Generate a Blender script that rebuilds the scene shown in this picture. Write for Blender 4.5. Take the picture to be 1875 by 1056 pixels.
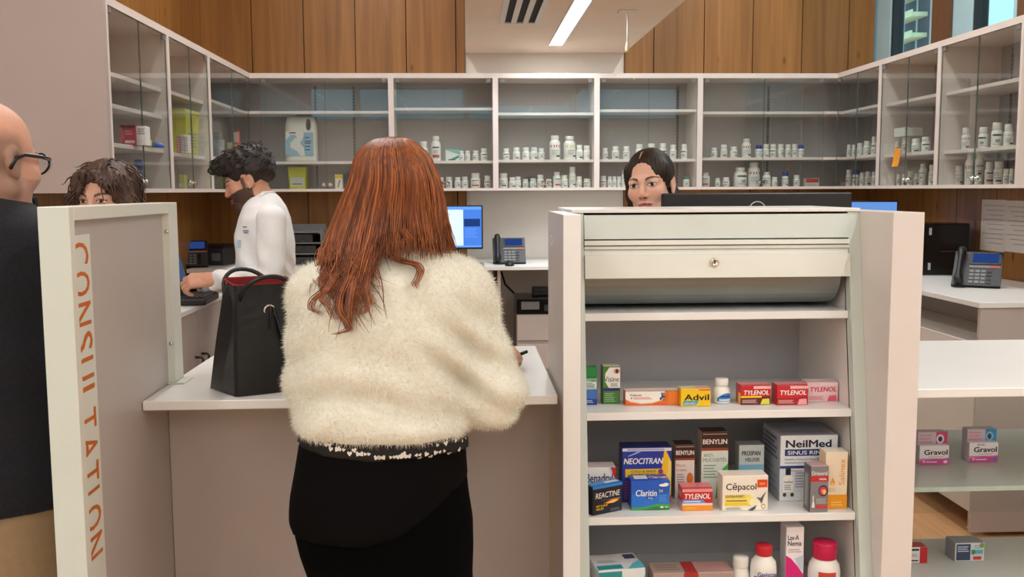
import bpy, bmesh, math, random
import numpy as np
from mathutils import Vector, Matrix

for o in list(bpy.data.objects):
    bpy.data.objects.remove(o)
S = bpy.context.scene
COL = S.collection
random.seed(7)
RNG = np.random.default_rng(11)

# ------------------------------------------------------------------ camera, world, exposure
FPX, CAM_H = 1760.0, 1.5
TH, PS, RO = math.radians(5.84), math.radians(2.66), math.radians(-0.30)
FWD = np.array([math.sin(PS) * math.cos(TH), math.cos(PS) * math.cos(TH), -math.sin(TH)])
_r0 = np.array([math.cos(PS), -math.sin(PS), 0.0])
_u0 = np.cross(_r0, FWD)
RGT = _r0 * math.cos(RO) + _u0 * math.sin(RO)
UPV = -_r0 * math.sin(RO) + _u0 * math.cos(RO)
cam_data = bpy.data.cameras.new('camera')
cam = bpy.data.objects.new('camera', cam_data)
COL.objects.link(cam)
cam_data.sensor_width = 36.0
cam_data.lens = FPX * 36.0 / 1875.0
cam_data.clip_start = 0.05
cam.matrix_world = Matrix(((RGT[0], UPV[0], -FWD[0], 0.0), (RGT[1], UPV[1], -FWD[1], 0.0),
                           (RGT[2], UPV[2], -FWD[2], CAM_H), (0, 0, 0, 1)))
S.camera = cam

world = bpy.data.worlds.new('sky')
S.world = world
world.use_nodes = True
_bg = world.node_tree.nodes['Background']
_bg.inputs[0].default_value = (0.42, 0.80, 0.93, 1)
_bg.inputs[1].default_value = 1.15
S.view_settings.view_transform = 'Standard'
S.view_settings.look = 'None'
S.view_settings.gamma = 1.0
S.view_settings.use_curve_mapping = False
S.view_settings.exposure = 0.46
STRIP_POWER = 34.0

CPOS = np.array([0.0, 0.0, CAM_H])
def _ray(x, y): return FWD + RGT * (x - 937.5) / FPX - UPV * (y - 528.0) / FPX
def pY(x, y, Y):
    d = _ray(x, y); return CPOS + d * (Y / d[1])
def pX(x, y, X):
    d = _ray(x, y); return CPOS + d * (X / d[0])
def pZ(x, y, Z):
    d = _ray(x, y); return CPOS + d * ((Z - CAM_H) / d[2])

# ------------------------------------------------------------------ materials
def lin(c):
    c = np.array(c, float) / 255.0
    return tuple(np.where(c <= 0.04045, c / 12.92, ((c + 0.055) / 1.055) ** 2.4))
_M = {}
def new_mat(name):
    m = bpy.data.materials.new(name); m.use_nodes = True
    nt = m.node_tree
    return m, nt, nt.nodes['Principled BSDF']
def mat(name, rgb, rough=0.5, var=0.04, scale=20.0, metal=0.0, bump=0.0, spec=0.5, sheen=0.0, coat=0.0, stretch=None):
    """plain surface with a little procedural mottling"""
    if name in _M: return _M[name]
    m, nt, b = new_mat(name)
    c = lin(rgb)
    tc = nt.nodes.new('ShaderNodeTexCoord')
    nz = nt.nodes.new('ShaderNodeTexNoise'); nz.inputs['Scale'].default_value = scale
    nz.inputs['Detail'].default_value = 4
    if stretch:
        mp = nt.nodes.new('ShaderNodeMapping'); mp.inputs['Scale'].default_value = stretch
        nt.links.new(tc.outputs['Object'], mp.inputs[0]); nt.links.new(mp.outputs[0], nz.inputs[0])
    else:
        nt.links.new(tc.outputs['Object'], nz.inputs[0])
    rp = nt.nodes.new('ShaderNodeValToRGB')
    rp.color_ramp.elements[0].position = 0.3; rp.color_ramp.elements[1].position = 0.7
    rp.color_ramp.elements[0].color = tuple(max(0, x * (1 - var)) for x in c) + (1,)
    rp.color_ramp.elements[1].color = tuple(min(1, x * (1 + var)) for x in c) + (1,)
    nt.links.new(nz.outputs[0], rp.inputs[0])
    nt.links.new(rp.outputs[0], b.inputs['Base Color'])
    b.inputs['Roughness'].default_value = rough
    b.inputs['Metallic'].default_value = metal
    b.inputs['Specular IOR Level'].default_value = spec
    if sheen:
        b.inputs['Sheen Weight'].default_value = sheen
        b.inputs['Sheen Roughness'].default_value = 0.5
    if coat: b.inputs['Coat Weight'].default_value = coat
    if bump:
        bp = nt.nodes.new('ShaderNodeBump'); bp.inputs['Strength'].default_value = bump
        bp.inputs['Distance'].default_value = 0.004
        nt.links.new(nz.outputs[0], bp.inputs['Height']); nt.links.new(bp.outputs[0], b.inputs['Normal'])
    _M[name] = m
    return m
def ink(rgb, rough=0.4):
    return mat('ink_%d_%d_%d' % tuple(rgb), rgb, rough, 0.02, 40)
def emit(name, rgb, power):
    if name in _M: return _M[name]
    m = bpy.data.materials.new(name); m.use_nodes = True
    nt = m.node_tree; nt.nodes.remove(nt.nodes['Principled BSDF'])
    e = nt.nodes.new('ShaderNodeEmission')
    e.inputs[0].default_value = lin(rgb) + (1,); e.inputs[1].default_value = power
    nt.links.new(e.outputs[0], nt.nodes['Material Output'].inputs[0])
    _M[name] = m
    return m
def glass(name, tint=(0.95, 0.97, 0.965), ior=1.78):
    if name in _M: return _M[name]
    m = bpy.data.materials.new(name); m.use_nodes = True
    nt = m.node_tree; nt.nodes.remove(nt.nodes['Principled BSDF'])
    t = nt.nodes.new('ShaderNodeBsdfTransparent'); t.inputs[0].default_value = tint + (1,)
    g = nt.nodes.new('ShaderNodeBsdfGlossy'); g.inputs['Roughness'].default_value = 0.0
    nzz = nt.nodes.new('ShaderNodeTexNoise'); nzz.inputs['Scale'].default_value = 1.5
    bp = nt.nodes.new('ShaderNodeBump'); bp.inputs['Strength'].default_value = 0.02; bp.inputs['Distance'].default_value = 0.01
    nt.links.new(nzz.outputs[0], bp.inputs['Height']); nt.links.new(bp.outputs[0], g.inputs['Normal'])
    f = nt.nodes.new('ShaderNodeFresnel'); f.inputs[0].default_value = ior
    mx = nt.nodes.new('ShaderNodeMixShader')
    ge = nt.nodes.new('ShaderNodeNewGeometry')
    inv = nt.nodes.new('ShaderNodeMath'); inv.operation = 'SUBTRACT'; inv.inputs[0].default_value = 1.0
    nt.links.new(ge.outputs['Backfacing'], inv.inputs[1])
    mu = nt.nodes.new('ShaderNodeMath'); mu.operation = 'MULTIPLY'
    nt.links.new(f.outputs[0], mu.inputs[0]); nt.links.new(inv.outputs[0], mu.inputs[1])
    nt.links.new(mu.outputs[0], mx.inputs[0]); nt.links.new(t.outputs[0], mx.inputs[1]); nt.links.new(g.outputs[0], mx.inputs[2])
    nt.links.new(mx.outputs[0], nt.nodes['Material Output'].inputs[0])
    _M[name] = m
    return m
def wood_mat(name, dark, mid, light, axis, rough=0.45, freq=22.0, zf=0.9, vert=True):
    """grain running along Z (walls) or along axis (floor)"""
    m, nt, b = new_mat(name)
    L = nt.links
    geo = nt.nodes.new('ShaderNodeNewGeometry')
    mp = nt.nodes.new('ShaderNodeMapping')
    sc = {'x': (freq, 1.0, zf), 'y': (1.0, freq, zf), 'floor': (freq, 1.2, 1.0)}[axis]
    mp.inputs['Scale'].default_value = sc
    L.new(geo.outputs['Position'], mp.inputs[0])
    n1 = nt.nodes.new('ShaderNodeTexNoise'); n1.inputs['Scale'].default_value = 1.0
    n1.inputs['Detail'].default_value = 6; n1.inputs['Distortion'].default_value = 0.6
    L.new(mp.outputs[0], n1.inputs[0])
    rp = nt.nodes.new('ShaderNodeValToRGB')
    e = rp.color_ramp.elements
    e[0].position = 0.2; e[0].color = lin(dark) + (1,)
    e[1].position = 0.82; e[1].color = lin(light) + (1,)
    k = e.new(0.5); k.color = lin(mid) + (1,)
    L.new(n1.outputs[0], rp.inputs[0])
    # knots
    mp2 = nt.nodes.new('ShaderNodeMapping')
    mp2.inputs['Scale'].default_value = {'x': (7.0, 1, 3.0), 'y': (1, 7.0, 3.0), 'floor': (5, 2, 1)}[axis]
    L.new(geo.outputs['Position'], mp2.inputs[0])
    vo = nt.nodes.new('ShaderNodeTexVoronoi'); vo.inputs['Scale'].default_value = 1.0
    L.new(mp2.outputs[0], vo.inputs[0])
    kr = nt.nodes.new('ShaderNodeValToRGB')
    kr.color_ramp.elements[0].position = 0.03; kr.color_ramp.elements[0].color = (0.35, 0.28, 0.22, 1)
    kr.color_ramp.elements[1].position = 0.12; kr.color_ramp.elements[1].color = (1, 1, 1, 1)
    L.new(vo.outputs['Distance'], kr.inputs[0])
    # broad tone changes
    n2 = nt.nodes.new('ShaderNodeTexNoise'); n2.inputs['Scale'].default_value = 1.0
    mp3 = nt.nodes.new('ShaderNodeMapping')
    mp3.inputs['Scale'].default_value = {'x': (3.2, 1, 0.25), 'y': (1, 3.2, 0.25), 'floor': (4, .4, 1)}[axis]
    L.new(geo.outputs['Position'], mp3.inputs[0]); L.new(mp3.outputs[0], n2.inputs[0])
    r2 = nt.nodes.new('ShaderNodeValToRGB')
    r2.color_ramp.elements[0].position = 0.3; r2.color_ramp.elements[0].color = (0.78, 0.76, 0.72, 1)
    r2.color_ramp.elements[1].position = 0.7; r2.color_ramp.elements[1].color = (1.12, 1.1, 1.08, 1)
    L.new(n2.outputs[0], r2.inputs[0])
    m1 = nt.nodes.new('ShaderNodeMixRGB'); m1.blend_type = 'MULTIPLY'; m1.inputs[0].default_value = 1
    m2 = nt.nodes.new('ShaderNodeMixRGB'); m2.blend_type = 'MULTIPLY'; m2.inputs[0].default_value = 1
    L.new(rp.outputs[0], m1.inputs[1]); L.new(kr.outputs[0], m1.inputs[2])
    L.new(m1.outputs[0], m2.inputs[1]); L.new(r2.outputs[0], m2.inputs[2])
    L.new(m2.outputs[0], b.inputs['Base Color'])
    b.inputs['Roughness'].default_value = rough
    bp = nt.nodes.new('ShaderNodeBump'); bp.inputs['Strength'].default_value = 0.12; bp.inputs['Distance'].default_value = 0.002
    L.new(n1.outputs[0], bp.inputs['Height']); L.new(bp.outputs[0], b.inputs['Normal'])
    return m
def vcol_mat(name, rough=0.5, sss=0.0, spec=0.4):
    """colour of the thing itself kept per vertex (skin, lips, brows)"""
    if name in _M: return _M[name]
    m, nt, b = new_mat(name)
    a = nt.nodes.new('ShaderNodeAttribute'); a.attribute_name = 'tone'
    nz = nt.nodes.new('ShaderNodeTexNoise'); nz.inputs['Scale'].default_value = 60
    tc = nt.nodes.new('ShaderNodeTexCoord'); nt.links.new(tc.outputs['Object'], nz.inputs[0])
    rp = nt.nodes.new('ShaderNodeValToRGB')
    rp.color_ramp.elements[0].color = (0.93, 0.92, 0.92, 1); rp.color_ramp.elements[1].color = (1.05, 1.05, 1.05, 1)
    nt.links.new(nz.outputs[0], rp.inputs[0])
    mx = nt.nodes.new('ShaderNodeMixRGB'); mx.blend_type = 'MULTIPLY'; mx.inputs[0].default_value = 1
    nt.links.new(a.outputs['Color'], mx.inputs[1]); nt.links.new(rp.outputs[0], mx.inputs[2])
    nt.links.new(mx.outputs[0], b.inputs['Base Color'])
    b.inputs['Roughness'].default_value = rough
    b.inputs['Specular IOR Level'].default_value = spec
    if sss:
        b.inputs['Subsurface Weight'].default_value = sss
        b.inputs['Subsurface Radius'].default_value = (0.01, 0.004, 0.002)
    _M[name] = m
    return m

# ------------------------------------------------------------------ mesh builder
_TXT = {}
def text_mesh(s, bold=0.0, shear=0.0):
    key = (s, bold, shear)
    if key in _TXT: return _TXT[key]
    cu = bpy.data.curves.new('lettering', 'FONT')
    cu.body = s; cu.size = 1.0; cu.offset = bold; cu.shear = shear; cu.resolution_u = 3
    ob = bpy.data.objects.new('lettering', cu)
    COL.objects.link(ob)
    dg = bpy.context.evaluated_depsgraph_get()
    me = bpy.data.meshes.new_from_object(ob.evaluated_get(dg))
    v = np.array([tuple(x.co) for x in me.vertices]) if len(me.vertices) else np.zeros((0, 3))
    f = [tuple(p.vertices) for p in me.polygons]
    bpy.data.objects.remove(ob); bpy.data.curves.remove(cu); bpy.data.meshes.remove(me)
    _TXT[key] = (v, f)
    return _TXT[key]

class MB:
    def __init__(self):
        self.v, self.f, self.m, self.s = [], [], [], []
    def add(self, verts, faces, m=0, smooth=False):
        b = len(self.v)
        self.v.extend([tuple(map(float, p)) for p in verts])
        for f in faces:
            self.f.append(tuple(b + i for i in f)); self.m.append(m); self.s.append(smooth)
        return self
    def box(self, lo, hi, m=0, b=0.0, faces=None):
        """box, chamfered by b; faces = optional per-face material {'-x':..}"""
        x0, y0, z0 = lo; x1, y1, z1 = hi
        if x0 > x1: x0, x1 = x1, x0
        if y0 > y1: y0, y1 = y1, y0
        if z0 > z1: z0, z1 = z1, z0
        b = min(b, 0.49 * min(x1 - x0, y1 - y0, z1 - z0))
        faces = faces or {}
        g = lambda k: faces.get(k, m)
        if b <= 0:
            V = [(x0, y0, z0), (x1, y0, z0), (x1, y1, z0), (x0, y1, z0), (x0, y0, z1), (x1, y0, z1), (x1, y1, z1), (x0, y1, z1)]
            for k, f in (('-z', (3, 2, 1, 0)), ('+z', (4, 5, 6, 7)), ('-y', (0, 1, 5, 4)), ('+x', (1, 2, 6, 5)), ('+y', (2, 3, 7, 6)), ('-x', (3, 0, 4, 7))):
                self.add([V[i] for i in f], [(0, 1, 2, 3)], g(k))
            return self
        bm = bmesh.new()
        bmesh.ops.create_cube(bm, size=1.0)
        for v in bm.verts:
            v.co = ((x0 + x1) / 2 + v.co.x * (x1 - x0), (y0 + y1) / 2 + v.co.y * (y1 - y0), (z0 + z1) / 2 + v.co.z * (z1 - z0))
        bmesh.ops.bevel(bm, geom=list(bm.edges), offset=b, segments=2 if b > 0.004 else 1, affect='EDGES', profile=0.6)
        bm.normal_update()
        base = len(self.v)
        bm.verts.index_update()
        self.v.extend([tuple(v.co) for v in bm.verts])
        for f in bm.faces:
            n = f.normal
            k = max((('+x', n.x), ('-x', -n.x), ('+y', n.y), ('-y', -n.y), ('+z', n.z), ('-z', -n.z)), key=lambda t: t[1])[0]
            self.f.append(tuple(base + v.index for v in f.verts)); self.m.append(g(k)); self.s.append(False)
        bm.free()
        return self
    def hexa(self, bot, top, m=0):
        """eight corners: bottom ring of 4 (counter-clockwise from above), top ring of 4"""
        V = list(bot) + list(top)
        return self.add(V, [(3, 2, 1, 0), (4, 5, 6, 7), (0, 1, 5, 4), (1, 2, 6, 5), (2, 3, 7, 6), (3, 0, 4, 7)], m)
    def prism(self, pts, a, bvec, m=0, smooth=False):
        """polygon pts (3D) swept by vector"""
        n = len(pts); a = np.array(a, float); bv = np.array(bvec, float)
        P = [np.array(p, float) + a for p in pts]
        V = P + [p + bv for p in P]
        self.add(V, [tuple(range(n))[::-1], tuple(range(n, 2 * n))], m)
        self.add(V, [(i, (i + 1) % n, n + (i + 1) % n, n + i) for i in range(n)], m, smooth)
        return self
    def lathe(self, prof, c=(0, 0, 0), n=20, m=0, axis='z', smooth=True, mats=None):
        V, F = [], []
        for r, h in prof:
            for i in range(n):
                a = 2 * math.pi * i / n
                p = (r * math.cos(a), r * math.sin(a), h)
                if axis == 'y': p = (p[0], -p[2], p[1])
                if axis == 'x': p = (p[2], p[0], p[1])
                V.append((p[0] + c[0], p[1] + c[1], p[2] + c[2]))
        for j in range(len(prof) - 1):
            mm = mats[j] if mats else m
            self.add([], [], m)
            for i in range(n):
                F.append(((j * n + i, j * n + (i + 1) % n, (j + 1) * n + (i + 1) % n, (j + 1) * n + i), mm))
        b = len(self.v); self.v.extend(V)
        for f, mm in F:
            self.f.append(tuple(b + i for i in f)); self.m.append(mm); self.s.append(smooth)
        if prof[0][0] > 1e-5: self.f.append(tuple(b + i for i in range(n))[::-1]); self.m.append(m); self.s.append(False)
        if prof[-1][0] > 1e-5: self.f.append(tuple(b + (len(prof) - 1) * n + i for i in range(n))); self.m.append(mats[-1] if mats else m); self.s.append(False)
        return self
    def tube(self, pts, r, n=8, m=0, flat=None, caps=True, smooth=True):
        P = np.array(pts, float); k = len(P)
        R = np.full(k, r, float) if np.isscalar(r) else np.array(r, float)
        T = np.gradient(P, axis=0); T /= (np.linalg.norm(T, axis=1, keepdims=True) + 1e-9)
        ref = np.array([0, 0, 1.0]) if abs(T[0][2]) < 0.9 else np.array([1.0, 0, 0])
        V = []
        u = np.cross(T[0], ref); u /= np.linalg.norm(u) + 1e-9
        for i in range(k):
            u = u - T[i] * (u @ T[i]); u /= np.linalg.norm(u) + 1e-9
            w = np.cross(T[i], u)
            for j in range(n):
                a = 2 * math.pi * j / n
                V.append(P[i] + R[i] * (math.cos(a) * u + (flat or 1.0) * math.sin(a) * w))
        F = [(i * n + j, i * n + (j + 1) % n, (i + 1) * n + (j + 1) % n, (i + 1) * n + j) for i in range(k - 1) for j in range(n)]
        if caps: F += [tuple(range(n))[::-1], tuple(range((k - 1) * n, k * n))]
        return self.add(V, F, m, smooth)
    def text(self, s, o, ux, uy, h, m=0, align='l', bold=0.0, shear=0.0, fit=None, off=0.0):
        """lettering: baseline origin o, directions ux, uy (unit), cap height h, fitted to width fit"""
        v, f = text_mesh(s, 0.0, shear)
        if not len(v): return self
        o, ux, uy = np.array(o, float), np.array(ux, float), np.array(uy, float)
        x0, x1 = v[:, 0].min(), v[:, 0].max()
        sy = h / 0.73
        sx = fit / (x1 - x0) if fit else sy
        sh = {'l': x0, 'c': (x0 + x1) / 2, 'r': x1}[align]
        nrm = np.cross(ux, uy)
        V = o + np.outer((v[:, 0] - sh) * sx, ux) + np.outer(v[:, 1] * sy, uy) + nrm * off
        w = bold * min(sx, sy)
        for i, (a, b) in enumerate(((0, 0), (w, 0), (-w, 0), (0, w * .6), (0, -w * .6)) if bold > 0 else ((0, 0),)):      # heavier strokes
            self.add(V + ux * a + uy * b + nrm * .000018 * i, f, m)
        return self
    def poly(self, pts, m=0):
        return self.add(pts, [tuple(range(len(pts)))], m)
    def raw(self, V, F, m=0, smooth=True):
        return self.add(V, F, m, smooth)
    def build(self, name, mats, parent=None, loc=None, rot=None, tone=None):
        me = bpy.data.meshes.new(name)
        me.from_pydata(self.v, [], self.f)
        for m in (mats if isinstance(mats, (list, tuple)) else [mats]): me.materials.append(m)
        me.polygons.foreach_set('material_index', self.m)
        me.polygons.foreach_set('use_smooth', self.s)
        if tone is not None:
            at = me.color_attributes.new('tone', 'FLOAT_COLOR', 'POINT')
            t = np.ones((len(self.v), 4), np.float32); t[:, :3] = tone
            at.data.foreach_set('color', t.ravel())
        me.update()
        ob = bpy.data.objects.new(name, me)
        COL.objects.link(ob)
        if parent: ob.parent = parent
        if loc is not None: ob.location = tuple(map(float, loc))
        if rot is not None: ob.rotation_euler = rot
        return ob

def tag(o, label=None, cat=None, group=None, kind=None):
    for k, v in (('label', label), ('category', cat), ('group', group), ('kind', kind)):
        if v: o[k] = v
    return o
def thing(name, label, cat, loc=(0, 0, 0), rz=0.0, group=None):
    o = bpy.data.objects.new(name, None)
    o.empty_display_size = 0.05
    COL.objects.link(o)
    o.location = tuple(map(float, loc)); o.rotation_euler = (0, 0, rz)
    return tag(o, label, cat, group)
def struct(o): return tag(o, kind='structure')
KIDS = {}
def copy_tree(o):
    c = o.copy(); COL.objects.link(c)
    for ch in list(o.children):
        k = copy_tree(ch); k.parent = c
    return c

# ------------------------------------------------------------------ implicit surfaces (for bodies, clothes, hair)
def _smin(a, b, k):
    if k <= 0: return np.minimum(a, b)
    h = np.clip(0.5 + 0.5 * (b - a) / k, 0, 1)
    return b * (1 - h) + a * h - k * h * (1 - h)
class Grid:
    def __init__(self, xs, ys, zs):
        self.ax = [np.asarray(a, np.float32) for a in (xs, ys, zs)]
        self.D = np.full(tuple(len(a) for a in self.ax), 0.5, np.float32)
    def _sl(self, lo, hi):
        s = []
        for a, l, h in zip(self.ax, lo, hi):
            i, j = np.searchsorted(a, l), np.searchsorted(a, h)
            s.append(slice(max(0, i - 2), min(len(a), j + 2)))
        return tuple(s)
    def op(self, fn, lo, hi, k=0.0, mode='add', pad=None):
        pad = pad if pad is not None else 0.03 + k
        sl = self._sl(np.array(lo) - pad, np.array(hi) + pad)
        if any(s.start >= s.stop for s in sl): return self
        X, Y, Z = np.meshgrid(*[a[s] for a, s in zip(self.ax, sl)], indexing='ij')
        d = fn(X, Y, Z).astype(np.float32)
        if mode == 'add': self.D[sl] = _smin(self.D[sl], d, k)
        elif mode == 'sub': self.D[sl] = -_smin(-self.D[sl], d, k)
        elif mode == 'and': self.D[sl] = -_smin(-self.D[sl], -d, k)
        return self
    def cone(self, a, b, r1, r2, k=0.02, mode='add', sq=None):
        a, b = np.array(a, float), np.array(b, float)
        ab = b - a; L2 = float(ab @ ab) + 1e-12
        def fn(X, Y, Z):
            t = np.clip(((X - a[0]) * ab[0] + (Y - a[1]) * ab[1] + (Z - a[2]) * ab[2]) / L2, 0, 1)
            return np.sqrt((X - a[0] - t * ab[0]) ** 2 + (Y - a[1] - t * ab[1]) ** 2 + (Z - a[2] - t * ab[2]) ** 2) - (r1 + (r2 - r1) * t)
        r = max(r1, r2)
        return self.op(fn, np.minimum(a, b) - r, np.maximum(a, b) + r, k, mode)
    def ell(self, c, rad, k=0.02, mode='add', R=None):
        c = np.array(c, float); rad = np.array(rad, float)
        Rm = np.eye(3) if R is None else np.array(R, float)
        def fn(X, Y, Z):
            px, py, pz = X - c[0], Y - c[1], Z - c[2]
            q = [Rm[0][i] * px + Rm[1][i] * py + Rm[2][i] * pz for i in range(3)]
            k0 = np.sqrt(sum((q[i] / rad[i]) ** 2 for i in range(3)))
            k1 = np.sqrt(sum((q[i] / rad[i] ** 2) ** 2 for i in range(3))) + 1e-9
            return k0 * (k0 - 1.0) / k1
        e = np.abs(Rm) @ rad
        return self.op(fn, c - e, c + e, k, mode)
    def profile(self, rows, k=0.02, mode='add', p=2.0):
        """stack of elliptic sections rows = (z, cx, cy, rx, ry)"""
        A = np.array(sorted(rows), float)
        def fn(X, Y, Z):
            zz = Z.ravel()
            cx, cy, rx, ry = [np.interp(zz, A[:, 0], A[:, i]).reshape(Z.shape) for i in (1, 2, 3, 4)]
            q = (np.abs((X - cx) / rx) ** p + np.abs((Y - cy) / ry) ** p) ** (1 / p)
            d = (q - 1) * np.minimum(rx, ry)
            return np.maximum(d, np.maximum(A[0, 0] - Z, Z - A[-1, 0]))
        lo = (min(A[:, 1] - A[:, 3]), min(A[:, 2] - A[:, 4]), A[0, 0]); hi = (max(A[:, 1] + A[:, 3]), max(A[:, 2] + A[:, 4]), A[-1, 0])
        return self.op(fn, lo, hi, k, mode)
    def warp(self, fn):
        X, Y, Z = np.meshgrid(*self.ax, indexing='ij')
        self.D += fn(X, Y, Z).astype(np.float32)
        return self
    def mesh(self, relax=1):
        D = self.D.copy()
        D[0] = np.maximum(D[0], 1e-3); D[-1] = np.maximum(D[-1], 1e-3)
        D[:, 0] = np.maximum(D[:, 0], 1e-3); D[:, -1] = np.maximum(D[:, -1], 1e-3)
        D[:, :, 0] = np.maximum(D[:, :, 0], 1e-3); D[:, :, -1] = np.maximum(D[:, :, -1], 1e-3)
        ins = D < 0
        nx, ny, nz = D.shape
        c = np.zeros((nx - 1, ny - 1, nz - 1), np.int8)
        for i in (0, 1):
            for j in (0, 1):
                for l in (0, 1):
                    c += ins[i:nx - 1 + i, j:ny - 1 + j, l:nz - 1 + l]
        act = (c > 0) & (c < 8)
        idx = np.full(act.shape, -1, np.int64)
        I = np.argwhere(act); idx[act] = np.arange(len(I))
        acc = np.zeros((len(I), 3)); cnt = np.zeros(len(I))
        cor = [np.array(q) for q in ((0, 0, 0), (1, 0, 0), (0, 1, 0), (1, 1, 0), (0, 0, 1), (1, 0, 1), (0, 1, 1), (1, 1, 1))]
        for a in range(8):
            for b in range(a + 1, 8):
                if np.abs(cor[a] - cor[b]).sum() != 1: continue
                ia, ib = I + cor[a], I + cor[b]
                da, db = D[tuple(ia.T)], D[tuple(ib.T)]
                m = (da < 0) != (db < 0)
                t = da[m] / (da[m] - db[m])
                pa = np.stack([self.ax[q][ia[m, q]] for q in range(3)], 1); pb = np.stack([self.ax[q][ib[m, q]] for q in range(3)], 1)
                acc[m] += pa + (pb - pa) * t[:, None]; cnt[m] += 1
        V = acc / cnt[:, None]
        F = []
        for axn in range(3):
            o1, o2 = [q for q in range(3) if q != axn]
            sl0 = [slice(None)] * 3; sl1 = [slice(None)] * 3
            sl0[axn] = slice(0, -1); sl1[axn] = slice(1, None)
            A0, A1 = ins[tuple(sl0)], ins[tuple(sl1)]
            E = np.argwhere(A0 != A1)
            E = E[(E[:, o1] > 0) & (E[:, o2] > 0) & (E[:, o1] < D.shape[o1] - 1) & (E[:, o2] < D.shape[o2] - 1)]
            if not len(E): continue
            flip = A0[tuple(E.T)]
            q = []
            for d1, d2 in ((0, 0), (1, 0), (1, 1), (0, 1)):
                e = E.copy(); e[:, o1] -= d1; e[:, o2] -= d2
                q.append(idx[tuple(e.T)])
            Q = np.stack(q, 1)
            if axn == 1: flip = ~flip
            Q[flip] = Q[flip][:, ::-1]
            Q = Q[:, ::-1]
            Q = Q[(Q >= 0).all(1)]
            F.append(Q)
        F = np.concatenate(F)
        vol = np.einsum('ij,ij->i', V[F[:, 0]], np.cross(V[F[:, 1]], V[F[:, 2]])) + np.einsum('ij,ij->i', V[F[:, 0]], np.cross(V[F[:, 2]], V[F[:, 3]]))
        if vol.sum() < 0: F = F[:, ::-1]
        for _ in range(relax):
            s = np.zeros_like(V); n = np.zeros(len(V))
            for a, b in ((0, 1), (1, 2), (2, 3), (3, 0)):
                np.add.at(s, F[:, a], V[F[:, b]]); np.add.at(n, F[:, a], 1)
                np.add.at(s, F[:, b], V[F[:, a]]); np.add.at(n, F[:, b], 1)
            V = 0.5 * V + 0.5 * s / np.maximum(n, 1)[:, None]
        return V, F
def rng_axis(lo, hi, step, fine=None):
    """axis with a finer stretch (f0, f1, fstep)"""
    if fine is None: return np.arange(lo, hi + step, step)
    f0, f1, fs = fine
    f0, f1 = max(f0, lo), min(f1, hi)
    a = [np.arange(lo, f0, step), np.arange(f0, f1, fs), np.arange(f1, hi + step, step)]
    return np.unique(np.round(np.concatenate(a), 5))
def normals(V, F):
    n = np.cross(V[F[:, 2]] - V[F[:, 0]], V[F[:, 3]] - V[F[:, 1]])
    N = np.zeros_like(V)
    for i in range(4): np.add.at(N, F[:, i], n)
    return N / (np.linalg.norm(N, axis=1, keepdims=True) + 1e-12)
# ------------------------------------------------------------------ shared materials
TAUPE = mat('taupe_paint', (180, 166, 160), 0.6, 0.02, 6)
PLASTER = mat('white_plaster', (226, 218, 208), 0.8, 0.02, 5)
CEIL = mat('ceiling_paint', (253, 236, 218), 0.85, 0.02, 5)
LAM = mat('white_laminate', (228, 222, 217), 0.35, 0.015, 8)
LAMW = mat('counter_white', (241, 242, 240), 0.3, 0.012, 8)
LAMT = mat('taupe_laminate', (193, 183, 177), 0.38, 0.02, 6)
CABW = mat('cabinet_white', (232, 220, 214), 0.4, 0.02, 8)
CABIN = mat('cabinet_inside', (172, 169, 168), 0.5, 0.02, 6)
ALU = mat('painted_aluminium', (210, 221, 214), 0.35, 0.015, 12, metal=0.0)
ALUW = mat('white_aluminium', (228, 231, 221), 0.35, 0.015, 12)
STEEL = mat('chrome', (225, 222, 215), 0.12, 0.03, 30, metal=1.0)
DARKMETAL = mat('dark_bronze', (92, 80, 72), 0.35, 0.05, 30, metal=0.8)
BLACK = mat('black_plastic', (22, 22, 24), 0.4, 0.06, 40)
BLACKG = mat('black_gloss', (14, 14, 16), 0.18, 0.05, 20)
GREYD = mat('dark_grey_plastic', (52, 53, 56), 0.45, 0.05, 40)
GREYM = mat('grey_plastic', (120, 120, 122), 0.45, 0.04, 40)
WHITEP = mat('white_plastic', (238, 236, 230), 0.35, 0.015, 30)
GLASS = glass('door_glass')
GEDGE = mat('glass_edge', (84, 98, 94), 0.2, 0.05, 20)
WOODX = wood_mat('wood_wall_x', (122, 80, 34), (148, 100, 46), (168, 118, 60), 'x')
WOODY = wood_mat('wood_wall_y', (122, 80, 34), (148, 100, 46), (168, 118, 60), 'y')
FLOORM = wood_mat('wood_floor', (178, 134, 92), (196, 152, 108), (208, 166, 122), 'floor', rough=0.35)
SEAM = mat('dark_seam', (52, 34, 20), 0.8, 0.1, 20)

# ------------------------------------------------------------------ the room
mb = MB(); mb.box((-4.2, -6.2, -0.05), (4.2, 6.9, 0.0)); struct(mb.build('floor', FLOORM))
mb = MB(); mb.box((-4.2, -6.2, 3.6), (4.2, 6.9, 3.7)); struct(mb.build('ceiling', CEIL))
# lowered ceiling over the dispensary, grey drywall strip below it
mb = MB(); mb.box((0.0, 1.9, 2.44), (1.10, 6.75, 3.6)); struct(mb.build('ceiling_soffit', CEIL))

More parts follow.
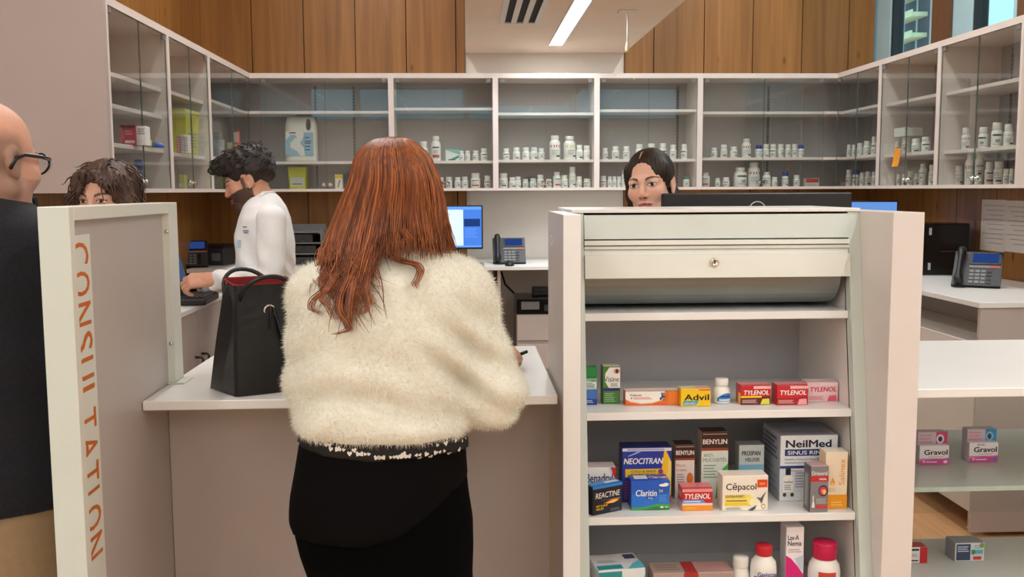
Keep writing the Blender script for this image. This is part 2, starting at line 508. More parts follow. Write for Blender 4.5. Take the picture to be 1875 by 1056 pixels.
def plank_wall(name, m, along, a0, a1, face, depth, z0, z1, seams):
    """vertical boards with open joints on a dark backing"""
    mb = MB()
    cuts = [a0] + sorted(s for s in seams if a0 < s < a1) + [a1]
    g = 0.003
    sgn = 1 if depth > 0 else -1
    for c0, c1 in zip(cuts[:-1], cuts[1:]):
        if along == 'x': mb.box((c0 + g, face, z0), (c1 - g, face + sgn * 0.02, z1), 0)
        else: mb.box((face, c0 + g, z0), (face + sgn * 0.02, c1 - g, z1), 0)
    if along == 'x': mb.box((a0, face + sgn * 0.0201, z0), (a1, face + depth, z1), 1)
    else: mb.box((face + sgn * 0.0201, a0, z0), (face + depth, a1, z1), 1)
    return struct(mb.build(name, [m, SEAM]))
sx = [pY(x, 100, 6.73)[0] for x in (462, 557, 651, 744, 835, 1197, 1289, 1378, 1468, 1553)]
plank_wall('wall_back_left', WOODX, 'x', -1.80, 0.0, 6.73, 0.17, 0, 3.6, sx)
plank_wall('wall_back_right', WOODX, 'x', 1.10, 2.86, 6.73, 0.17, 0, 3.6, sx)
mb = MB(); mb.box((0.0, 6.75, 0), (1.10, 6.9, 3.6)); struct(mb.build('wall_back_centre', PLASTER))
plank_wall('wall_left', WOODY, 'y', 3.90, 6.73, -1.78, -0.15, 0, 3.6, [6.73 - 0.9 * k for k in range(1, 6)])
mb = MB(); mb.box((-4.2, 3.87, 0), (-1.93, 3.899, 1.497)); struct(mb.build('wall_left_return', TAUPE))
mb = MB(); mb.box((-4.2, 3.87, 1.497), (-1.397, 3.899, 3.6)); struct(mb.build('wall_left_bulkhead', TAUPE))
mb = MB(); mb.box((-4.35, -6.2, 0), (-4.2, 3.9, 3.6)); struct(mb.build('wall_left_shop', PLASTER))
# right wall, boards up to the clerestory and windows above
RX = 2.84
plank_wall('wall_right', WOODY, 'y', 3.0, 6.73, RX, 0.16, 0, 2.25, [6.73 - 0.42 * k for k in range(1, 9)])
mb = MB(); mb.box((RX, 3.0, 3.45), (3.0, 6.73, 3.6)); struct(mb.build('wall_right_head', PLASTER))
mb = MB(); mb.box((RX, 2.85, 0), (4.2, 3.0, 3.6)); struct(mb.build('wall_right_return', PLASTER))
mb = MB(); mb.box((4.2, -6.2, 0), (4.35, 3.0, 3.6)); struct(mb.build('wall_right_shop', PLASTER))
# clerestory: timber mullion, grey-blue sashes
def wy(px, py=60): return float(pX(px, py, RX)[1])
MULL = mat('brown_timber', (104, 70, 46), 0.5, 0.12, 8, stretch=(1, 6, 1))
SASH = mat('blue_grey_sash', (168, 200, 210), 0.4, 0.03, 10)
SASHD = mat('dark_gasket', (28, 34, 38), 0.6, 0.03, 10)
def window(n, ya, yb):
    t = thing('window_%d' % n, None, None, (0, 0, 0)); t['kind'] = 'structure'
    mb = MB()
    z0, z1 = 2.25, 3.45
    for lo, hi in (((RX + .02, ya, z0), (RX + .12, ya + .07, z1)), ((RX + .02, yb - .22, z0), (RX + .12, yb, z1)),
                   ((RX + .02, ya + .07, z0), (RX + .12, yb - .22, z0 + .05)), ((RX + .02, ya + .07, z1 - .05), (RX + .12, yb - .22, z1))):
        mb.box(lo, hi, 0, .004)
    mb.box((RX + .03, yb - .25, z0 + .05), (RX + .10, yb - .22, z1 - .05), 1)
    mb.build('window_frame', [SASH, SASHD], t)
    MB().box((RX + .06, ya + .07, z0 + .05), (RX + .066, yb - .25, z1 - .05)).build('window_pane', glass('window_glass', (0.93, 0.97, 0.98)), t)
window(1, wy(1705), 6.71)
window(2, wy(1862, 20), wy(1737))
window(3, 3.02, wy(1862, 20) - .18)
mb = MB(); mb.box((RX, wy(1737), 2.25), (3.0, wy(1705), 3.45)); struct(mb.build('trim_1', MULL))
mb = MB(); mb.box((RX, wy(1862, 20) - .18, 2.25), (3.0, wy(1862, 20), 3.45)); struct(mb.build('trim_2', MULL))
# apartment block with balconies across the street
bo = thing('apartment_block', 'grey apartment block with pale yellow balconies outside the high window', 'building', tuple(pX(1677, 60, 14.0) * np.array([1, 1, 0])))
b0 = bo.location.copy()
mb = MB(); mb.box((0, -1.1, 0), (.6, 3.2, 12)); mb.build('facade', mat('grey_facade', (74, 88, 104), 0.7, 0.1, 1.5), bo)
mb = MB(); mb.box((-.02, -.12, 4), (0, -.02, 12)); mb.build('downpipe', mat('pale_pipe', (190, 205, 212), .5), bo)
for k in range(12):
    z = 4.2 + 0.62 * k
    mb = MB(); mb.box((-.5, -0.75, z), (0, 0.75, z + .13), 0, .01)
    mb.box((-.5, -0.75, z + .13), (-.46, 0.75, z + .2), 0)
    mb.build('balcony', mat('pale_yellow_render', (250, 222, 176), .7, .05, 4), bo)
# shop behind the viewer: rear wall with a long clerestory window, strip lights
mb = MB(); mb.box((-4.2, -6.35, 0), (4.2, -6.2, 2.85)); mb.box((-4.2, -6.35, 3.5), (4.2, -6.2, 3.6))
struct(mb.build('wall_rear', PLASTER))
for i in range(4):
    xa = -4.2 + 2.1 * i
    t = thing('window_%d' % (4 + i), None, None); t['kind'] = 'structure'
    mb = MB()
    for lo, hi in (((xa, -6.3, 2.85), (xa + .06, -6.2, 3.5)), ((xa + 2.04, -6.3, 2.85), (xa + 2.1, -6.2, 3.5)), ((xa + .06, -6.3, 2.85), (xa + 2.04, -6.2, 2.89)), ((xa + .06, -6.3, 3.46), (xa + 2.04, -6.2, 3.5))):
        mb.box(lo, hi)
    mb.build('window_frame', SASH, t)
    MB().box((xa + .06, -6.26, 2.89), (xa + 2.04, -6.254, 3.46)).build('window_pane', glass('window_glass'), t)

LIGHT = emit('strip_diffuser', (245, 250, 252), STRIP_POWER)
HOUS = mat('lamp_housing', (235, 235, 232), 0.4)
def strip(label, lo, hi, axis):
    """recessed linear lamp: shallow housing with a glowing diffuser, lower face flush"""
    x0, y0, z = lo; x1, y1 = hi
    t = thing('linear_ceiling_light', label, 'ceiling light', ((x0 + x1) / 2, (y0 + y1) / 2, z), group='linear ceiling lights')
    a, b = (x1 - x0) / 2, (y1 - y0) / 2
    MB().box((-a, -b, -.006), (a, b, .0)).build('diffuser', LIGHT, t)
    mb = MB()
    for l, h in (((-a - .006, -b - .006, -.008), (-a, b + .006, 0)), ((a, -b - .006, -.008), (a + .006, b + .006, 0)), ((-a, -b - .006, -.008), (a, -b, 0)), ((-a, b, -.008), (a, b + .006, 0))):
        mb.box(l, h)
    mb.build('housing', HOUS, t)
strip('glowing linear light set in the pale ceiling between slotted vent and pull cord', (.545, 4.86, 2.44), (.628, 6.35), 'y')
shop = [(-3.2, -5.6, -2.4), (-3.2, -1.6, 1.6), (-1.5, -5.6, -2.4), (-1.5, -1.6, 1.9), (1.7, -5.6, -2.4), (1.7, -1.6, 1.9), (3.2, -5.6, -2.4), (3.2, -1.6, 1.6), (0.1, -5.6, -2.4)]
for x, ya, yb in shop:
    strip('linear ceiling light over the shop floor, out of the picture', (x - .04, ya, 3.6), (x + .04, yb), 'y')
for x in (-0.75, 1.75):
    strip('linear ceiling light over the dispensary aisle, above the picture', (x - .04, 2.6, 3.6), (x + .04, 6.2), 'y')

# slotted air vent and pull cord in the soffit
v0, v1 = pZ(914, 40, 2.44), pZ(978, 38, 2.44)
t = thing('slot_vent', 'white air vent with three dark slots in the pale ceiling', 'vent', (v0[0], v0[1], 2.44))
w = .215
SLOT = mat('dark_slot', (24, 22, 22), 0.8)
mb = MB()
for i in range(4): mb.box((i * (w - .018) / 3, -1.3, -.010), (i * (w - .018) / 3 + .018 + .012, 0, 0))
mb.box((0, -.012, -.010), (w + .012, 0, 0)); mb.box((0, -1.3, -.010), (w + .012, -1.288, 0))
mb.build('vent_frame', WHITEP, t)
MB().box((.02, -1.29, -.003), (w, -.01, -.001)).build('slot_backing', SLOT, t)
c0 = pZ(1149, 19, 2.44)
t = thing('pull_cord', 'white pull cord with an acorn knob hanging from the ceiling', 'pull cord', (c0[0], c0[1], 2.44))
MB().box((-.05, -.03, -.012), (.05, .03, 0), 0, .003).build('ceiling_plate', WHITEP, t)
ln = .205
MB().tube([(0, 0, -.012), (.001, 0, -ln * .5), (0, 0, -ln + .03)], .004, 8).build('cord', WHITEP, t)
MB().lathe([(.0, -ln - .012), (.009, -ln - .008), (.012, -ln + .004), (.009, -ln + .025), (.004, -ln + .045), (0, -ln + .05)], n=14).build('knob', mat('cream_knob', (232, 206, 160), .4), t)

# ------------------------------------------------------------------ wall cabinets with glass doors
ZB, ZT, DEP = 1.497, 2.262, 0.335
TRK = mat('shelf_standard', (128, 122, 118), 0.5, 0.04, 30)
TRKD = mat('shelf_standard_slot', (62, 58, 56), 0.7, 0.04, 30)
def cabinet(label, ox, oy, rz, w, shelves, left=True, right=True, knobs=True, doors=2, tracks=(), ext_l=0.0, ext_r=0.0, hasknob=True, dl=None, bl=0.0, br=0.0):
    """local x along the front (left to right as faced), y into the cabinet, z up; origin = front left lower corner"""
    t = thing('wall_cabinet', label, 'cabinet', (ox, oy, ZB), rz, 'glass-fronted wall cabinets')
    h = ZT - ZB
    s = .018
    # carcass: back, top, bottom, sides + face frame
    mb = MB()
    mb.box((-ext_l - bl, DEP - .012, s), (w + ext_r + br, DEP, h - s), 1)
    mb.box((-ext_l, 0, h - .032), (w + ext_r, DEP, h), 0); mb.box((-ext_l, 0, 0), (w + ext_r, DEP, s), 0)
    if left: mb.box((0, 0, s), (s, DEP - .012, h - .032), 0)
    if right: mb.box((w - s, 0, s), (w, DEP - .012, h - .032), 0)
    mb.build('carcass', [CABW, CABIN], t)
    x0, x1 = (s if left else -ext_l), (w - s if right else w + ext_r)
    for z in shelves:
        MB().box((x0, .035, z - .018), (x1, DEP - .013, z), 0, .001).build('shelf', CABW, t)
    for tx in tracks:
        mb = MB(); mb.box((tx, DEP - .0165, .03), (tx + .016, DEP - .0122, h - .05), 0)
        z = .05
        while z < h - .08:
            mb.box((tx + .004, DEP - .0175, z), (tx + .012, DEP - .0163, z + .011), 1); z += .022
        mb.build('shelf_standard', [TRK, TRKD], t)
    if dl is None:
        a, b = (s if left else 0.0) + .002, (w - s if right else w) - .002
        dl = [(a + (b - a) * i / doors, a + (b - a) * (i + 1) / doors) for i in range(doors)]
    for i, (da, db) in enumerate(dl):
        ea = .0015
        mb = MB(); mb.box((da + ea, .004, s + .003), (db - ea, .010, h - .035), 0, 0, {'-x': 1, '+x': 1, '+z': 1, '-z': 1})
        d = mb.build('glass_door', [GLASS, GEDGE], t)
        mb = MB(); mb.box(((da + .01) if i % 2 == 0 else (db - .04), .001, h - .06), ((da + .04) if i % 2 == 0 else (db - .01), .014, h - .036), 0, .002)
        mb.build('hinge_clip', GREYM, d)
        if hasknob and len(dl) > 1 and i < 2:
            kx = db - .02 if i == 0 else da + .02
            mb = MB().lathe([(0.0, -.034), (.011, -.032), (.0165, -.024), (.0175, -.018), (.014, -.010), (.007, -.005), (.007, .0039)], (kx, 0, s + .03), 14, 0, 'y')
            for j in range(len(mb.v)):
                x_, y_, z_ = mb.v[j]; 
            mb.build('knob', STEEL, d)
    return t
XL, XR, YB = -1.395, 2.475, 6.40
def sz(px, py, X=None, Y=None):
    return float((pX(px, py, X) if X is not None else pY(px, py, Y))[2]) - ZB
dv = [float(pY(x, 250, YB)[0]) for x in (717, 907.5, 1093, 1281.5)]
zm = lambda px, py: sz(px, py, Y=YB + .035)
SH = {}
SH['J'] = [zm(640, 295), zm(640, 203)]
SH['B'] = [zm(850, 294), zm(850, 197)]
SH['C'] = [zm(1000, 292), zm(1000, 206)]
SH['D'] = [zm(1187, 291), zm(1187, 200)]
SH['E'] = [zm(1400, 288), zm(1400, 204)]
CB = {}
CB['J'] = cabinet('back wall glass cabinet holding the large white jug', XL, YB, 0, dv[0] - XL, SH['J'], left=False, ext_l=DEP, tracks=(.36, .62),
                  dl=[(.06, (dv[0] - XL) * .5 + .025), ((dv[0] - XL) * .5 + .025, dv[0] - XL - .02)])
CB['B'] = cabinet('back wall glass cabinet just right of the red hair', dv[0], YB, 0, dv[1] - dv[0], SH['B'])
CB['C'] = cabinet('glass cabinet under the lowered ceiling, with two large yellow and red labelled bottles', dv[1], YB, 0, dv[2] - dv[1], SH['C'])
CB['D'] = cabinet('back wall glass cabinet behind the dark-haired pharmacist facing us', dv[2], YB, 0, dv[3] - dv[2], SH['D'], tracks=(.6,))
we = XR - dv[3]
CB['E'] = cabinet('widest back wall glass cabinet, running into the right corner', dv[3], YB, 0, we, SH['E'], right=False, ext_r=DEP, tracks=(.55,),
                  dl=[(.02, .43), (.43, .84)])
# left run: faces +x ; local x runs towards the corner (+Y), so it is rotated by +90 degrees
LY = [3.90, 4.68, 5.405, 6.40]
lz = lambda px, py: sz(px, py, X=XL - .035)
SH['A1'] = [lz(260, 268), lz(260, 150)]
SH['A2'] = [lz(350, 283), lz(350, 178)]
SH['A3'] = [lz(420, 290), lz(420, 193)]
CB['A1'] = cabinet('left wall glass cabinet nearest us, with red carton and blue-capped bottle', XL, LY[0], math.pi / 2, LY[1] - LY[0], [SH['A1'][0], sz(250, 200, X=XL - .035), SH['A1'][1]], tracks=(.5,))
CB['A2'] = cabinet('left wall glass cabinet holding the tall yellow container', XL, LY[1], math.pi / 2, LY[2] - LY[1], [SH['A2'][0], SH['A2'][1]])
CB['A3'] = cabinet('left wall glass cabinet running into the corner above the bearded man', XL, LY[2], math.pi / 2, LY[3] - LY[2], SH['A3'], right=False, br=DEP - .013, dl=[(.02, .52), (.52, .96)])
# right run: faces -x ; local x runs towards us (-Y)
RY = [6.40, 5.735, 5.01, 4.245]
rz_ = lambda px, py: sz(px, py, X=XR + .035)
SH['F'] = [rz_(1580, 284), rz_(1580, 196)]
SH['G'] = [rz_(1665, 279), rz_(1665, 181)]
SH['H'] = [rz_(1800, 270), rz_(1800, 155)]
CB['F'] = cabinet('right wall glass cabinet next to the back right corner', XR, RY[0], -math.pi / 2, RY[0] - RY[1], SH['F'], left=False, hasknob=False, bl=DEP - .013)
CB['G'] = cabinet('right wall glass cabinet with an orange note stuck inside', XR, RY[1], -math.pi / 2, RY[1] - RY[2], SH['G'], tracks=(.12,))
CB['H'] = cabinet('right wall glass cabinet nearest us, at the end of its run', XR, RY[2], -math.pi / 2, RY[2] - RY[3], SH['H'], tracks=(.12, .6))

# ------------------------------------------------------------------ counters
ZC = 1.03
def counter_front():
    t = thing('service_counter', 'white topped service counter the red-haired customer stands at', 'counter', (-.26, 2.52, 0))
    MB().box((-.4765, -.35, ZC - .022), (.465, .36, ZC), 0, .002).build('countertop', LAMW, t)
    MB().box((-.4765, -.165, 0.1), (.46, -.147, ZC - .022), 0).build('front_panel', LAMT, t)
    MB().box((-.4765, -.14, 0.0), (.46, .30, .1), 0).build('plinth', LAMT, t)
    MB().box((-.46, -.146, .1), (-.442, .34, ZC - .022), 0).build('side_panel', LAMT, t)
counter_front()
# consultation partition: frame, inset board, lettered band, foot
PXR = -.720
t = thing('consultation_partition', 'tall white framed partition lettered CONSULTATION at the counter end', 'partition', (PXR, 1.78, 0))
T_ = .056
zt = 1.4745
yl = .655
FR = ALU
mb = MB(); mb.box((-T_, 0, 0), (0, .025, zt), 0, .0015, {'+x': 1, '-y': 0}); mb.build('near_post', [ALU, ALUW], t)
mb = MB(); mb.box((-T_, yl - .065, ZC + .004), (0, yl, zt), 0, .0015, {'+x': 1, '-y': 1}); 
mb.build('far_post', [ALUW, ALUW], t)
mb = MB(); mb.box((-T_, .025, zt - .026), (0, yl - .065, zt), 0, .0015, {'+x': 1, '-z': 0}); mb.build('top_rail', [ALUW, ALUW], t)
MB().box((-.033, .025, 0), (-.018, yl - .065, zt - .026), 0).build('inset_board', LAMT, t)
foot = MB().box((-T_ - .012, yl - .072, ZC + .0005), (.022, yl + .006, ZC + .004), 0, .001); foot.build('foot_plate', ALUW, t)
for z in (ZC + .10, zt - .07):
    MB().lathe([(.0, .002), (.005, .0018), (.005, 0)], (-.008, yl - .0655, z), 10, 0, 'y').build('screw', STEEL, t)
mb = MB()
# white vinyl band on the board beside the near post, orange letters reading downwards, letter tops away from the post
mb.box((-.0178, .0255, 0.0), (-.0172, .137, zt - .055), 0)
band = mb.build('lettered_band', ALUW, t)
mb = MB()
ORG = ink((206, 108, 30), .5)
word = 'CONSULTATION'
ztop, zend = float(pX(155, 443, PXR - .017)[2]), float(pX(165, 1030, PXR - .017)[2])
n = len(word)
wts = {'I': .45, 'C': 1, 'O': 1.1, 'N': 1.05, 'S': .85, 'U': 1.0, 'L': .8, 'T': .9, 'A': 1.0}
tot = sum(wts[c] for c in word) + .33 * (n - 1)
z = ztop
unit = (ztop - zend) / tot
for c in word:
    wc = wts[c] * unit
    mb.text(c, (-.0168, .045, z), (0, 0, -1), (0, 1, 0), .084, 0, 'l', 0.012, 0, fit=wc * (.30 if c == 'I' else 1))
    z -= wc + .33 * unit
mb.build('lettering', ORG, band)

# right hand end counter with open glass display below
t = thing('glass_display_counter', 'white topped counter with open glass shelves at the right edge', 'counter', (1.9, 2.52, 0))
MB().box((-.855, -.345, ZC - .022), (.95, .36, ZC), 0, .002).build('countertop', LAMW, t)
GL2 = glass('shelf_glass', (0.80, 0.86, 0.83))
EDG2 = mat('pale_glass_edge', (176, 196, 186), .2)
FROST = mat('pale_shelf', (206, 208, 200), .25, .02, 8)
for z in (.752,):
    MB().box((-.85, -.22, z - .012), (.94, .34, z), 0, 0, {'-y': 1}).build('glass_shelf', [mat('frosted_shelf', (186, 194, 186), .18, .02, 8), EDG2], t)
MB().box((-.85, -.33, .46), (.94, .13, .485), 0, .001).build('base_shelf', FROST, t)
MB().box((.93, -.30, 0), (.948, .34, ZC - .022), 0).build('side_panel', LAMT, t)
MB().box((-.85, -.25, 0), (.92, .10, .46), 0).build('plinth_box', LAMT, t)
mb = MB(); mb.box((.25, .335, .485), (.256, .341, ZC - .022), 0); 
MB().box((-.85, .345, .485), (.93, .351, ZC - .022), 0, 0, {'-x': 1, '+x': 1}).build('rear_glass', [GLASS, GEDGE], t)

# display stand: two uprights, slanted open shelf unit with roller shutter
t = thing('display_stand', 'slant-fronted white medicine display stand with lockable roller shutter', 'display stand', (.64, 2.45, 0))
ox, oy = .64, 2.45
def L(x, y, z): return (x - ox, y - oy, z)
def bx(mb, x0, x1, y0, y1, z0, z1, m=0, b=0.0, faces=None): return mb.box(L(x0, y0, z0), L(x1, y1, z1), m, b, faces)
bx(MB(), .213, .254, 2.13, 2.52, 0, 1.445, 0, .001, {'-y': 1}).build('side_upright', [LAMT, LAMW], t)
u_l = pX(1008, 447, .2128)
MB().text('Cr', (.2127 - ox, float(u_l[1]) - oy, float(u_l[2])), (0, -1, 0), (0, 0, 1), .026, 0, 'l', .0, 0, fit=.075).build('lettering', WHITEP, t)
bx(MB(), .970, 1.043, 2.15, 2.66, 0, 1.445, 0, .001).build('side_upright', [LAM, LAMT], t)
YT, SL = 2.34, .166
def slant(z): return YT - (1.437 - z) * SL
for x0, x1 in ((.2545, .284), (.940, .9695)):
    # slanted aluminium edge profile
    mb = MB()
    a = [L(x0, slant(0.02), .02), L(x0, slant(1.443), 1.443), L(x0, slant(1.443) + .035, 1.443), L(x0, slant(0.02) + .035, .02)]
    mb.prism(a, (0, 0, 0), (x1 - x0, 0, 0), 0)
    mb.build('slanted_edge', ALU, t)
    xx = x0 if x0 > .5 else x1 - .016
    mb = MB(); mb.prism([L(xx, slant(.02) + .03, .02), L(xx, slant(1.44) + .03, 1.44), L(xx, 2.66, 1.44), L(xx, 2.66, .02)], (0, 0, 0), (.016, 0, 0), 0)
    mb.build('side_panel', LAM, t)
BKM = mat('shelf_back', (180, 178, 181), .45, .015, 6)
bx(MB(), .2555, .9685, 2.660, 2.676, 0, 1.443).build('back_panel', BKM, t)
bx(MB(), .2545, .9695, 2.335, 2.676, 1.4435, 1.452, 0, .001).build('top_panel', LAMW, t)
def hz(y): return float(pY(1552, y, 2.325)[2])
def hprof(name, ya, yb, proud, m):
    za, zb = hz(ya), hz(yb)
    mb = MB()
    pts = [L(.285, slant(za) - proud, za), L(.285, slant(za) + .02, za), L(.285, slant(zb) + .02, zb), L(.285, slant(zb) - proud, zb)]
    mb.prism(pts, (0, 0, 0), (.654, 0, 0), 0); return mb.build(name, m, t)
hprof('header_fascia', 391, 434.5, .004, ALU)
hprof('header_rail', 437, 445.5, .008, ALUW)
hprof('header_rail', 447.5, 453, .003, ALUW)
hprof('shutter_bar', 454, 463, -.002, ALUW)
sb = hprof('shutter_bar', 463, 504.5, .008, ALUW)
hprof('shutter_backing', 392, 470, -.01, GREYM)
lk = pY(1308, 480, slant(1.315) - .008)
mb = MB(); mb.lathe([(.011, 0), (.011, .005), (.0085, .0075), (.0065, .0075), (.006, .006), (0, .006)], (0, 0, 0), 20, 0, 'y')
mb.v = [(x, y, z) for x, y, z in mb.v]
lock = mb.build('lock', STEEL, sb, (lk[0] - ox, slant(1.315) - .008 - oy, lk[2]))
MB().box((-.0012, -.0066, -.0035), (.0012, -.006, .0035)).build('keyhole', BLACK, lock)
# rolled shutter slats under the header
SHUT = mat('shutter_slats', (132, 138, 136), .3, .03, 10, metal=.5)
mb = MB(); prof = []
cyr, czr, rr = slant(1.27) + .105, 1.293, .082
for k in range(0, 25):
    a = math.radians(150 + k * 240 / 24)
    r = rr * (1 - (.012 if k % 3 == 0 else 0))
    prof.append(L(.286, cyr + r * math.cos(a) * 1.15, czr + r * math.sin(a)))
mb.prism(prof, (0, 0, 0), (.635, 0, 0), 0)
mb.build('shutter_roll', SHUT, t)
SHZ = [1.2, .962, .715, .455, .2]
for z in SHZ:
    mb = MB(); bx(mb, .2852, .9388, slant(z) + .012, 2.659, z - .019, z, 0, .001); mb.build('shelf', LAMW, t)
bx(MB(), .256, .968, slant(.1) + .03, 2.66, .02, .1).build('plinth', LAMT, t)

# left, back and right work counters
ZW = 1.02
t = thing('work_counter', 'white work counter along the left wall with taupe cupboard doors', 'counter', (-1.46, 4.2, 0))
MB().box((-.315, -.52, ZW - .022), (.316, .42, ZW), 0, .002).build('countertop', LAMW, t)
MB().box((-.31, -.5, .08), (.285, .40, ZW - .022), 0).build('cupboard_body', LAMT, t)
MB().box((-.31, -.48, 0), (.22, .38, .08), 0).build('plinth', GREYD, t)
for i, (a, b) in enumerate(((-.495, -.06), (-.056, .395))):
    d = MB().box((.2855, a, .085), (.302, b, ZW - .028), 0, .001).build('cupboard_door', LAMT, t)
    yy = b - .045 if i == 0 else a + .045
    hz0, hz1 = .66, .80
    MB().tube([(.302, yy, hz0), (.327, yy, hz0), (.333, yy, hz0 + .008), (.333, yy, hz1 - .008), (.327, yy, hz1), (.302, yy, hz1)], .0055, 8).build('handle', DARKMETAL, d)
    if i == 1: MB().lathe([(.008, 0), (.008, .003), (0, .003)], (.302, a + .03, .93), 12, 0, 'x').build('lock', STEEL, d)
t = thing('back_counter', 'white counter along the back wall carrying monitor and desk phone', 'counter', (.3, 6.4, 0))
MB().box((-2.05, -.34, ZW - .025), (1.75, .328, ZW), 0, .002).build('countertop', LAMW, t)
fx = float(pY(911, 540, 6.1)[0]) - .3
for x in (-2.0, -1.2, fx, 1.1, 1.7):
    MB().box((x, -.30, 0), (x + .02, .32, ZW - .025)).build('support_panel', LAMT, t)
MB().box((-1.98, -.29, .08), (-1.22, -.272, ZW - .03), 0, .001).build('cupboard_door', LAMT, t)
d = MB().box((-1.17, -.29, .08), (fx - .03, -.272, ZW - .03), 0, .001).build('cupboard_door', LAMT, t)
MB().box((fx + .02, .30, .0), (1.1, .315, ZW - .03)).build('modesty_panel', LAM, t)
t = thing('right_counter', 'taupe counter along the right wall with open knee space and shelf', 'counter', (2.48, 5.0, 0))
MB().box((-.335, -1.09, ZW - .024), (.352, 1.05, ZW), 0, .002).build('countertop', LAMW, t)
MB().box((-.325, -1.08, 0.02), (.35, -1.062, ZW - .024), 0, .001).build('end_panel', LAMT, t)
MB().box((.02, -1.06, .84), (.038, .979, ZW - .024), 0).build('back_panel', LAMT, t)
MB().box((-.315, -1.061, .10), (.02, .979, .84), 0, .002).build('closed_base', LAM, t)
for y_ in (-.98, -.1, .8): MB().lathe([(.022, 0), (.022, .012), (.014, .016), (.014, .10)], (-.27, y_, 0), 14).build('leg', STEEL, t)
MB().box((-.32, .98, 0.0), (.35, .998, ZW - .024), 0).build('end_panel', LAMT, t)
# ------------------------------------------------------------------ bottles in the wall cabinets
BWHITE = mat('bottle_white', (240, 238, 230), .38, .015, 30)
CAPW = mat('cap_white', (232, 230, 224), .45, .015, 30)
LBL = mat('label_paper', (226, 226, 220), .5, .03, 40)
LGREY, LDARK = ink((150, 152, 150)), ink((52, 54, 58))
HUES = {'red': (190, 62, 56), 'pink': (226, 160, 160), 'yellow': (222, 206, 96), 'blue': (44, 66, 150), 'green': (110, 156, 120), 'orange': (232, 162, 60), 'grey': (120, 122, 122), 'dark': (60, 62, 66)}
CAPS = {'white': CAPW, 'blue': mat('cap_blue', (38, 62, 150), .4), 'green': mat('cap_green', (74, 130, 108), .4)}
def bottle_proto(kind, cap, style):
    """unit bottle: 1 tall, 1 wide body; children cap and label"""
    n = 20
    if kind == 'small': pr = [(.44, 0), (.5, .02), (.5, .60), (.47, .66), (.38, .70), (.38, .72)]; c0, cr = .715, .43
    elif kind == 'large': pr = [(.45, 0), (.5, .02), (.5, .66), (.47, .73), (.36, .80), (.30, .825), (.30, .84)]; c0, cr = .835, .36
    elif kind == 'jar': pr = [(.45, 0), (.5, .03), (.5, .60), (.46, .70), (.40, .73)]; c0, cr = .725, .46
    else: pr = [(.44, 0), (.5, .02), (.5, .55), (.42, .68), (.40, .70)]; c0, cr = .69, .40     # tall cap
    b = MB().lathe(pr, n=n).build('pill_bottle', BWHITE)
    mb = MB(); k = 24
    prof = [(cr * .96, c0), (cr, c0 + .02), (cr, .97), (cr * .92, 1.0), (0, 1.0)]
    mb.lathe(prof, n=k)
    mb.build('cap', CAPS[cap], b)
    mb = MB(); r = .507; z0, z1 = .10, .56 if kind != 'large' else .62
    mb.lathe([(r, z0), (r, z1)], n=n, m=0)
    def patch(a0, a1, za, zb, m, rr=.513):
        m_ = 5; V = []
        for i in range(m_ + 1):
            a = math.radians(-90 + a0 + (a1 - a0) * i / m_)
            V += [(rr * math.cos(a), rr * math.sin(a), za), (rr * math.cos(a), rr * math.sin(a), zb)]
        mb.add(V, [(2 * i, 2 * i + 2, 2 * i + 3, 2 * i + 1) for i in range(m_)], m)
    h = z1 - z0
    if style in ('red', 'pink', 'yellow', 'blue', 'orange', 'green'):
        patch(-70, 70, z1 - .22 * h, z1 - .02 * h, 2)
        for j in range(3): patch(-40, 30 - 8 * j, z0 + (.52 - .14 * j) * h, z0 + (.57 - .14 * j) * h, 1)
        patch(10, 55, z0 + .03 * h, z0 + .16 * h, 3)
    elif style == 'lowred':
        patch(-45, 45, z0 + .06 * h, z0 + .28 * h, 2); patch(-45, 40, z1 - .2 * h, z1 - .1 * h, 3)
        for j in range(2): patch(-35, 25, z0 + (.45 + .12 * j) * h, z0 + (.5 + .12 * j) * h, 1)
    elif style == 'wedge':
        for j in range(3): patch(-50, 20, z0 + (.6 + .12 * j) * h, z0 + (.65 + .12 * j) * h, 1)
        patch(-10, 50, z0 + .04 * h, z0 + .22 * h, 3); patch(-45, 45, z0 + .35 * h, z0 + .45 * h, 1)
    elif style == 'dark':
        patch(-60, 45, z1 - .22 * h, z1 - .06 * h, 3); patch(-25, 20, z0 + .22 * h, z0 + .5 * h, 1); patch(-50, 50, z0 + .04 * h, z0 + .1 * h, 1)
    else:
        patch(-45, 45, z1 - .16 * h, z1 - .06 * h, 1)
        for j in range(3): patch(-35, 30 - 10 * (j % 2), z0 + (.18 + .2 * j) * h, z0 + (.24 + .2 * j) * h, 1)
        patch(-20, 20, z0 + .42 * h, z0 + .52 * h, 3)
    hue = ink(HUES[{'lowred': 'red', 'wedge': 'grey', 'plain': 'grey', 'dark': 'dark'}.get(style, style)])
    mb.build('label', [LBL, LGREY, hue, LDARK], b)
    return b
_PRO = {}
ORD = ['first', 'second', 'third', 'fourth', 'fifth', 'sixth', 'seventh', 'eighth', 'ninth', 'tenth', 'eleventh', 'twelfth', 'thirteenth', 'fourteenth']
def put_bottle(kind, cap, style, loc, w, h, rz, label, group):
    key = (kind, cap, style)
    if key not in _PRO:
        o = _PRO[key] = bottle_proto(kind, cap, style)
    else:
        o = copy_tree(_PRO[key])
    o.location = tuple(map(float, loc)); o.scale = (w, w, h); o.rotation_euler = (0, 0, rz)
    tag(o, label, 'bottle', group)
    return o
SZW = {'small': 'small white bottle', 'large': 'large white bottle', 'jar': 'wide white jar', 'tall': 'tall-capped white bottle'}
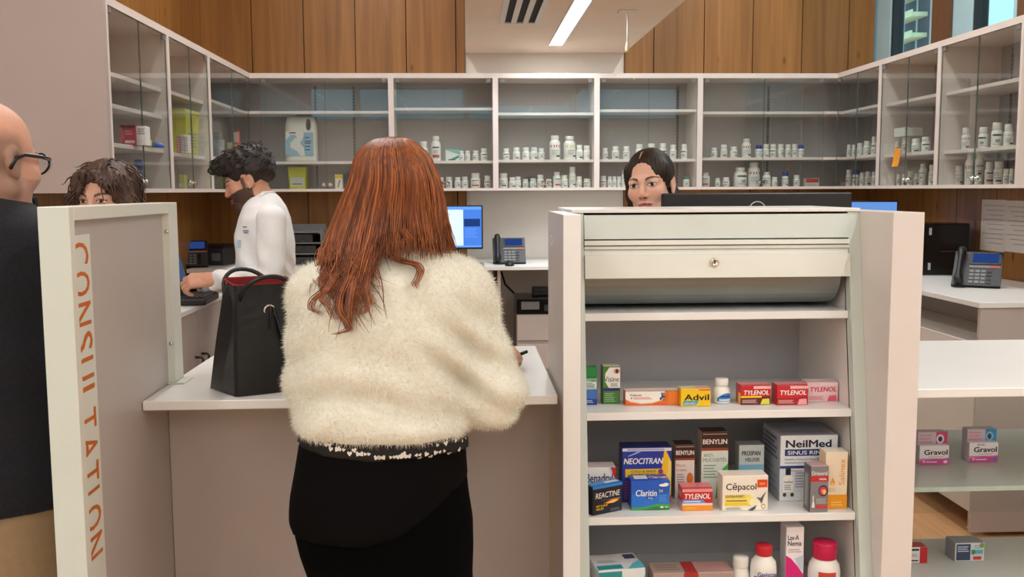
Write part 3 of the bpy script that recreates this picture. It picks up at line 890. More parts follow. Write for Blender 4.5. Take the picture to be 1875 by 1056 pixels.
STW = {'red': 'with red band', 'pink': 'with pink band', 'yellow': 'with yellow label', 'blue': 'with blue label', 'green': 'with green label', 'orange': 'with orange band', 'lowred': 'with red label foot', 'wedge': 'with dark wedge label', 'dark': 'with dark label', 'plain': 'with plain label'}
def shelf_row(cab, where, rows, shelf_z, plane, depth):
    """rows = (x px, width px, top px, kind, cap, style); bottoms stand on the shelf"""
    rows = sorted(rows, key=lambda r: r[0])
    for i, (x, w, yt, kind, cap, style) in enumerate(rows):
        dd = depth + (r_off[(i * 7) % 5])
        if plane == 'back':
            Y = YB + dd; p = pY(x, yt, Y); dist = Y; rz = RNG.uniform(-.5, .5)
        else:
            X = XR + dd; p = pX(x, yt, X); dist = p[1]; rz = -.6 + RNG.uniform(-.4, .4)
        W = w * dist / FPX; H = p[2] - shelf_z
        lab = '%s %s, %s from left, %s shelf, %s' % (SZW[kind].replace('white', 'blue-capped' if cap == 'blue' else 'green-capped' if cap == 'green' else 'white'), STW[style], ORD[i], where, cab)
        put_bottle(kind, cap, style, (p[0], p[1], shelf_z + .0006), W, H, rz, lab, 'pill bottles, ' + cab)
r_off = [0, .006, -.006, .01, -.003]
s_, l_, j_, t_ = 'small', 'large', 'jar', 'tall'
W_, B_ = 'white', 'blue'
up = lambda k: ZB + SH[k][0]
lo_ = ZB + .018
D1 = .12
shelf_row('cabinet by red hair', 'upper', [(776, 14.5, 259, s_, W_, 'red'), (798, 17, 249.5, l_, W_, 'lowred'), (844.6, 10, 276, s_, W_, 'plain'), (856, 10, 276, s_, W_, 'plain'),
    (871, 11.5, 275.6, s_, W_, 'plain'), (886, 12, 271.7, s_, W_, 'dark')], up('B'), 'back', D1)
shelf_row('cabinet by red hair', 'bottom', [(807, 11.5, 324.7, s_, W_, 'plain'), (822, 12, 324, s_, W_, 'dark'), (838, 11.5, 324.5, s_, W_, 'plain'), (851, 12, 323.5, s_, W_, 'plain'),
    (870.6, 17, 317, s_, W_, 'lowred'), (892.5, 12, 321.7, s_, W_, 'dark')], lo_, 'back', D1)
shelf_row('centre cabinet', 'upper', [(927, 11.5, 272, s_, W_, 'dark'), (945.5, 13, 270, s_, W_, 'wedge'), (963, 13, 270, s_, W_, 'plain'), (977.7, 13, 269.6, s_, W_, 'wedge'), (991, 11.5, 271.6, s_, W_, 'plain'),
    (1016, 20, 248.3, l_, W_, 'red'), (1043, 22, 249.5, l_, W_, 'yellow'), (1061, 12.5, 265.5, s_, W_, 'wedge'), (1074.5, 12.5, 266.7, s_, W_, 'yellow')], up('C'), 'back', D1)
shelf_row('centre cabinet', 'bottom', [(922, 15.5, 317, s_, W_, 'wedge'), (938.5, 12.5, 324.7, s_, W_, 'wedge'), (948.8, 10.5, 323.5, s_, W_, 'pink'), (962, 11, 328, s_, W_, 'plain'), (976, 12.5, 326.5, s_, W_, 'green'),
    (989.3, 12.5, 320, s_, W_, 'pink'), (1004.7, 11, 328, s_, W_, 'plain'), (1019.5, 14.5, 315, l_, W_, 'lowred'), (1033.5, 12.5, 320.5, s_, W_, 'green'), (1048, 13, 305.5, t_, W_, 'yellow'),
    (1060.5, 10.5, 323, s_, W_, 'yellow'), (1075, 13, 327, s_, W_, 'dark')], lo_, 'back', D1)
shelf_row('cabinet behind pharmacist', 'upper', [(1108, 10, 271, s_, W_, 'wedge'), (1127, 13, 268, s_, W_, 'wedge'), (1147, 12, 268, s_, W_, 'plain'), (1171, 13, 264, s_, W_, 'plain'), (1193, 14, 263, j_, W_, 'dark'),
    (1214, 13, 262.5, s_, W_, 'dark'), (1232.6, 11.5, 265, s_, W_, 'plain'), (1253, 11, 264, s_, W_, 'dark')], up('D'), 'back', D1)
shelf_row('cabinet behind pharmacist', 'bottom', [(1105, 11.5, 322, s_, W_, 'dark'), (1116.5, 8.2, 323, s_, W_, 'plain'), (1125, 8.2, 323, s_, W_, 'plain'), (1133.5, 8.2, 323, s_, W_, 'plain'), (1143, 10, 311.7, l_, W_, 'plain'),
    (1257, 12, 323, j_, 'green', 'plain')], lo_, 'back', D1)
shelf_row('widest cabinet', 'upper', [(1307.6, 11.5, 270.6, s_, W_, 'plain'), (1325.6, 12.5, 265, s_, W_, 'wedge'), (1343.8, 13.5, 268.6, s_, W_, 'dark'), (1367, 16.5, 254, l_, W_, 'red'), (1389.6, 13, 266, s_, B_, 'blue'),
    (1402.5, 11.5, 264, s_, W_, 'green'), (1416, 11.5, 264, s_, W_, 'dark'), (1429.6, 11.5, 264, s_, W_, 'plain'), (1443, 11.5, 264.5, s_, W_, 'plain'), (1455, 11, 264, s_, W_, 'plain'), (1467, 11, 265.5, s_, B_, 'blue')], up('E'), 'back', D1)
shelf_row('widest cabinet', 'bottom', [(1292.4, 14.5, 316, l_, W_, 'lowred'), (1314, 9.5, 326, s_, W_, 'plain'), (1329.6, 12.5, 324.6, s_, W_, 'dark'), (1355.7, 23.5, 306.8, l_, W_, 'dark'), (1380.4, 22, 297.5, l_, W_, 'red'),
    (1404, 15, 315, l_, W_, 'plain'), (1418.5, 11, 324, s_, W_, 'plain'), (1438, 12, 314.6, s_, B_, 'blue'), (1458.7, 11.5, 320.6, s_, W_, 'plain')], lo_, 'back', D1)
shelf_row('right corner cabinet', 'upper', [(1555, 8, 264.7, s_, W_, 'plain'), (1564, 8, 265, s_, W_, 'plain'), (1575, 11, 262, s_, W_, 'plain'), (1588, 13, 258, s_, W_, 'green'), (1601, 10, 250, s_, W_, 'dark')], up('F'), 'right', D1)
shelf_row('right corner cabinet', 'bottom', [(1555, 11, 311, s_, W_, 'plain'), (1568, 12, 311, s_, B_, 'dark'), (1579.5, 10, 316, s_, W_, 'plain'), (1590, 11, 314, s_, W_, 'wedge'), (1601, 9, 314, s_, W_, 'plain')], lo_, 'right', D1)
shelf_row('orange note cabinet', 'upper', [(1629, 10, 266, s_, W_, 'plain'), (1643, 11, 259, s_, W_, 'plain'), (1660, 15, 251, j_, W_, 'plain'), (1678, 16, 254, j_, W_, 'wedge'), (1696, 16, 251, j_, W_, 'dark')], up('G'), 'right', D1)
shelf_row('orange note cabinet', 'bottom', [(1637, 9, 319, s_, W_, 'plain'), (1646.5, 9, 319, s_, W_, 'plain'), (1656, 9, 319, s_, W_, 'wedge'), (1668, 12, 313, s_, W_, 'dark'), (1679, 10, 318, s_, W_, 'wedge'), (1691, 14, 300, l_, W_, 'plain'), (1707, 11, 302, s_, W_, 'pink')], lo_, 'right', D1)
shelf_row('nearest right cabinet', 'upper', [(1770, 16, 234, s_, W_, 'red'), (1802, 18, 233, s_, W_, 'dark'), (1827, 20, 224.7, s_, W_, 'dark'), (1848, 17, 227.5, s_, W_, 'orange')], up('H'), 'right', D1)
shelf_row('nearest right cabinet', 'bottom', [(1734, 12, 321, s_, W_, 'wedge'), (1757, 15, 303, s_, W_, 'pink'), (1776.5, 16, 281, l_, W_, 'red'), (1794.5, 17, 278, l_, W_, 'plain'), (1812.5, 16, 296, s_, W_, 'lowred'), (1830, 18, 295.5, s_, W_, 'wedge'),
    (1843, 10.5, 309, s_, W_, 'plain'), (1852.8, 9, 309, s_, W_, 'wedge')], lo_, 'right', D1)
# white jars stacked on top of two jars in the note cabinet
for (x, w, yt, yb, lab) in ((1666, 21, 242, 252, 'flat white carton lying on top of the pill jars in the orange note cabinet'),):
    p = pX(x, yb, XR + .12)
    zz = max(float(pX(1660, 251, XR + .12)[2]), float(pX(1678, 254, XR + .12)[2])) + .002
    o = MB().box((-.06, -.075, 0), (.05, .06, .05), 0, .002).build('carton', LBL, None, (p[0], p[1] + .02, zz)); tag(o, lab, 'carton')

# ------------------------------------------------------------------ cartons
def carton(name, label, w, h, d, loc, rz, base, deco=(), cat='medicine box', top=None, side=None, group=None):
    """folding carton, front = -y; deco in front coordinates u 0..1, v 0..1 (list of prints, each laid over the last)"""
    mats, idx = [], {}
    def M(c):
        k = tuple(c)
        if k not in idx: idx[k] = len(mats); mats.append(ink(k, .32))
        return idx[k]
    mb = MB()
    mb.box((-w / 2, 0, 0), (w / 2, d, h), M(base), min(.0012, d * .05), {'+z': M(top or base), '-x': M(side or base), '+x': M(side or base)})
    lay = 0
    for it in deco:
        lay += 1
        e = .00022 + .00009 * lay
        kind = it[0]; face = 'f'
        if kind[:2] in ('T:', 'L:', 'R:'): face, kind = kind[0], kind[2:]
        if face == 'f': O, U, Vv, fw, fh = np.array((-w / 2, -e, 0)), np.array((1., 0, 0)), np.array((0, 0, 1.)), w, h
        elif face == 'T': O, U, Vv, fw, fh = np.array((-w / 2, 0, h + e)), np.array((1., 0, 0)), np.array((0, 1., 0)), w, d
        elif face == 'L': O, U, Vv, fw, fh = np.array((-w / 2 - e, d, 0)), np.array((0, -1., 0)), np.array((0, 0, 1.)), d, h
        else: O, U, Vv, fw, fh = np.array((w / 2 + e, 0, 0)), np.array((0, 1., 0)), np.array((0, 0, 1.)), d, h
        pt = lambda u, v: O + U * u * fw + Vv * v * fh
        if kind == 'rect':
            _, u0, v0, u1, v1, c = it; mb.poly([pt(u0, v0), pt(u1, v0), pt(u1, v1), pt(u0, v1)], M(c))
        elif kind == 'poly':
            mb.poly([pt(*q) for q in it[1]], M(it[2]))
        elif kind == 'ell':
            _, cu, cv, ru, rv, c = it
            mb.poly([pt(cu + ru * math.cos(a), cv + rv * math.sin(a)) for a in np.linspace(0, 2 * math.pi, 24, endpoint=False)], M(c))
        elif kind == 'lines':       # small print
            _, u0, v0, u1, v1, n, c = it
            for i in range(n):
                va = v0 + (v1 - v0) * (i + .25) / n; vb = v0 + (v1 - v0) * (i + .7) / n
                ub = u1 - (u1 - u0) * [0, .12, .05, .25, .1][i % 5]
                mb.poly([pt(u0, va), pt(ub, va), pt(ub, vb), pt(u0, vb)], M(c))
        elif kind == 'text':
            _, s, u, v, hh, c = it[:6]; o = it[6] if len(it) > 6 else {}
            fit = o['fit'] * fw if 'fit' in o else None
            ux, uy = U, Vv
            if o.get('up'): ux, uy = Vv, -U; fit = o['fit'] * fh if 'fit' in o else None
            if 'tilt' in o:
                a = math.radians(o['tilt']); ux, uy = ux * math.cos(a) + uy * math.sin(a), uy * math.cos(a) - ux * math.sin(a)
            mb.text(s, pt(u, v), ux, uy, hh * (fh if not o.get('up') else fw), M(c), o.get('al', 'l'), o.get('b', .02), o.get('sh', 0), fit)
    ob = mb.build(name, mats, None, loc, (0, 0, rz))
    return tag(ob, label, cat, group)
def place(name, label, xl, xr, yb, yt, z, d, base, deco=(), Y=None, rz=0.0, clip=None, **kw):
    """front lower edge between xl and xr, standing on the shelf at z with its base line at yb (or front at Y), top front edge at yt"""
    xm = (xl + xr) / 2
    p = pZ(xm, yb, z) if Y is None else np.array([pY(xm, yb or 900, Y)[0], Y, z])
    Yf = p[1]
    w = (xr - xl) * Yf / FPX / math.cos(rz) * 1.0
    if Y is not None:      # lean of verticals: take x at the height of the top edge
        p[0] = pY(xm, yt, Yf)[0]
    h = float(pY(xm, yt, Yf)[2]) - z
    return carton(name, label, w, h, d, (p[0], Yf, z + .0006), rz, base, deco, **kw)
K, WH, RD, YE, BL, NV, GN = (22, 22, 26), (244, 242, 236), (196, 32, 44), (246, 208, 36), (30, 84, 190), (24, 34, 92), (52, 150, 66)
Z2, Z3, Z4 = SHZ[1], SHZ[2], SHZ[3]
place('medicine_carton', 'green, white and blue eye drop carton beside the left stand frame', 1069, 1093.5, 741.5, 673, Z2, .03, (236, 244, 238), [
    ('rect', 0, 0, 1, .42, (28, 62, 150)), ('rect', 0, .16, 1, .42, (66, 118, 190)), ('rect', 0, .70, 1, 1, (30, 138, 70)), ('rect', 0, .62, 1, .72, (150, 206, 160)),
    ('text', 'Refresh', .06, .70, .085, (22, 60, 70), {'fit': .86, 'b': .01}), ('text', 'Tears', .5, .63, .05, (22, 60, 70), {'al': 'l'}), ('lines', .1, .44, .85, .6, 4, (90, 130, 130)), ('lines', .1, .05, .7, .14, 2, (200, 214, 236))], side=(24, 60, 120), top=(40, 140, 80))
place('medicine_carton', 'tall green and white eye drop carton with an eye picture', 1103, 1135.5, 739.5, 670, Z2, .032, (70, 128, 58), [
    ('rect', 0, .34, 1, .42, (44, 40, 110)), ('rect', 0, .42, 1, .96, WH), ('poly', [(0, .42), (.35, .42), (.12, .6), (.14, .8), (.4, .97), (0, .97)], (70, 128, 58)), ('ell', .8, .86, .19, .07, (214, 170, 150)), ('ell', .82, .86, .09, .055, (92, 58, 48)),
    ('ell', .82, .86, .045, .03, K), ('text', 'Visine', .06, .58, .15, (30, 34, 44), {'fit': .88, 'b': .0}), ('lines', .45, .45, .9, .55, 3, (110, 140, 110)), ('lines', .12, .05, .72, .3, 5, (150, 190, 140)), ('L:rect', 0, 0, 1, 1, (44, 92, 46))], side=(44, 92, 46), top=(206, 204, 190))
place('medicine_carton', 'long white and orange gel tube carton lying on the upper stand shelf', 1143.5, 1244, 742, 716.5, Z2, .035, (240, 112, 42), [
    ('poly', [(0, 0), (.78, 0), (.66, .3), (.5, .12), (.3, .1), (.1, .25), (0, .45)], (236, 104, 40)), ('poly', [(0, .45), (.1, .25), (.3, .1), (.5, .12), (.68, .3), (.74, .9), (.74, 1), (0, 1)], (246, 240, 230)),
    ('poly', [(0, .38), (.1, .2), (.3, .06), (.5, .1), (.67, .3), (.67, .36), (.5, .17), (.3, .13), (.1, .27), (0, .47)], (244, 150, 90)),
    ('text', 'Voltaren', .08, .66, .17, (40, 34, 34), {'fit': .22, 'b': .01}), ('ell', .115, .52, .012, .05, (30, 30, 30)), ('lines', .15, .42, .5, .6, 2, (230, 120, 90)),
    ('poly', [(.66, .3), (.70, .55), (.76, .62), (.71, .68), (.69, .9), (.67, .9), (.68, .62), (.64, .5)], (30, 60, 110)), ('ell', .72, .82, .018, .09, (40, 140, 160)), ('poly', [(.70, .3), (.74, .5), (.78, .8), (.75, .5), (.73, .3)], (40, 140, 100)),
    ('rect', .80, .02, 1, .98, (242, 130, 40)), ('T:rect', 0, 0, 1, 1, (246, 230, 216))], top=(246, 232, 220), side=(238, 110, 40))
place('medicine_carton', 'yellow painkiller carton with big black letters and a blue tag', 1245.5, 1302, 744.5, 712, Z2, .04, (246, 202, 28), [
    ('text', 'Advil', .12, .36, .34, K, {'fit': .82, 'b': .03}), ('poly', [(.08, .08), (.50, .08), (.62, .32), (.08, .32)], (46, 160, 200)), ('text', 'LIQUI-GELS', .11, .13, .11, WH, {'fit': .38}), ('T:rect', .55, .1, 1, .8, (240, 190, 170)), ('rect', .6, .9, 1, .97, (226, 90, 60))], top=(236, 222, 180), side=(236, 190, 30))
for lab, xl, xr, yb, yt, base, low, pill, txt, br in (
        ('red, yellow and maroon painkiller carton third from right on the upper stand shelf', 1355, 1412, 741, 706, (200, 34, 44), (104, 24, 34), (224, 226, 70), WH, YE),
        ('red painkiller carton with a pale pink corner, second from right on the upper stand shelf', 1421, 1480.5, 741.6, 705.5, (206, 40, 52), (176, 24, 36), (250, 170, 176), WH, (206, 40, 52)),
        ('pink and white painkiller carton at the right end of the upper stand shelf', 1476, 1535, 735, 700, (246, 210, 212), (246, 206, 208), (236, 96, 112), (214, 50, 66), (248, 214, 216))):
    place('medicine_carton', lab, xl, xr, yb, yt, Z2, .045, base, [
        ('rect', 0, 0, 1, .42, low), ('rect', 0, .42, 1, .98, base), ('rect', 0, .36, .7, .46, br), ('rect', .42, .82, 1, .97, (248, 190, 190) if base[1] < 100 else (250, 224, 224)), ('text', 'TYLENOL', .10, .52, .24, txt, {'fit': .84, 'b': .03, 'sh': .15}),
        ('poly', [(.66, .02), (.72, .30), (.95, .32), (.97, .02)], pill), ('lines', .05, .08, .55, .28, 3, (230, 190, 180) if base[1] < 100 else (220, 120, 130)), ('L:rect', .55, 0, 1, .6, br), ('T:rect', 0, .1, 1, .9, (236, 150, 150) if base[1] < 100 else (250, 226, 226))], top=(226, 90, 96) if base[1] < 100 else (250, 222, 222), side=base)
# white medicine bottle with a blue label
p = pZ(1325, 740, Z2)
zt_ = float(pY(1325, 695.6, p[1])[2])
hh, ww = zt_ - Z2, 32.5 * p[1] / FPX
t = thing('medicine_bottle', 'small white medicine bottle with a blue label on the upper stand shelf', 'bottle', (p[0], p[1] + ww / 2, Z2 + .0006))
mb = MB().lathe([(ww * .46, 0), (ww * .5, .003), (ww * .5, hh * .42), (ww * .47, hh * .58), (ww * .33, hh * .68), (ww * .30, hh * .74)], n=28); mb.build('bottle_body', BWHITE, t)
mb = MB().lathe([(ww * .37, hh * .72), (ww * .38, hh * .74), (ww * .38, hh * .97), (ww * .35, hh), (0, hh)], n=28); mb.build('cap', WHITEP, t)
mb = MB()
def wrap(mb, r, a0, a1, z0, z1, m, n=10, arch=0.0):
    V = []
    for i in range(n + 1):
        a = math.radians(-90 + a0 + (a1 - a0) * i / n); q = 1 - ((2 * i / n - 1) ** 2)
        V += [(r * math.cos(a), r * math.sin(a), z0), (r * math.cos(a), r * math.sin(a), z1 + arch * q)]
    mb.add(V, [(2 * i, 2 * i + 2, 2 * i + 3, 2 * i + 1) for i in range(n)], m)
wrap(mb, ww * .504, -45, 95, .006, hh * .22, 0, arch=hh * .22); wrap(mb, ww * .507, -30, 60, hh * .12, hh * .2, 1); wrap(mb, ww * .507, -20, 50, hh * .26, hh * .34, 2)
mb.build('label', [ink((48, 132, 206)), ink((210, 230, 246)), ink((24, 70, 150))], t)

# middle stand shelf
place('medicine_carton', 'white allergy carton with a red corner, half hidden behind the black carton', 1071, 1129, 900, 856, Z3, .05, WH, [
    ('poly', [(.80, 1), (1, 1), (1, .55)], RD), ('poly', [(.74, 1), (.82, 1), (1, .62), (1, .48)], (214, 222, 230)), ('text', 'Benadryl', .02, .60, .26, (30, 40, 110), {'fit': .88, 'b': .01}), ('text', 'ALLERGY', .42, .14, .12, (60, 66, 90), {'fit': .5})], Y=2.325, top=(236, 226, 226))
p0, p1 = pZ(1085, 945, Z3), pZ(1139, 934, Z3)
rzr = math.atan2(p1[1] - p0[1], p1[0] - p0[0])
wR = float(np.hypot(*(p1 - p0)[:2])); pm = (p0 + p1) / 2
carton('medicine_carton', 'black allergy carton with blue top band turned at the left of the middle shelf', wR, float(pY(1107, 887, pm[1])[2]) - Z3, .028, (pm[0], pm[1], Z3 + .0006), rzr, (18, 20, 34), [
    ('text', 'REACTINE', .10, .56, .20, WH, {'fit': .82, 'b': .01, 'sh': .12}), ('rect', .3, .46, .95, .5, (70, 76, 100)), ('poly', [(.35, .36), (.62, .46), (.95, .47), (.7, .36)], (226, 120, 40)), ('poly', [(.45, .34), (.7, .44), (.9, .40), (.7, .33)], (250, 200, 90)),
    ('text', 'FAST 24 HOUR', .12, .26, .07, YE, {'fit': .38}), ('text', 'RELIEF', .12, .16, .07, YE, {'fit': .25}), ('rect', 0, .9, 1, .99, (40, 130, 210)), ('T:rect', 0, 0, 1, 1, (40, 130, 210)), ('T:rect', .5, .25, .95, .75, (210, 230, 246)), ('lines', .6, .05, .92, .16, 2, (120, 124, 140))], cat='medicine box', top=(40, 130, 210))
place('medicine_carton', 'large blue cold remedy carton with a yellow slash', 1138, 1231.5, 916, 819, Z3, .055, (26, 54, 156), [
    ('poly', [(.86, 1), (1, .72), (1, 0), (.72, 0)], (248, 196, 40)), ('poly', [(.95, .82), (1, .72), (1, 0), (.84, 0)], (246, 214, 110)), ('rect', 0, .93, 1, .985, (226, 228, 240)), ('rect', .1, .945, .85, .97, (150, 160, 210)),
    ('text', 'NEOCITRAN', .03, .70, .11, WH, {'fit': .80, 'b': .03, 'sh': .2}), ('poly', [(.1, .84), (.3, .92), (.38, .92), (.14, .84)], (170, 200, 240)), ('poly', [(.06, .46), (.80, .46), (.84, .61), (.06, .61)], (244, 196, 44)),
    ('text', 'COLD & SINUS', .18, .545, .042, NV, {'fit': .5}), ('text', 'RHUME ET SINUS', .18, .48, .042, NV, {'fit': .58}), ('ell', .78, .56, .05, .045, (140, 60, 130)), ('ell', .82, .49, .04, .04, (236, 110, 60)), ('lines', .05, .05, .14, .4, 7, (190, 70, 90)), ('rect', .76, 0, 1, .12, (226, 110, 60))],
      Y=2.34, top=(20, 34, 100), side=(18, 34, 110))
place('medicine_carton', 'blue allergy carton with white cloud and green field, front of middle shelf', 1154, 1227.5, 934, 880, Z3, .05, (36, 116, 214), [
    ('rect', 0, .55, 1, .99, (24, 92, 196)), ('poly', [(0, 0), (1, 0), (1, .2), (.7, .22), (.35, .12), (0, .1)], (70, 160, 84)), ('poly', [(.3, 0), (1, 0), (1, .1), (.6, .12)], (40, 130, 60)), ('text', 'Claritin', .12, .48, .22, WH, {'fit': .54, 'b': .02, 'sh': .12}), ('rect', .40, .38, .60, .45, (20, 60, 150)), ('text', 'Allergy', .43, .39, .05, WH, {'fit': .14}),
    ('text', '24', .72, .6, .1, (246, 206, 60), {'fit': .1}), ('ell', .84, .84, .12, .05, WH), ('ell', .9, .87, .07, .05, WH), ('lines', .72, .26, .95, .52, 5, (90, 160, 230)), ('ell', .8, .1, .05, .03, WH), ('ell', .92, .1, .05, .03, (170, 214, 120)), ('T:rect', .1, .2, .45, .8, (220, 228, 240)), ('T:text', 'Claritin', .5, .3, .35, WH, {'fit': .45})],
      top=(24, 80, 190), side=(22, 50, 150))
def benylin(lab, xl, xr, yt, extra):
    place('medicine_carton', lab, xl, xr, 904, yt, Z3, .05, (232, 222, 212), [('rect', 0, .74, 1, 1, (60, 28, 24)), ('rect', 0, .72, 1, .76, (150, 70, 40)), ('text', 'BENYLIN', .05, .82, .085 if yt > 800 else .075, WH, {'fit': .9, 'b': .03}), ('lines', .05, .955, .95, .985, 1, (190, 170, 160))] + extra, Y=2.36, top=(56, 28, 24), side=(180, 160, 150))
benylin('brown and cream cough syrup carton with an orange disc, the shorter of the pair', 1235.5, 1273.5, 815, [('text', 'Rhume', .08, .60, .06, (214, 130, 110), {'fit': .45, 'b': 0}), ('text', 'des adultes', .08, .52, .05, (214, 130, 110), {'fit': .5, 'b': 0}), ('lines', .1, .3, .5, .48, 4, (180, 160, 150)), ('ell', .76, .38, .16, .11, (228, 120, 50))])
benylin('tall dark brown and white cough syrup carton with green swirl', 1284, 1335, 791, [('rect', 0, 0, 1, .715, (226, 232, 222)), ('text', 'ANTI-', .08, .625, .055, (70, 110, 80), {'fit': .38, 'b': 0}), ('text', 'MUCOSITÉS', .06, .555, .055, (60, 100, 70), {'fit': .88, 'b': .0}), ('lines', .08, .3, .6, .52, 5, (150, 170, 150)),
    ('poly', [(.55, 0), (.6, .25), (.8, .45), (1, .52), (1, 0)], (80, 180, 74)), ('poly', [(.75, 0), (.72, .2), (.85, .4), (1, .45), (1, 0)], (140, 210, 110)), ('ell', .78, .2, .1, .05, (230, 240, 224))])
place('medicine_carton', 'white, pale blue and dark green cough syrup carton at the back', 1352.5, 1401, 905, 815, Z3, .045, (196, 206, 204), [
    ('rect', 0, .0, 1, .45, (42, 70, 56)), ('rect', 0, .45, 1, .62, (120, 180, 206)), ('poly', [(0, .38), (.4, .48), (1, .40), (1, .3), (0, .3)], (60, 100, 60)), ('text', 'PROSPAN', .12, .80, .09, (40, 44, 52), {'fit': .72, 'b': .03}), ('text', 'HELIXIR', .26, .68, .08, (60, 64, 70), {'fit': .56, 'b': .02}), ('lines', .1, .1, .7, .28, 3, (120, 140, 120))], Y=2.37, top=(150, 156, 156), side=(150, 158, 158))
place('medicine_carton', 'red painkiller carton with orange foot and white lettering, middle stand shelf', 1247.5, 1306, 935, 894.5, Z3, .05, (198, 36, 46), [
    ('rect', 0, .84, 1, .98, (236, 150, 150)), ('rect', 0, 0, 1, .24, (244, 150, 44)), ('rect', 0, .24, 1, .34, (240, 214, 200)), ('poly', [(0, .34), (.78, .34), (.68, .5), (0, .5)], (110, 150, 216)), ('text', 'TYLENOL', .08, .54, .24, WH, {'fit': .84, 'b': .03, 'sh': .15}), ('lines', .05, .37, .6, .47, 1, (230, 236, 250)), ('lines', .1, .05, .5, .18, 2, (246, 200, 60)), ('L:rect', .1, .55, .9, .8, (240, 160, 160)), ('L:rect', 0, 0, 1, .4, (226, 196, 196)), ('T:rect', 0, .1, 1, .9, (230, 120, 124))], top=(222, 90, 96), side=(212, 90, 96))
place('medicine_carton', 'cream lozenge carton with black lettering and lemons', 1320, 1408, 935, 871, Z3, .05, (246, 238, 222), [
    ('text', 'C\u0113pacol', .08, .60, .19, K, {'fit': .66, 'b': .01}), ('rect', .76, .66, .98, .88, (230, 74, 40)), ('text', 'NEW', .81, .73, .07, (250, 210, 90), {'fit': .12}), ('rect', .05, .14, .62, .46, (250, 228, 110)), ('rect', .05, .36, .5, .46, (226, 206, 110)), ('text', 'EXTRA-FORT', .08, .385, .06, (60, 56, 40), {'fit': .38}),
    ('rect', .05, .16, .62, .24, (246, 210, 60)), ('lines', .08, .25, .56, .33, 1, (150, 130, 60)), ('ell', .62, .27, .09, .13, (250, 232, 120)), ('ell', .66, .25, .07, .1, (252, 244, 190)), ('ell', .90, .12, .045, .07, (196, 150, 40)), ('ell', .90, .12, .03, .045, (246, 238, 222)), ('poly', [(.56, .02), (.70, .12), (.75, .16), (.72, .05), (.66, .0)], (80, 84, 86)),
    ('poly', [(.74, .38), (.84, .36), (.96, .56), (.9, .38), (.86, .2), (.82, .3)], (88, 92, 94)), ('lines', .08, .03, .42, .11, 2, (150, 146, 140))], top=(240, 232, 218), side=(236, 226, 206))
place('medicine_carton', 'large white sinus rinse kit carton with navy band', 1426.5, 1538, 915, 797, Z3, .14, (226, 230, 232), [
    ('text', 'NeilMed', .10, .82, .115, (20, 26, 52), {'fit': .78, 'b': .035}), ('rect', .08, .69, .88, .79, (36, 56, 120)), ('text', 'SINUS RINSE', .13, .71, .06, WH, {'fit': .7, 'b': .02}), ('text', 'Healthy Natural Sinus Relief', .08, .625, .03, (110, 116, 130), {'fit': .7, 'b': .01}), ('lines', .08, .57, .6, .6, 1, (150, 154, 164)),
    ('rect', 0, .5, 1, .54, (44, 62, 122)), ('rect', 0, .14, 1, .5, (214, 222, 230)), ('text', 'Premier', .2, .45, .03, (190, 60, 90), {'fit': .2}), ('rect', .10, .40, .19, .5, (30, 32, 40)), ('poly', [(.06, .14), (.24, .14), (.24, .36), (.19, .40), (.11, .40), (.06, .36)], WH), ('text', 'NeilMed', .075, .28, .03, (60, 64, 84), {'fit': .15}), ('lines', .08, .17, .2, .26, 3, (150, 154, 170)), ('lines', .27, .2, .45, .45, 6, (150, 156, 170)), ('ell', .09, .1, .03, .03, (60, 60, 66)), ('ell', .22, .1, .03, .03, (60, 60, 66)),
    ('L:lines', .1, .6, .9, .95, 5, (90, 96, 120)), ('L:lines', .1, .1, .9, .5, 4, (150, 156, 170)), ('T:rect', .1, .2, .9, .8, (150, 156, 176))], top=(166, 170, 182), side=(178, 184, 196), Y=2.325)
place('medicine_carton', 'small grey nasal spray carton with a red band and round emblem', 1481, 1516.5, 937.5, 853, Z3, .04, (132, 130, 132), [
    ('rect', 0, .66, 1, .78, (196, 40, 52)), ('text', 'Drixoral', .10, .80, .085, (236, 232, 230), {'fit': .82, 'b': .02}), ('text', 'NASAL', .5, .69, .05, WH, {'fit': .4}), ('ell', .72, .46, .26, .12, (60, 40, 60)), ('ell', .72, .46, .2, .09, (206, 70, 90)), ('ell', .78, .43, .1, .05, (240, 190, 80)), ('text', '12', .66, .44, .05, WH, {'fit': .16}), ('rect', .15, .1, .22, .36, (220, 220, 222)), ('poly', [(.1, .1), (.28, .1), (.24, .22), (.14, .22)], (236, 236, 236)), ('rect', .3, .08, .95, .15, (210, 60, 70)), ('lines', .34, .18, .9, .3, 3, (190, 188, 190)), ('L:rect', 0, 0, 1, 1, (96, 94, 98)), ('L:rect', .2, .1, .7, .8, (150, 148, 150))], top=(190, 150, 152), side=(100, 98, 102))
place('medicine_carton', 'cream and orange nasal rinse carton with upright orange lettering', 1508, 1551.5, 931.5, 828, Z3, .045, (244, 228, 200), [
    ('rect', 0, 0, 1, .25, (240, 160, 34)), ('text', 'Salinex', .86, .42, .26, (240, 150, 40), {'up': 1, 'fit': .46, 'b': 0}), ('ell', .34, .46, .1, .05, (244, 170, 60)), ('poly', [(.26, .48), (.34, .56), (.42, .48)], (244, 170, 60)), ('ell', .34, .44, .05, .025, (250, 220, 150)), ('lines', .1, .3, .5, .38, 3, (224, 196, 160)), ('lines', .3, .05, .8, .14, 2, (250, 200, 110))], top=(250, 240, 222), side=(236, 206, 160))
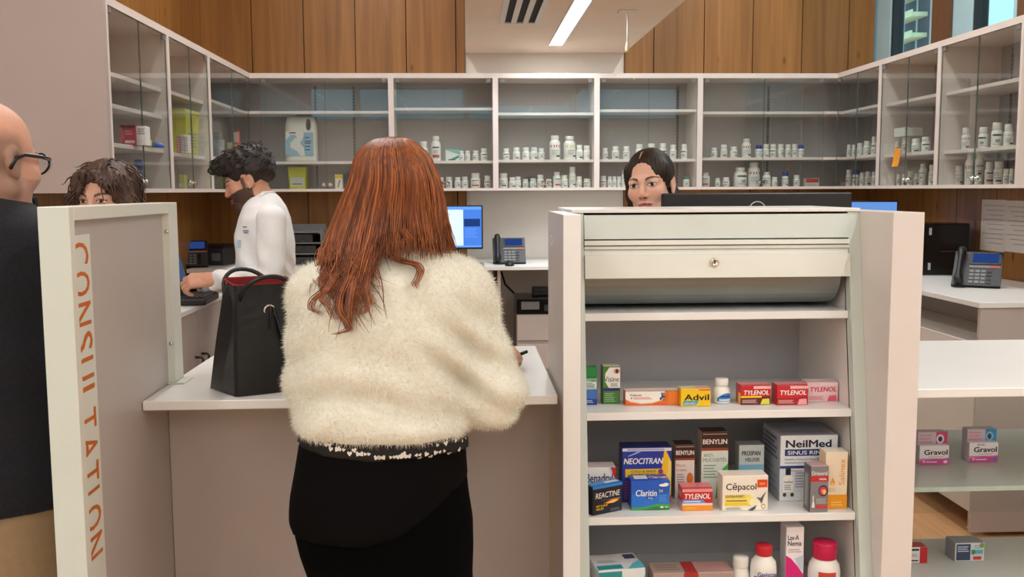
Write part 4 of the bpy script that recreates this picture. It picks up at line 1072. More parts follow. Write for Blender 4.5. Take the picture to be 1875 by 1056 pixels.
# bottom stand shelf
p0, p1 = pY(1077, 1052, 2.17), pY(1176, 1036, 2.28)
h4 = float(pY(1120, 1046, 2.22)[2]) - Z4
carton('medicine_carton', 'white and teal carton lying turned on the lowest visible stand shelf', .118, h4, .10, ((p0[0] + p1[0]) / 2 + .016, 2.23, Z4 + .0006), .14, (226, 232, 232), [
    ('rect', 0, .80, .5, .97, (34, 150, 150)), ('poly', [(.7, 0), (1, .9), (1, 0)], (60, 170, 200)), ('T:rect', .02, .06, .55, .3, (40, 150, 156)), ('T:poly', [(.62, 0), (1, 0), (1, .5), (.8, .3)], (90, 190, 206)), ('T:rect', .72, .62, .96, .9, (70, 74, 110)), ('T:lines', .1, .45, .5, .62, 2, (160, 170, 180))], top=(224, 228, 232))
place('medicine_carton', 'flat brownish carton with a red panel at the bottom of the picture', 1192, 1348, 1100, 1048.5, Z4, .07, (176, 150, 140), [('rect', .38, .4, .56, 1, (170, 44, 44)), ('T:rect', .40, 0, .55, 1, (180, 50, 50)), ('T:rect', .55, .1, 1, .9, (196, 150, 146)), ('T:lines', .05, .2, .36, .8, 3, (150, 128, 120))], Y=2.25, top=(180, 158, 148))
place('medicine_carton', 'tall white laxative carton with magenta swirl between the bottles', 1439, 1474, 1100, 965, Z4, .045, (242, 238, 240), [
    ('text', 'Lax-A', .1, .845, .062, (40, 36, 44), {'fit': .6, 'b': .02}), ('text', 'Nema', .1, .775, .062, (40, 36, 44), {'fit': .75, 'b': .02}), ('lines', .12, .69, .85, .74, 2, (180, 176, 184)), ('poly', [(0, .36), (0, .66), (.3, .62), (.7, .52), (1, .42), (1, .30)], (214, 30, 120)), ('poly', [(.5, .62), (1, .66), (1, .45), (.7, .53)], (196, 206, 226)), ('rect', 0, 0, 1, .36, (60, 70, 160)), ('R:text', 'Lax-A', .7, .6, .2, (40, 36, 44), {'up': 1, 'fit': .16}), ('R:ell', .5, .55, .15, .02, (60, 56, 64))], Y=2.27, top=(236, 232, 236), rz=-.0, side=(228, 224, 230))
def big_bottle(label, x, w, ytop, Y, capw, caph, capm, deco, bodym=BWHITE):
    p = pY(x, ytop, Y); R = w * Y / FPX / 2; h = p[2] - Z4; cr = capw * Y / FPX / 2; ch = caph * Y / FPX
    t = thing('medicine_bottle', label, 'bottle', (p[0], Y + R, Z4 + .0006))
    MB().lathe([(R * .9, 0), (R, .006), (R, h - ch - .032), (R * .93, h - ch - .016), (cr * .95, h - ch - .004), (cr * .9, h - ch + .002)], n=32).build('bottle_body', bodym, t)
    mb = MB(); n = 48; prof = [(cr * .98, h - ch), (cr, h - ch + .002), (cr, h - .004), (cr * .94, h), (0, h)]
    mb.lathe(prof, n=n)
    mb.v = [(q[0] * (1 - .012 * (i % 2)), q[1] * (1 - .012 * (i % 2)), q[2]) for i, q in enumerate(mb.v)]
    mb.build('cap', capm, t)
    mb = MB(); ms = [ink((238, 238, 240))]
    wrap(mb, R * 1.004, -100, 100, .01, h - ch - .036, 0, 24)
    for a0, a1, z0, z1, c in deco:
        ms.append(ink(c)); wrap(mb, R * 1.008, a0, a1, h - ch - z0, h - ch - z1, len(ms) - 1, 10)
    lab = mb.build('label', ms, t); return t, R, h - ch
big_bottle('small white bottle with white cap on the lowest visible stand shelf', 1361.5, 36, 1024.5, 2.25, 30, 20, CAPW, [(-50, 50, .06, .05, (170, 176, 184))])
t, R, hb = big_bottle('white antacid bottle with a red cap', 1406, 50, 1006, 2.22, 32, 19, mat('cap_red', (196, 30, 44), .35), [(-60, 60, .062, .047, (190, 70, 110))])
mb = MB().text('Gaviscon', (0, -R * 1.012, hb - .045), (1, 0, 0), (0, 0, 1), .012, 0, 'c', .02, 0, fit=R * 1.5); mb.build('lettering', ink((30, 50, 130)), t)
t, R, hb = big_bottle('wide white bottle with a crimson cap beside the laxative carton', 1521, 61, 1001, 2.22, 46, 32, mat('cap_crimson', (196, 20, 74), .35), [(-40, 25, .042, .026, (206, 70, 50)), (-50, 60, .056, .05, (60, 60, 80))])
mb = MB().text('1', (-R * .55, -R * .9, hb - .045), (1, 0, 0), (0, 0, 1), .018, 0, 'c', .03); mb.build('lettering', ink((206, 60, 50)), t)

# cartons on the glass shelves at the right
for i, (xl, xr, yb, yt, lab) in enumerate(((1681, 1739, 850.5, 816, 'left of the two white and pink nausea tablet cartons on the glass shelf'), (1772, 1829, 846, 810.5, 'right of the two white and pink nausea tablet cartons on the glass shelf'))):
    place('medicine_carton', lab, xl, xr, yb, yt, .752, .022, (242, 238, 240), [('rect', 0, 0, 1, .32, (206, 84, 150)), ('poly', [(0, .32), (.5, .26), (1, .36), (1, .3), (0, .2)], (224, 130, 180)), ('text', 'Gravol', .16, .52, .27, (30, 26, 34), {'fit': .78, 'b': .03}), ('lines', .3, .38, .8, .44, 1, (170, 160, 170)), ('ell', .88, .14, .07, .08, (246, 226, 240) if i == 0 else (90, 120, 200)), ('ell', .15, .16, .04, .07, (240, 190, 220)), ('lines', .22, .08, .6, .2, 1, (246, 220, 236))] +
          ([('text', 'Anti-', .25, .86, .1, (60, 54, 70), {'fit': .3})] if i else []), side=(220, 200, 212))
    pz = pZ((xl + xr) / 2, yb, .752)
    place('medicine_carton', 'pale carton with %s emblem standing behind the %s nausea tablet carton' % (('pink round', 'left') if i == 0 else ('blue', 'right')), xl - 2, xr - 2, yb, yt - 25, .752, .03, (206, 198, 204), [('rect', .62, .55, 1, 1, (206, 70, 130) if i == 0 else (60, 150, 210)), ('ell', .76, .76, .13, .16, (236, 220, 230) if i == 0 else (140, 196, 230)), ('ell', .76, .76, .07, .09, (60, 50, 90) if i == 0 else (40, 70, 110)), ('lines', .04, .62, .5, .94, 3, (220, 150, 180))], Y=pz[1] + .028, side=(200, 190, 198))
place('medicine_carton', 'white and black carton with a red end low behind the display stand', 1655, 1699, 1031, 1002, .485, .04, (226, 222, 220), [('rect', 0, .78, .62, .9, (40, 40, 44)), ('rect', .66, 0, 1, 1, (190, 36, 40)), ('rect', .2, .12, .6, .2, (60, 60, 64)), ('lines', .2, .4, .55, .6, 2, (150, 150, 150))], top=(190, 60, 60), side=(186, 36, 40))
place('medicine_carton', 'grey and navy carton with teal and red print on the lowest glass shelf', 1746, 1804, 1027.5, 994, .485, .055, (206, 210, 210), [('rect', .04, .06, .52, .94, (60, 70, 96)), ('lines', .08, .5, .46, .85, 3, (200, 206, 220)), ('rect', .55, .4, .95, .62, (90, 170, 180)), ('ell', .62, .5, .07, .14, (70, 130, 90)), ('ell', .9, .85, .08, .14, (120, 160, 60)), ('rect', .62, .08, .9, .26, (206, 60, 56)), ('lines', .64, .68, .85, .9, 2, (150, 160, 170))], top=(150, 154, 160), side=(150, 152, 160))

# ------------------------------------------------------------------ other cabinet contents
# white jug with pale blue label
Yj = YB + .10
pj0, pj1 = pY(521, 293, Yj), pY(577, 210, Yj)
t = thing('jug', 'large white plastic jug with pale blue label and handle', 'jug', ((pj0[0] + pj1[0]) / 2, Yj + .07, up('J') + .0006))
wj, hj = pj1[0] - pj0[0], pj1[2] - up('J')
g = Grid(np.arange(-wj / 2 - .02, wj / 2 + .021, .005), np.arange(-.1, .11, .005), np.arange(-.01, hj + .03, .005))
g.profile([(0, 0, 0, wj * .48, .068), (.01, 0, 0, wj * .5, .075), (hj * .62, 0, 0, wj * .5, .075), (hj * .78, 0, 0, wj * .49, .07), (hj * .93, 0, 0, wj * .44, .055), (hj * .97, -.01, 0, wj * .38, .035)], k=.0, p=4)
g.cone((-wj * .22, 0, hj * .9), (-wj * .22, 0, hj * .985), .026, .022, k=.012)
g.ell((wj * .26, 0, hj * .79), (.016, .2, hj * .13), k=.012, mode='sub')
V, F = g.mesh(1)
MB().raw(V, F).build('jug_body', mat('jug_plastic', (226, 224, 214), .4, .02, 20), t)
MB().lathe([(.025, 0), (.027, .003), (.027, .016), (0, .018)], (-wj * .22, 0, hj * .975), 20).build('cap', CAPW, t)
def dq(pts, y=-.0765): return [(x * wj - wj / 2, y, z * hj) for x, z in pts]
mb = MB(); mb.poly(dq([(.04, .12), (.93, .12), (.93, .62), (.55, .62), (.45, .66), (.06, .64)]), 0)
mb.poly(dq([(.04, .12), (.5, .12), (.42, .22), (.2, .30), (.2, .40), (.34, .48), (.2, .55), (.04, .44)], -.077), 1)
mb.poly(dq([(.66, .12), (.93, .12), (.93, .62), (.64, .62), (.6, .48), (.5, .40), (.62, .3)], -.077), 1)
mb.text('EZ-LYTE', dq([(.64, .5)], -.0775)[0], (1, 0, 0), (0, 0, 1), .010, 3, 'l', .02, 0, fit=wj * .26) if False else None
for z0 in (.50, .42, .38, .31, .24): mb.poly(dq([(.66, z0), (.90 - (z0 * 7 % .1), z0), (.90 - (z0 * 7 % .1), z0 + .025), (.66, z0 + .025)], -.0775), 2)
mb.poly(dq([(.18, .60), (.38, .60), (.38, .625), (.18, .625)], -.0775), 3)
mb.poly(dq([(.2, .5), (.42, .5), (.36, .57), (.2, .57)], -.0775), 1)
mb.build('label', [ink((228, 228, 220)), ink((150, 186, 206)), ink((70, 96, 130)), ink((150, 60, 60))], t)
YEL = mat('yellow_translucent', (206, 204, 66), .35, .05, 8)
def bin_(label, x0, x1, yt, yb, z, Y, m, band, cat='container', name='sharps_container', d=.11):
    a, b = pY(x0, yb, Y), pY(x1, yt, Y); w, h = b[0] - a[0], b[2] - z
    t = thing(name, label, cat, ((a[0] + b[0]) / 2, Y + d / 2, z + .0006))
    MB().hexa([(-w * .45, -d * .45, 0), (w * .45, -d * .45, 0), (w * .45, d * .45, 0), (-w * .45, d * .45, 0)], [(-w / 2, -d / 2, h * .9), (w / 2, -d / 2, h * .9), (w / 2, d / 2, h * .9), (-w / 2, d / 2, h * .9)]).build('tub', m, t)
    MB().box((-w / 2 - .003, -d / 2 - .003, h * .9), (w / 2 + .003, d / 2 + .003, h), 0, .004).build('lid', m, t)
    if band:
        mb = MB(); mb.poly([(-w * .36, -d * .462, h * .12), (w * .36, -d * .462, h * .12), (w * .40, -d * .497, h * .52), (-w * .40, -d * .497, h * .52)], 0)
        for q in range(3): mb.poly([(-w * .3, -d * .475, h * (.2 + .1 * q)), (w * .25, -d * .475, h * (.2 + .1 * q)), (w * .25, -d * .48, h * (.24 + .1 * q)), (-w * .3, -d * .48, h * (.24 + .1 * q))], 1)
        mb.build('label', [ink((206, 208, 196)), ink((90, 96, 96))], t)
bin_('square yellow-green container with a grey label below the jug', 528.5, 560, 305, 348, lo_, YB + .11, YEL, True)
a = pY(620.5, 345, YB + .1)
o = carton('medicine_carton', 'small yellow and white carton beside the red hair in the jug cabinet', .05, .095, .04, (a[0], YB + .1, lo_ + .0006), 0, (236, 232, 214), [('rect', 0, .72, 1, 1, (240, 200, 50)), ('poly', [(.3, .1), (.5, .1), (.75, .6), (.55, .6)], (150, 130, 90))], top=(240, 200, 50))
a = pY(828, 294, YB + .1)
carton('medicine_carton', 'white and teal carton with a pointed band on a shelf right of the red hair', .088, .075, .05, (a[0], YB + .1, up('B') + .0006), 0, (222, 228, 222), [('poly', [(0, .98), (1, .98), (1, .55)], (120, 196, 170)), ('poly', [(.15, .05), (.7, .05), (1, .3), (1, .5)], (60, 140, 124)), ('rect', .2, .06, .7, .14, (50, 90, 84))], top=(150, 206, 186))
a = pY(1487, 341, YB + .1)
carton('medicine_carton', 'low white carton with a red band at the right end of the widest cabinet', .095, .055, .05, (a[0], YB + .1, lo_ + .0006), 0, (200, 196, 190), [('rect', .04, .45, .96, .95, (176, 60, 50)), ('lines', .1, .1, .8, .35, 2, (150, 146, 140))], top=(190, 90, 80))
# left cabinets, contents near the doors
zA1, zA2, zA3 = up('A1'), up('A2'), up('A3')
def lc(label, x0, x1, yt, Y, z, d, base, deco, **kw):
    a, b = pY(x0, yt, Y), pY(x1, yt, Y)
    return carton('medicine_carton', label, b[0] - a[0], b[2] - z, d, ((a[0] + b[0]) / 2, Y, z + .0006), 0, base, deco, **kw)
lc('red and pink carton on a shelf of the nearest left cabinet', 219, 247.5, 229, 4.25, zA1, .06, (200, 58, 80), [('rect', 0, .84, 1, .98, (120, 40, 50)), ('rect', .3, .1, .92, .24, (236, 220, 220)), ('poly', [(0, 0), (.3, .4), (.1, .9), (0, .9)], (226, 120, 130)), ('lines', .3, .5, .8, .75, 2, (236, 170, 176))], top=(120, 44, 54))
lc('white carton with grey print beside the red carton, nearest left cabinet', 249, 266, 231, 4.26, zA1, .06, (226, 224, 222), [('lines', .1, .55, .9, .9, 3, (140, 140, 146)), ('lines', .1, .1, .7, .3, 2, (190, 188, 188))])
def at_y(px_, Y): return float(pY(px_, 262, Y)[0])
t = thing('dropper_bottle', 'small yellow-green bottle with white nozzle, nearest left cabinet', 'bottle', (at_y(273, 4.38), 4.38, zA1 + .0006))
MB().lathe([(.011, 0), (.012, .003), (.012, .024), (.006, .03)], n=16).build('bottle_body', mat('yellow_green', (200, 206, 60), .4), t)
MB().lathe([(.006, .029), (.005, .035), (.002, .055), (0, .056)], n=14).build('nozzle', WHITEP, t)
t = thing('tube', 'blue tube lying beside the small yellow-green bottle', 'tube', (at_y(289, 4.5), 4.5, zA1 + .0006), .2)
MB().tube([(-.025, 0, .012), (.012, 0, .011), (.028, 0, .004)], [.012, .011, .004], 12, 0).build('tube_body', mat('blue_tube', (60, 110, 200), .4), t)
MB().tube([(-.035, 0, .012), (-.026, 0, .012)], .009, 12).build('cap', CAPS['blue'], t)
t = thing('blue_bottle', 'translucent blue bottle with dark blue cap, bottom of nearest left cabinet', 'bottle', (at_y(252, 4.42), 4.42, lo_ + .0006))
MB().lathe([(.018, 0), (.019, .004), (.019, .075), (.014, .09)], n=20).build('bottle_body', mat('blue_translucent', (96, 120, 160), .25), t)
MB().lathe([(.017, .088), (.018, .09), (.018, .128), (0, .13)], n=20).build('cap', CAPS['blue'], t)
t = thing('spray_bottle', 'white rounded bottle before the translucent blue one, nearest left cabinet', 'bottle', (at_y(250, 4.25), 4.25, lo_ + .0006))
MB().lathe([(.015, 0), (.016, .004), (.016, .045), (.012, .062), (.007, .068), (.007, .076), (0, .078)], n=20).build('bottle_body', BWHITE, t)
MB().lathe([(.0163, .012), (.0163, .04)], n=20).build('label', ink((196, 200, 204)), t)
for px_, Y, w, h, lab in ((231, 4.22, .032, .088, 'cream pill bottle at the left end of the nearest left cabinet'), (238, 4.15, .03, .06, 'short cream jar behind the woman with the fringe, nearest left cabinet')):
    put_bottle('small', 'white', 'plain', (at_y(px_, Y), Y, lo_ + .0006), w, h, .3, lab, None)
hh = float(pX(372, 209, -1.45)[2]) - zA2
t = thing('sharps_container', 'tall translucent yellow container in the second left cabinet', 'container', (-1.54, 5.21, zA2 + .0006), math.pi / 2)
MB().hexa([(-.115, -.09, 0), (.115, -.09, 0), (.115, .09, 0), (-.115, .09, 0)], [(-.13, -.1, hh * .9), (.13, -.1, hh * .9), (.13, .1, hh * .9), (-.13, .1, hh * .9)]).build('tub', YEL, t)
MB().box((-.133, -.103, hh * .9), (.133, .103, hh), 0, .006).build('lid', YEL, t)
mb = MB(); sl = lambda z: -.0905 - .0112 * z / hh
mb.poly([(-.09, sl(hh * .12), hh * .12), (.09, sl(hh * .12), hh * .12), (.10, sl(hh * .55), hh * .55), (-.10, sl(hh * .55), hh * .55)], 0)
for k in range(5):
    za, zb_ = hh * (.18 + .07 * k), hh * (.20 + .07 * k); mb.poly([(-.07, sl(za) - .0004, za), (.07 - .02 * (k % 2), sl(za) - .0004, za), (.07 - .02 * (k % 2), sl(zb_) - .0004, zb_), (-.07, sl(zb_) - .0004, zb_)], 1)
mb.build('label', [ink((206, 206, 110)), ink((120, 124, 60))], t)
lc('pink carton at the left of the second left cabinet shelf', 323, 329, 249, 4.93, zA2, .05, (196, 120, 130), [('lines', .15, .1, .85, .9, 6, (220, 160, 165))])
lc('white carton between the pink carton and the yellow container', 330, 336.5, 246, 4.93, zA2, .05, (214, 208, 206), [('lines', .15, .1, .85, .9, 6, (160, 150, 150))])
lc('white carton touching the tall yellow container', 337.5, 344, 247.5, 4.93, zA2, .05, (206, 202, 200), [('lines', .15, .1, .85, .9, 6, (150, 140, 140))])
lc('low yellow carton at the bottom of the second left cabinet', 327, 337, 320, 4.95, lo_, .05, (196, 194, 110), [('rect', .1, .1, .9, .4, (190, 190, 180))])
lc('slim white carton in the left corner cabinet', 400, 408, 256, 6.0, zA3, .05, (214, 212, 204), [('rect', 0, .6, 1, .95, (190, 186, 180)), ('lines', .1, .1, .8, .5, 3, (150, 150, 146))])
lc('green carton in the left corner cabinet', 416, 425.5, 260, 6.02, zA3, .05, (150, 176, 70), [('rect', 0, .6, 1, .95, (200, 206, 170)), ('lines', .1, .1, .8, .5, 3, (220, 224, 200))])
lc('orange and red carton in the left corner cabinet, by the door edge', 427.5, 436, 240, 6.04, zA3, .05, (190, 84, 60), [('rect', 0, .6, 1, .95, (210, 196, 190)), ('rect', 0, 0, 1, .25, (226, 140, 50)), ('lines', .1, .3, .8, .55, 2, (220, 214, 200))])
# orange note stuck to the door of the note cabinet
q0 = pX(1641, 275, XR - .004)
mb = MB()
for k in range(6):
    z0, z1 = -k * .0175, -(k + 1) * .0175; b0, b1 = .0008 * k * k * .5, .0008 * (k + 1) ** 2 * .5
    mb.add([(-b0, .042, z0), (-b0, -.042, z0), (-b1, -.042, z1), (-b1, .042, z1), (-b0 + .0006, .042, z0), (-b0 + .0006, -.042, z0), (-b1 + .0006, -.042, z1), (-b1 + .0006, .042, z1)],
           [(0, 1, 2, 3), (7, 6, 5, 4), (0, 3, 7, 4), (1, 5, 6, 2)], 0)
o = mb.build('sticky_note', mat('orange_note', (236, 158, 50), .6, .05, 20), None, (XR + .0034, q0[1], q0[2] + .012))
tag(o, 'orange sticky note hanging on a right wall cabinet door', 'note')

# ------------------------------------------------------------------ equipment
def screen_img(mb, x0, x1, z0, z1, y, mats0):
    pass
def monitor(label, loc, rz, w, h, stand, tilt=0.0, screen=None, logo=False, zbase=None):
    """front (screen) faces -y; origin at the foot on the desk; stand = height of the panel's lower edge above the desk"""
    t = thing('computer_monitor', label, 'monitor', loc, rz)
    mb = MB(); mb.box((-w / 2, -.012, stand), (w / 2, .018, stand + h), 0, .004); pn = mb.build('panel', BLACK, t)
    mb = MB(); mb.box((-w / 2 + .008, -.0128, stand + .012), (w / 2 - .008, -.0121, stand + h - .008), 0)
    sc = mb.build('screen', screen or BLACKG, pn)
    MB().box((-.10, .018, stand + h * .25), (.10, .045, stand + h * .75), 0, .008).build('rear_housing', BLACK, pn)
    MB().box((-.03, .045, .012), (.03, .062, stand + h * .5), 0, .004).build('neck', GREYD, t)
    MB().box((-.12, -.07, 0), (.12, .12, .012), 0, .004).build('base', GREYD, t)
    return t, pn
SCR = emit('screen_blue', (96, 150, 226), 1.0)
SCW = emit('screen_white', (206, 226, 250), 1.0)
SCD = emit('screen_navy', (36, 62, 120), .8)
SCG = emit('screen_grey', (70, 90, 120), .6)
# back counter monitor with a pharmacy program window
mw = .53; YM = 6.33
pr = pY(884, 415, YM)
zb, zt2 = float(pY(850, 456, YM)[2]), float(pY(850, 376, YM)[2])
t, pn = monitor('monitor with a bright blue and white program screen on the back counter', (pr[0] - mw / 2, YM, ZW + .0006), 0, mw, zt2 - zb, zb - ZW, screen=SCW)
mb = MB(); x1 = mw / 2 - .008; zlo, zhi = zb - ZW + .012, zt2 - ZW - .008; hh = zhi - zlo
mb.box((-mw / 2 + .008, -.0134, zhi - .02), (x1, -.0129, zhi), 0); mb.box((-mw / 2 + .008, -.0134, zlo), (x1, -.0129, zlo + .012), 0)
mb.box((x1 - .12, -.0134, zlo + .012), (x1, -.0129, zhi - .02), 1)
mb.box((x1 - .115, -.0138, zhi - .13), (x1 - .01, -.0134, zhi - .08), 2)
for k in range(7): mb.box((-mw / 2 + .05, -.0134, zhi - .05 - .022 * k), (x1 - .2 - .02 * (k % 3), -.0129, zhi - .053 - .022 * k), 3)
for k in range(5): mb.box((x1 - .11, -.0138, zhi - .145 - .013 * k), (x1 - .03 - .01 * (k % 2), -.0134, zhi - .149 - .013 * k), 0)
mb.build('program_window', [SCR, emit('screen_mid', (70, 120, 210), 1.0), SCD, emit('screen_line', (140, 170, 214), 1.0)], pn)
# big monitor seen from behind over the display stand
YB2 = 3.0
a, b = pY(1211, 384, YB2), pY(1557, 352, YB2)
wM = b[0] - a[0]
t, pn = monitor('wide black monitor seen from behind above the display stand', ((a[0] + b[0]) / 2, YB2, 1.0), math.pi, wM, .36, float(b[2]) - 1.0 - .36)
t['category'] = 'monitor'
lg = pY(1387, 384, YB2 - .02)
mb = MB()
tor = [(.0255 * math.cos(q), 0, .0255 * math.sin(q)) for q in np.linspace(0, 2 * math.pi, 33)]
mb.tube([( -(lg[0] - (a[0] + b[0]) / 2) + x, .0186, float(lg[2]) - 1.0 + z) for x, y, z in tor], .0017, 6, 0)
mb.build('round_emblem', mat('emblem_silver', (206, 210, 212), .3), pn)
t = thing('inner_desk', 'white desk behind the display stand under the wide monitor', 'desk', (.98, 3.05, 0))
MB().box((-.50, -.16, .975), (.22, .06, 1.0), 0, .002).build('desktop', LAMW, t)
for x in (-.49, .19): MB().box((x, -.15, 0), (x + .02, .05, .975)).build('support_panel', LAMT, t)
# right wall monitor (blue), tower computer, desk phones, papers
a, b = pY(1597, 386, 5.9), pY(1685, 367, 5.9)
t, pn = monitor('monitor with plain blue screen peeking above the right end of the stand', (min(2.52, (a[0] + b[0]) / 2), 5.9, ZW + .0006), -.25, .31, .22, float(b[2]) - ZW - .22, screen=emit('screen_plain_blue', (96, 140, 206), .9))
q0, q1 = pZ(1688, 505, ZW), pZ(1770, 500, ZW)
pc = pX(1745, 493, 2.50)
zt2 = float(pY(1745, 409, 5.2)[2])
t = thing('desktop_computer', 'black desktop computer tower standing on the right counter', 'computer', (2.64, 5.28, ZW + .0006))
hC = zt2 - ZW
MB().box((-.20, -.10, 0), (.13, .10, hC), 0, .006).build('case', BLACKG, t)
for z0 in (.78, .1): MB().box((-.10, -.1015, hC * z0), (-.085, -.1, hC * (z0 + .14)), 0).build('pale_strip', mat('pale_label', (170, 174, 178), .4), t)
MB().box((-.03, -.1012, hC * .45), (.12, -.1, hC * .47)).build('trim_line', GREYD, t)
t0 = thing('document_tray', 'dark document tray edge beside the computer tower', 'tray', (2.36, float(pc[1]) - .30, ZW + .0006)) if False else None

def desk_phone(label, loc, rz, s=1.0):
    """front (keypad) faces -y, handset on the left"""
    t = thing('desk_phone', label, 'phone', loc, rz)
    th = math.radians(48)
    c, sn = math.cos(th), math.sin(th)
    def W(x, u, n): return (x * s, (u * c + n * sn - .08) * s, (.012 + u * sn - n * c * -1 * 0 + n * c) * s) if False else (x * s, (u * c - n * sn - .06) * s, (.012 + u * sn + n * c) * s)
    def slab(x0, x1, u0, u1, n0, n1, m, name, par, extra=None):
        mb = MB(); mb.hexa([W(x0, u0, n0), W(x1, u0, n0), W(x1, u1, n0), W(x0, u1, n0)], [W(x0, u0, n1), W(x1, u0, n1), W(x1, u1, n1), W(x0, u1, n1)])
        return mb.build(name, m, par)
    body = slab(-.10, .115, 0, .205, -.018, 0, GREYD, 'body', t)
    mb = MB(); mb.add([tuple(np.array(q) * s) for q in ((-.09, -.055, 0), (.105, -.055, 0), (.105, .07, 0), (-.09, .07, 0))] + [W(-.09, .0, -.018), W(.105, .0, -.018), W(.105, .16, -.018), W(-.09, .16, -.018)], [(3, 2, 1, 0), (4, 5, 6, 7), (0, 1, 5, 4), (1, 2, 6, 5), (2, 3, 7, 6), (3, 0, 4, 7)])
    mb.build('foot', BLACK, t)
    bez = slab(-.03, .108, .125, .2, 0, .006, BLACK, 'display_bezel', t)
    slab(-.018, .096, .135, .192, .006, .0065, SCD if s < 1.01 else SCG, 'display', bez)
    slab(-.03, .108, .105, .122, 0, .003, GREYM, 'soft_key_row', t)
    slab(.06, .108, .108, .119, .003, .0042, ink((190, 70, 50)), 'red_key', t)
    for i in range(4):
        for j in range(4):
            slab(-.026 + .026 * j, -.006 + .026 * j, .012 + .022 * i, .027 + .022 * i, 0, .003, GREYM if j < 3 else BLACK, 'key', t)
    mb = MB(); mb.tube([W(-.068, u, n) for u, n in ((-.004, .022), (.02, .026), (.06, .034), (.14, .034), (.18, .026), (.205, .022))], [.019 * s, .022 * s, .013 * s, .013 * s, .022 * s, .019 * s], 10, 0)
    h_ = mb.build('handset', BLACK, t)
    cp = [(-.068, -.01, .03), (-.075, -.06, .008), (-.09, -.1, .006), (-.07, -.13, .006), (-.03, -.12, .006)]
    mb = MB(); mb.tube([tuple(np.array(q) * s) for q in cp], .003 * s, 6); mb.build('cord', BLACK, t)
    return t
q = pZ(930, 482, ZW)
desk_phone('black desk phone with lit display on the back counter beside the monitor', (q[0] + .0, 6.30, ZW + .0006), 0, 1.0)
q = pY(1786, 500, 4.55)
desk_phone('black desk phone with a red key on the right counter by the tower', (q[0] , 4.55, ZW + .0006), -.6, 1.0)
q = pZ(368, 488, ZW)
t = desk_phone('dark grey phone on the left counter behind the young man’s hand', (float(pY(345, 480, 6.2)[0]), 6.22, ZW + .0006), .25, 1.0)
t['label'] = 'dark grey desk phone at the left end of the back counter'
# keyboard beneath the back monitor
q = pZ(872, 488, ZW)
t = thing('keyboard', 'black keyboard in front of the back counter monitor', 'keyboard', (q[0] - .16, 6.15, ZW + .0006))
MB().box((-.21, -.06, 0), (.21, .06, .014), 0, .003).build('body', BLACK, t)
mb = MB()
for r in range(5):
    for c in range(14): mb.box((-.2 + .0286 * c, -.052 + .021 * r, .014), (-.2 + .0286 * c + .024, -.052 + .021 * r + .017, .019))
mb.build('keycaps', GREYD, t)
q = pZ(935, 490, ZW)
t = thing('computer_mouse', 'black mouse on the back counter before the desk phone', 'mouse', (float(q[0]), 6.11, ZW + .0006))
g = Grid(np.arange(-.05, .051, .005), np.arange(-.07, .071, .005), np.arange(-.03, .06, .005)); g.ell((0, 0, 0), (.031, .052, .034), 0); g.op(lambda X, Y, Z: -Z, (-.1, -.1, -.05), (.1, .1, .05), 0, 'and')
V, F = g.mesh(1); V[:, 2] = np.maximum(V[:, 2], 0); MB().raw(V, F).build('shell', BLACK, t); MB().box((-.003, .02, .028), (.003, .036, .036), 0, .001).build('wheel', GREYM, t)
# terminal on the left counter in front of the young man
a = pZ(332, 540, ZW)
t = thing('point_of_sale_terminal', 'black touch terminal leaning beside the partition post', 'terminal', (-1.245, 4.23, ZW + .0006), math.pi / 2 + .05)
h_ = float(pY(316, 388, 4.3)[2]) - ZW
tl = .09
mb = MB(); mb.hexa([(-.15, -.0, .05), (.15, 0, .05), (.15, .024, .05), (-.15, .024, .05)], [(-.15, tl, h_), (.15, tl, h_), (.15, tl + .024, h_), (-.15, tl + .024, h_)]); s_b = mb.build('screen_housing', BLACK, t)
mb = MB(); e_ = -.0012; mb.add([(-.135, .008 + e_, .09), (.135, .008 + e_, .09), (.135, tl - .006 + e_, h_ - .02), (-.135, tl - .006 + e_, h_ - .02)], [(0, 1, 2, 3)], 0); mb.build('screen', SCG, s_b)
MB().box((-.14, -.13, 0), (.14, .12, .03), 0, .008).build('base', BLACK, t); MB().box((-.07, .0, .03), (.07, .07, .09), 0, .006).build('neck', BLACK, t)
mb = MB()
for r in range(4):
    for c in range(10): mb.box((-.125 + .0255 * c, -.12 + .024 * r, .03), (-.125 + .0255 * c + .021, -.12 + .024 * r + .02, .035))
mb.build('keypad', GREYD, t)
# dark receipt printer in the left corner, rack of trays in the back corner
q = pZ(392, 488, ZW)
t = thing('receipt_printer', 'dark grey printer at the left end of the back counter', 'printer', (float(pY(397, 480, 6.45)[0]), 6.47, ZW + .0006), -.2)
MB().box((-.10, -.12, 0), (.10, .14, .11), 0, .008).build('case', GREYD, t)
MB().hexa([(-.09, -.11, .11), (.09, -.11, .11), (.09, .08, .11), (-.09, .08, .11)], [(-.08, -.06, .125), (.08, -.06, .125), (.08, .07, .135), (-.08, .07, .135)]).build('lid', BLACK, t)
MB().box((.02, -.123, .03), (.08, -.12, .08), 0).build('front_slot', GREYM, t)
t = thing('letter_tray_rack', 'grey rack of stacked trays and gear on the back counter behind the bearded man', 'rack', (float(pY(558, 450, 6.4)[0]), 6.42, ZW + .0006))
for k, z in enumerate((.0, .07, .14, .21)):
    mb = MB(); mb.box((-.12, -.13, z), (.12, .13, z + .008), 0); mb.box((-.12, .122, z), (.12, .13, z + .05), 0); mb.build('tray', GREYM, t)
for x in (-.1285, .1205): MB().box((x, -.13, 0), (x + .008, .13, .24)).build('side_frame', GREYM, t)
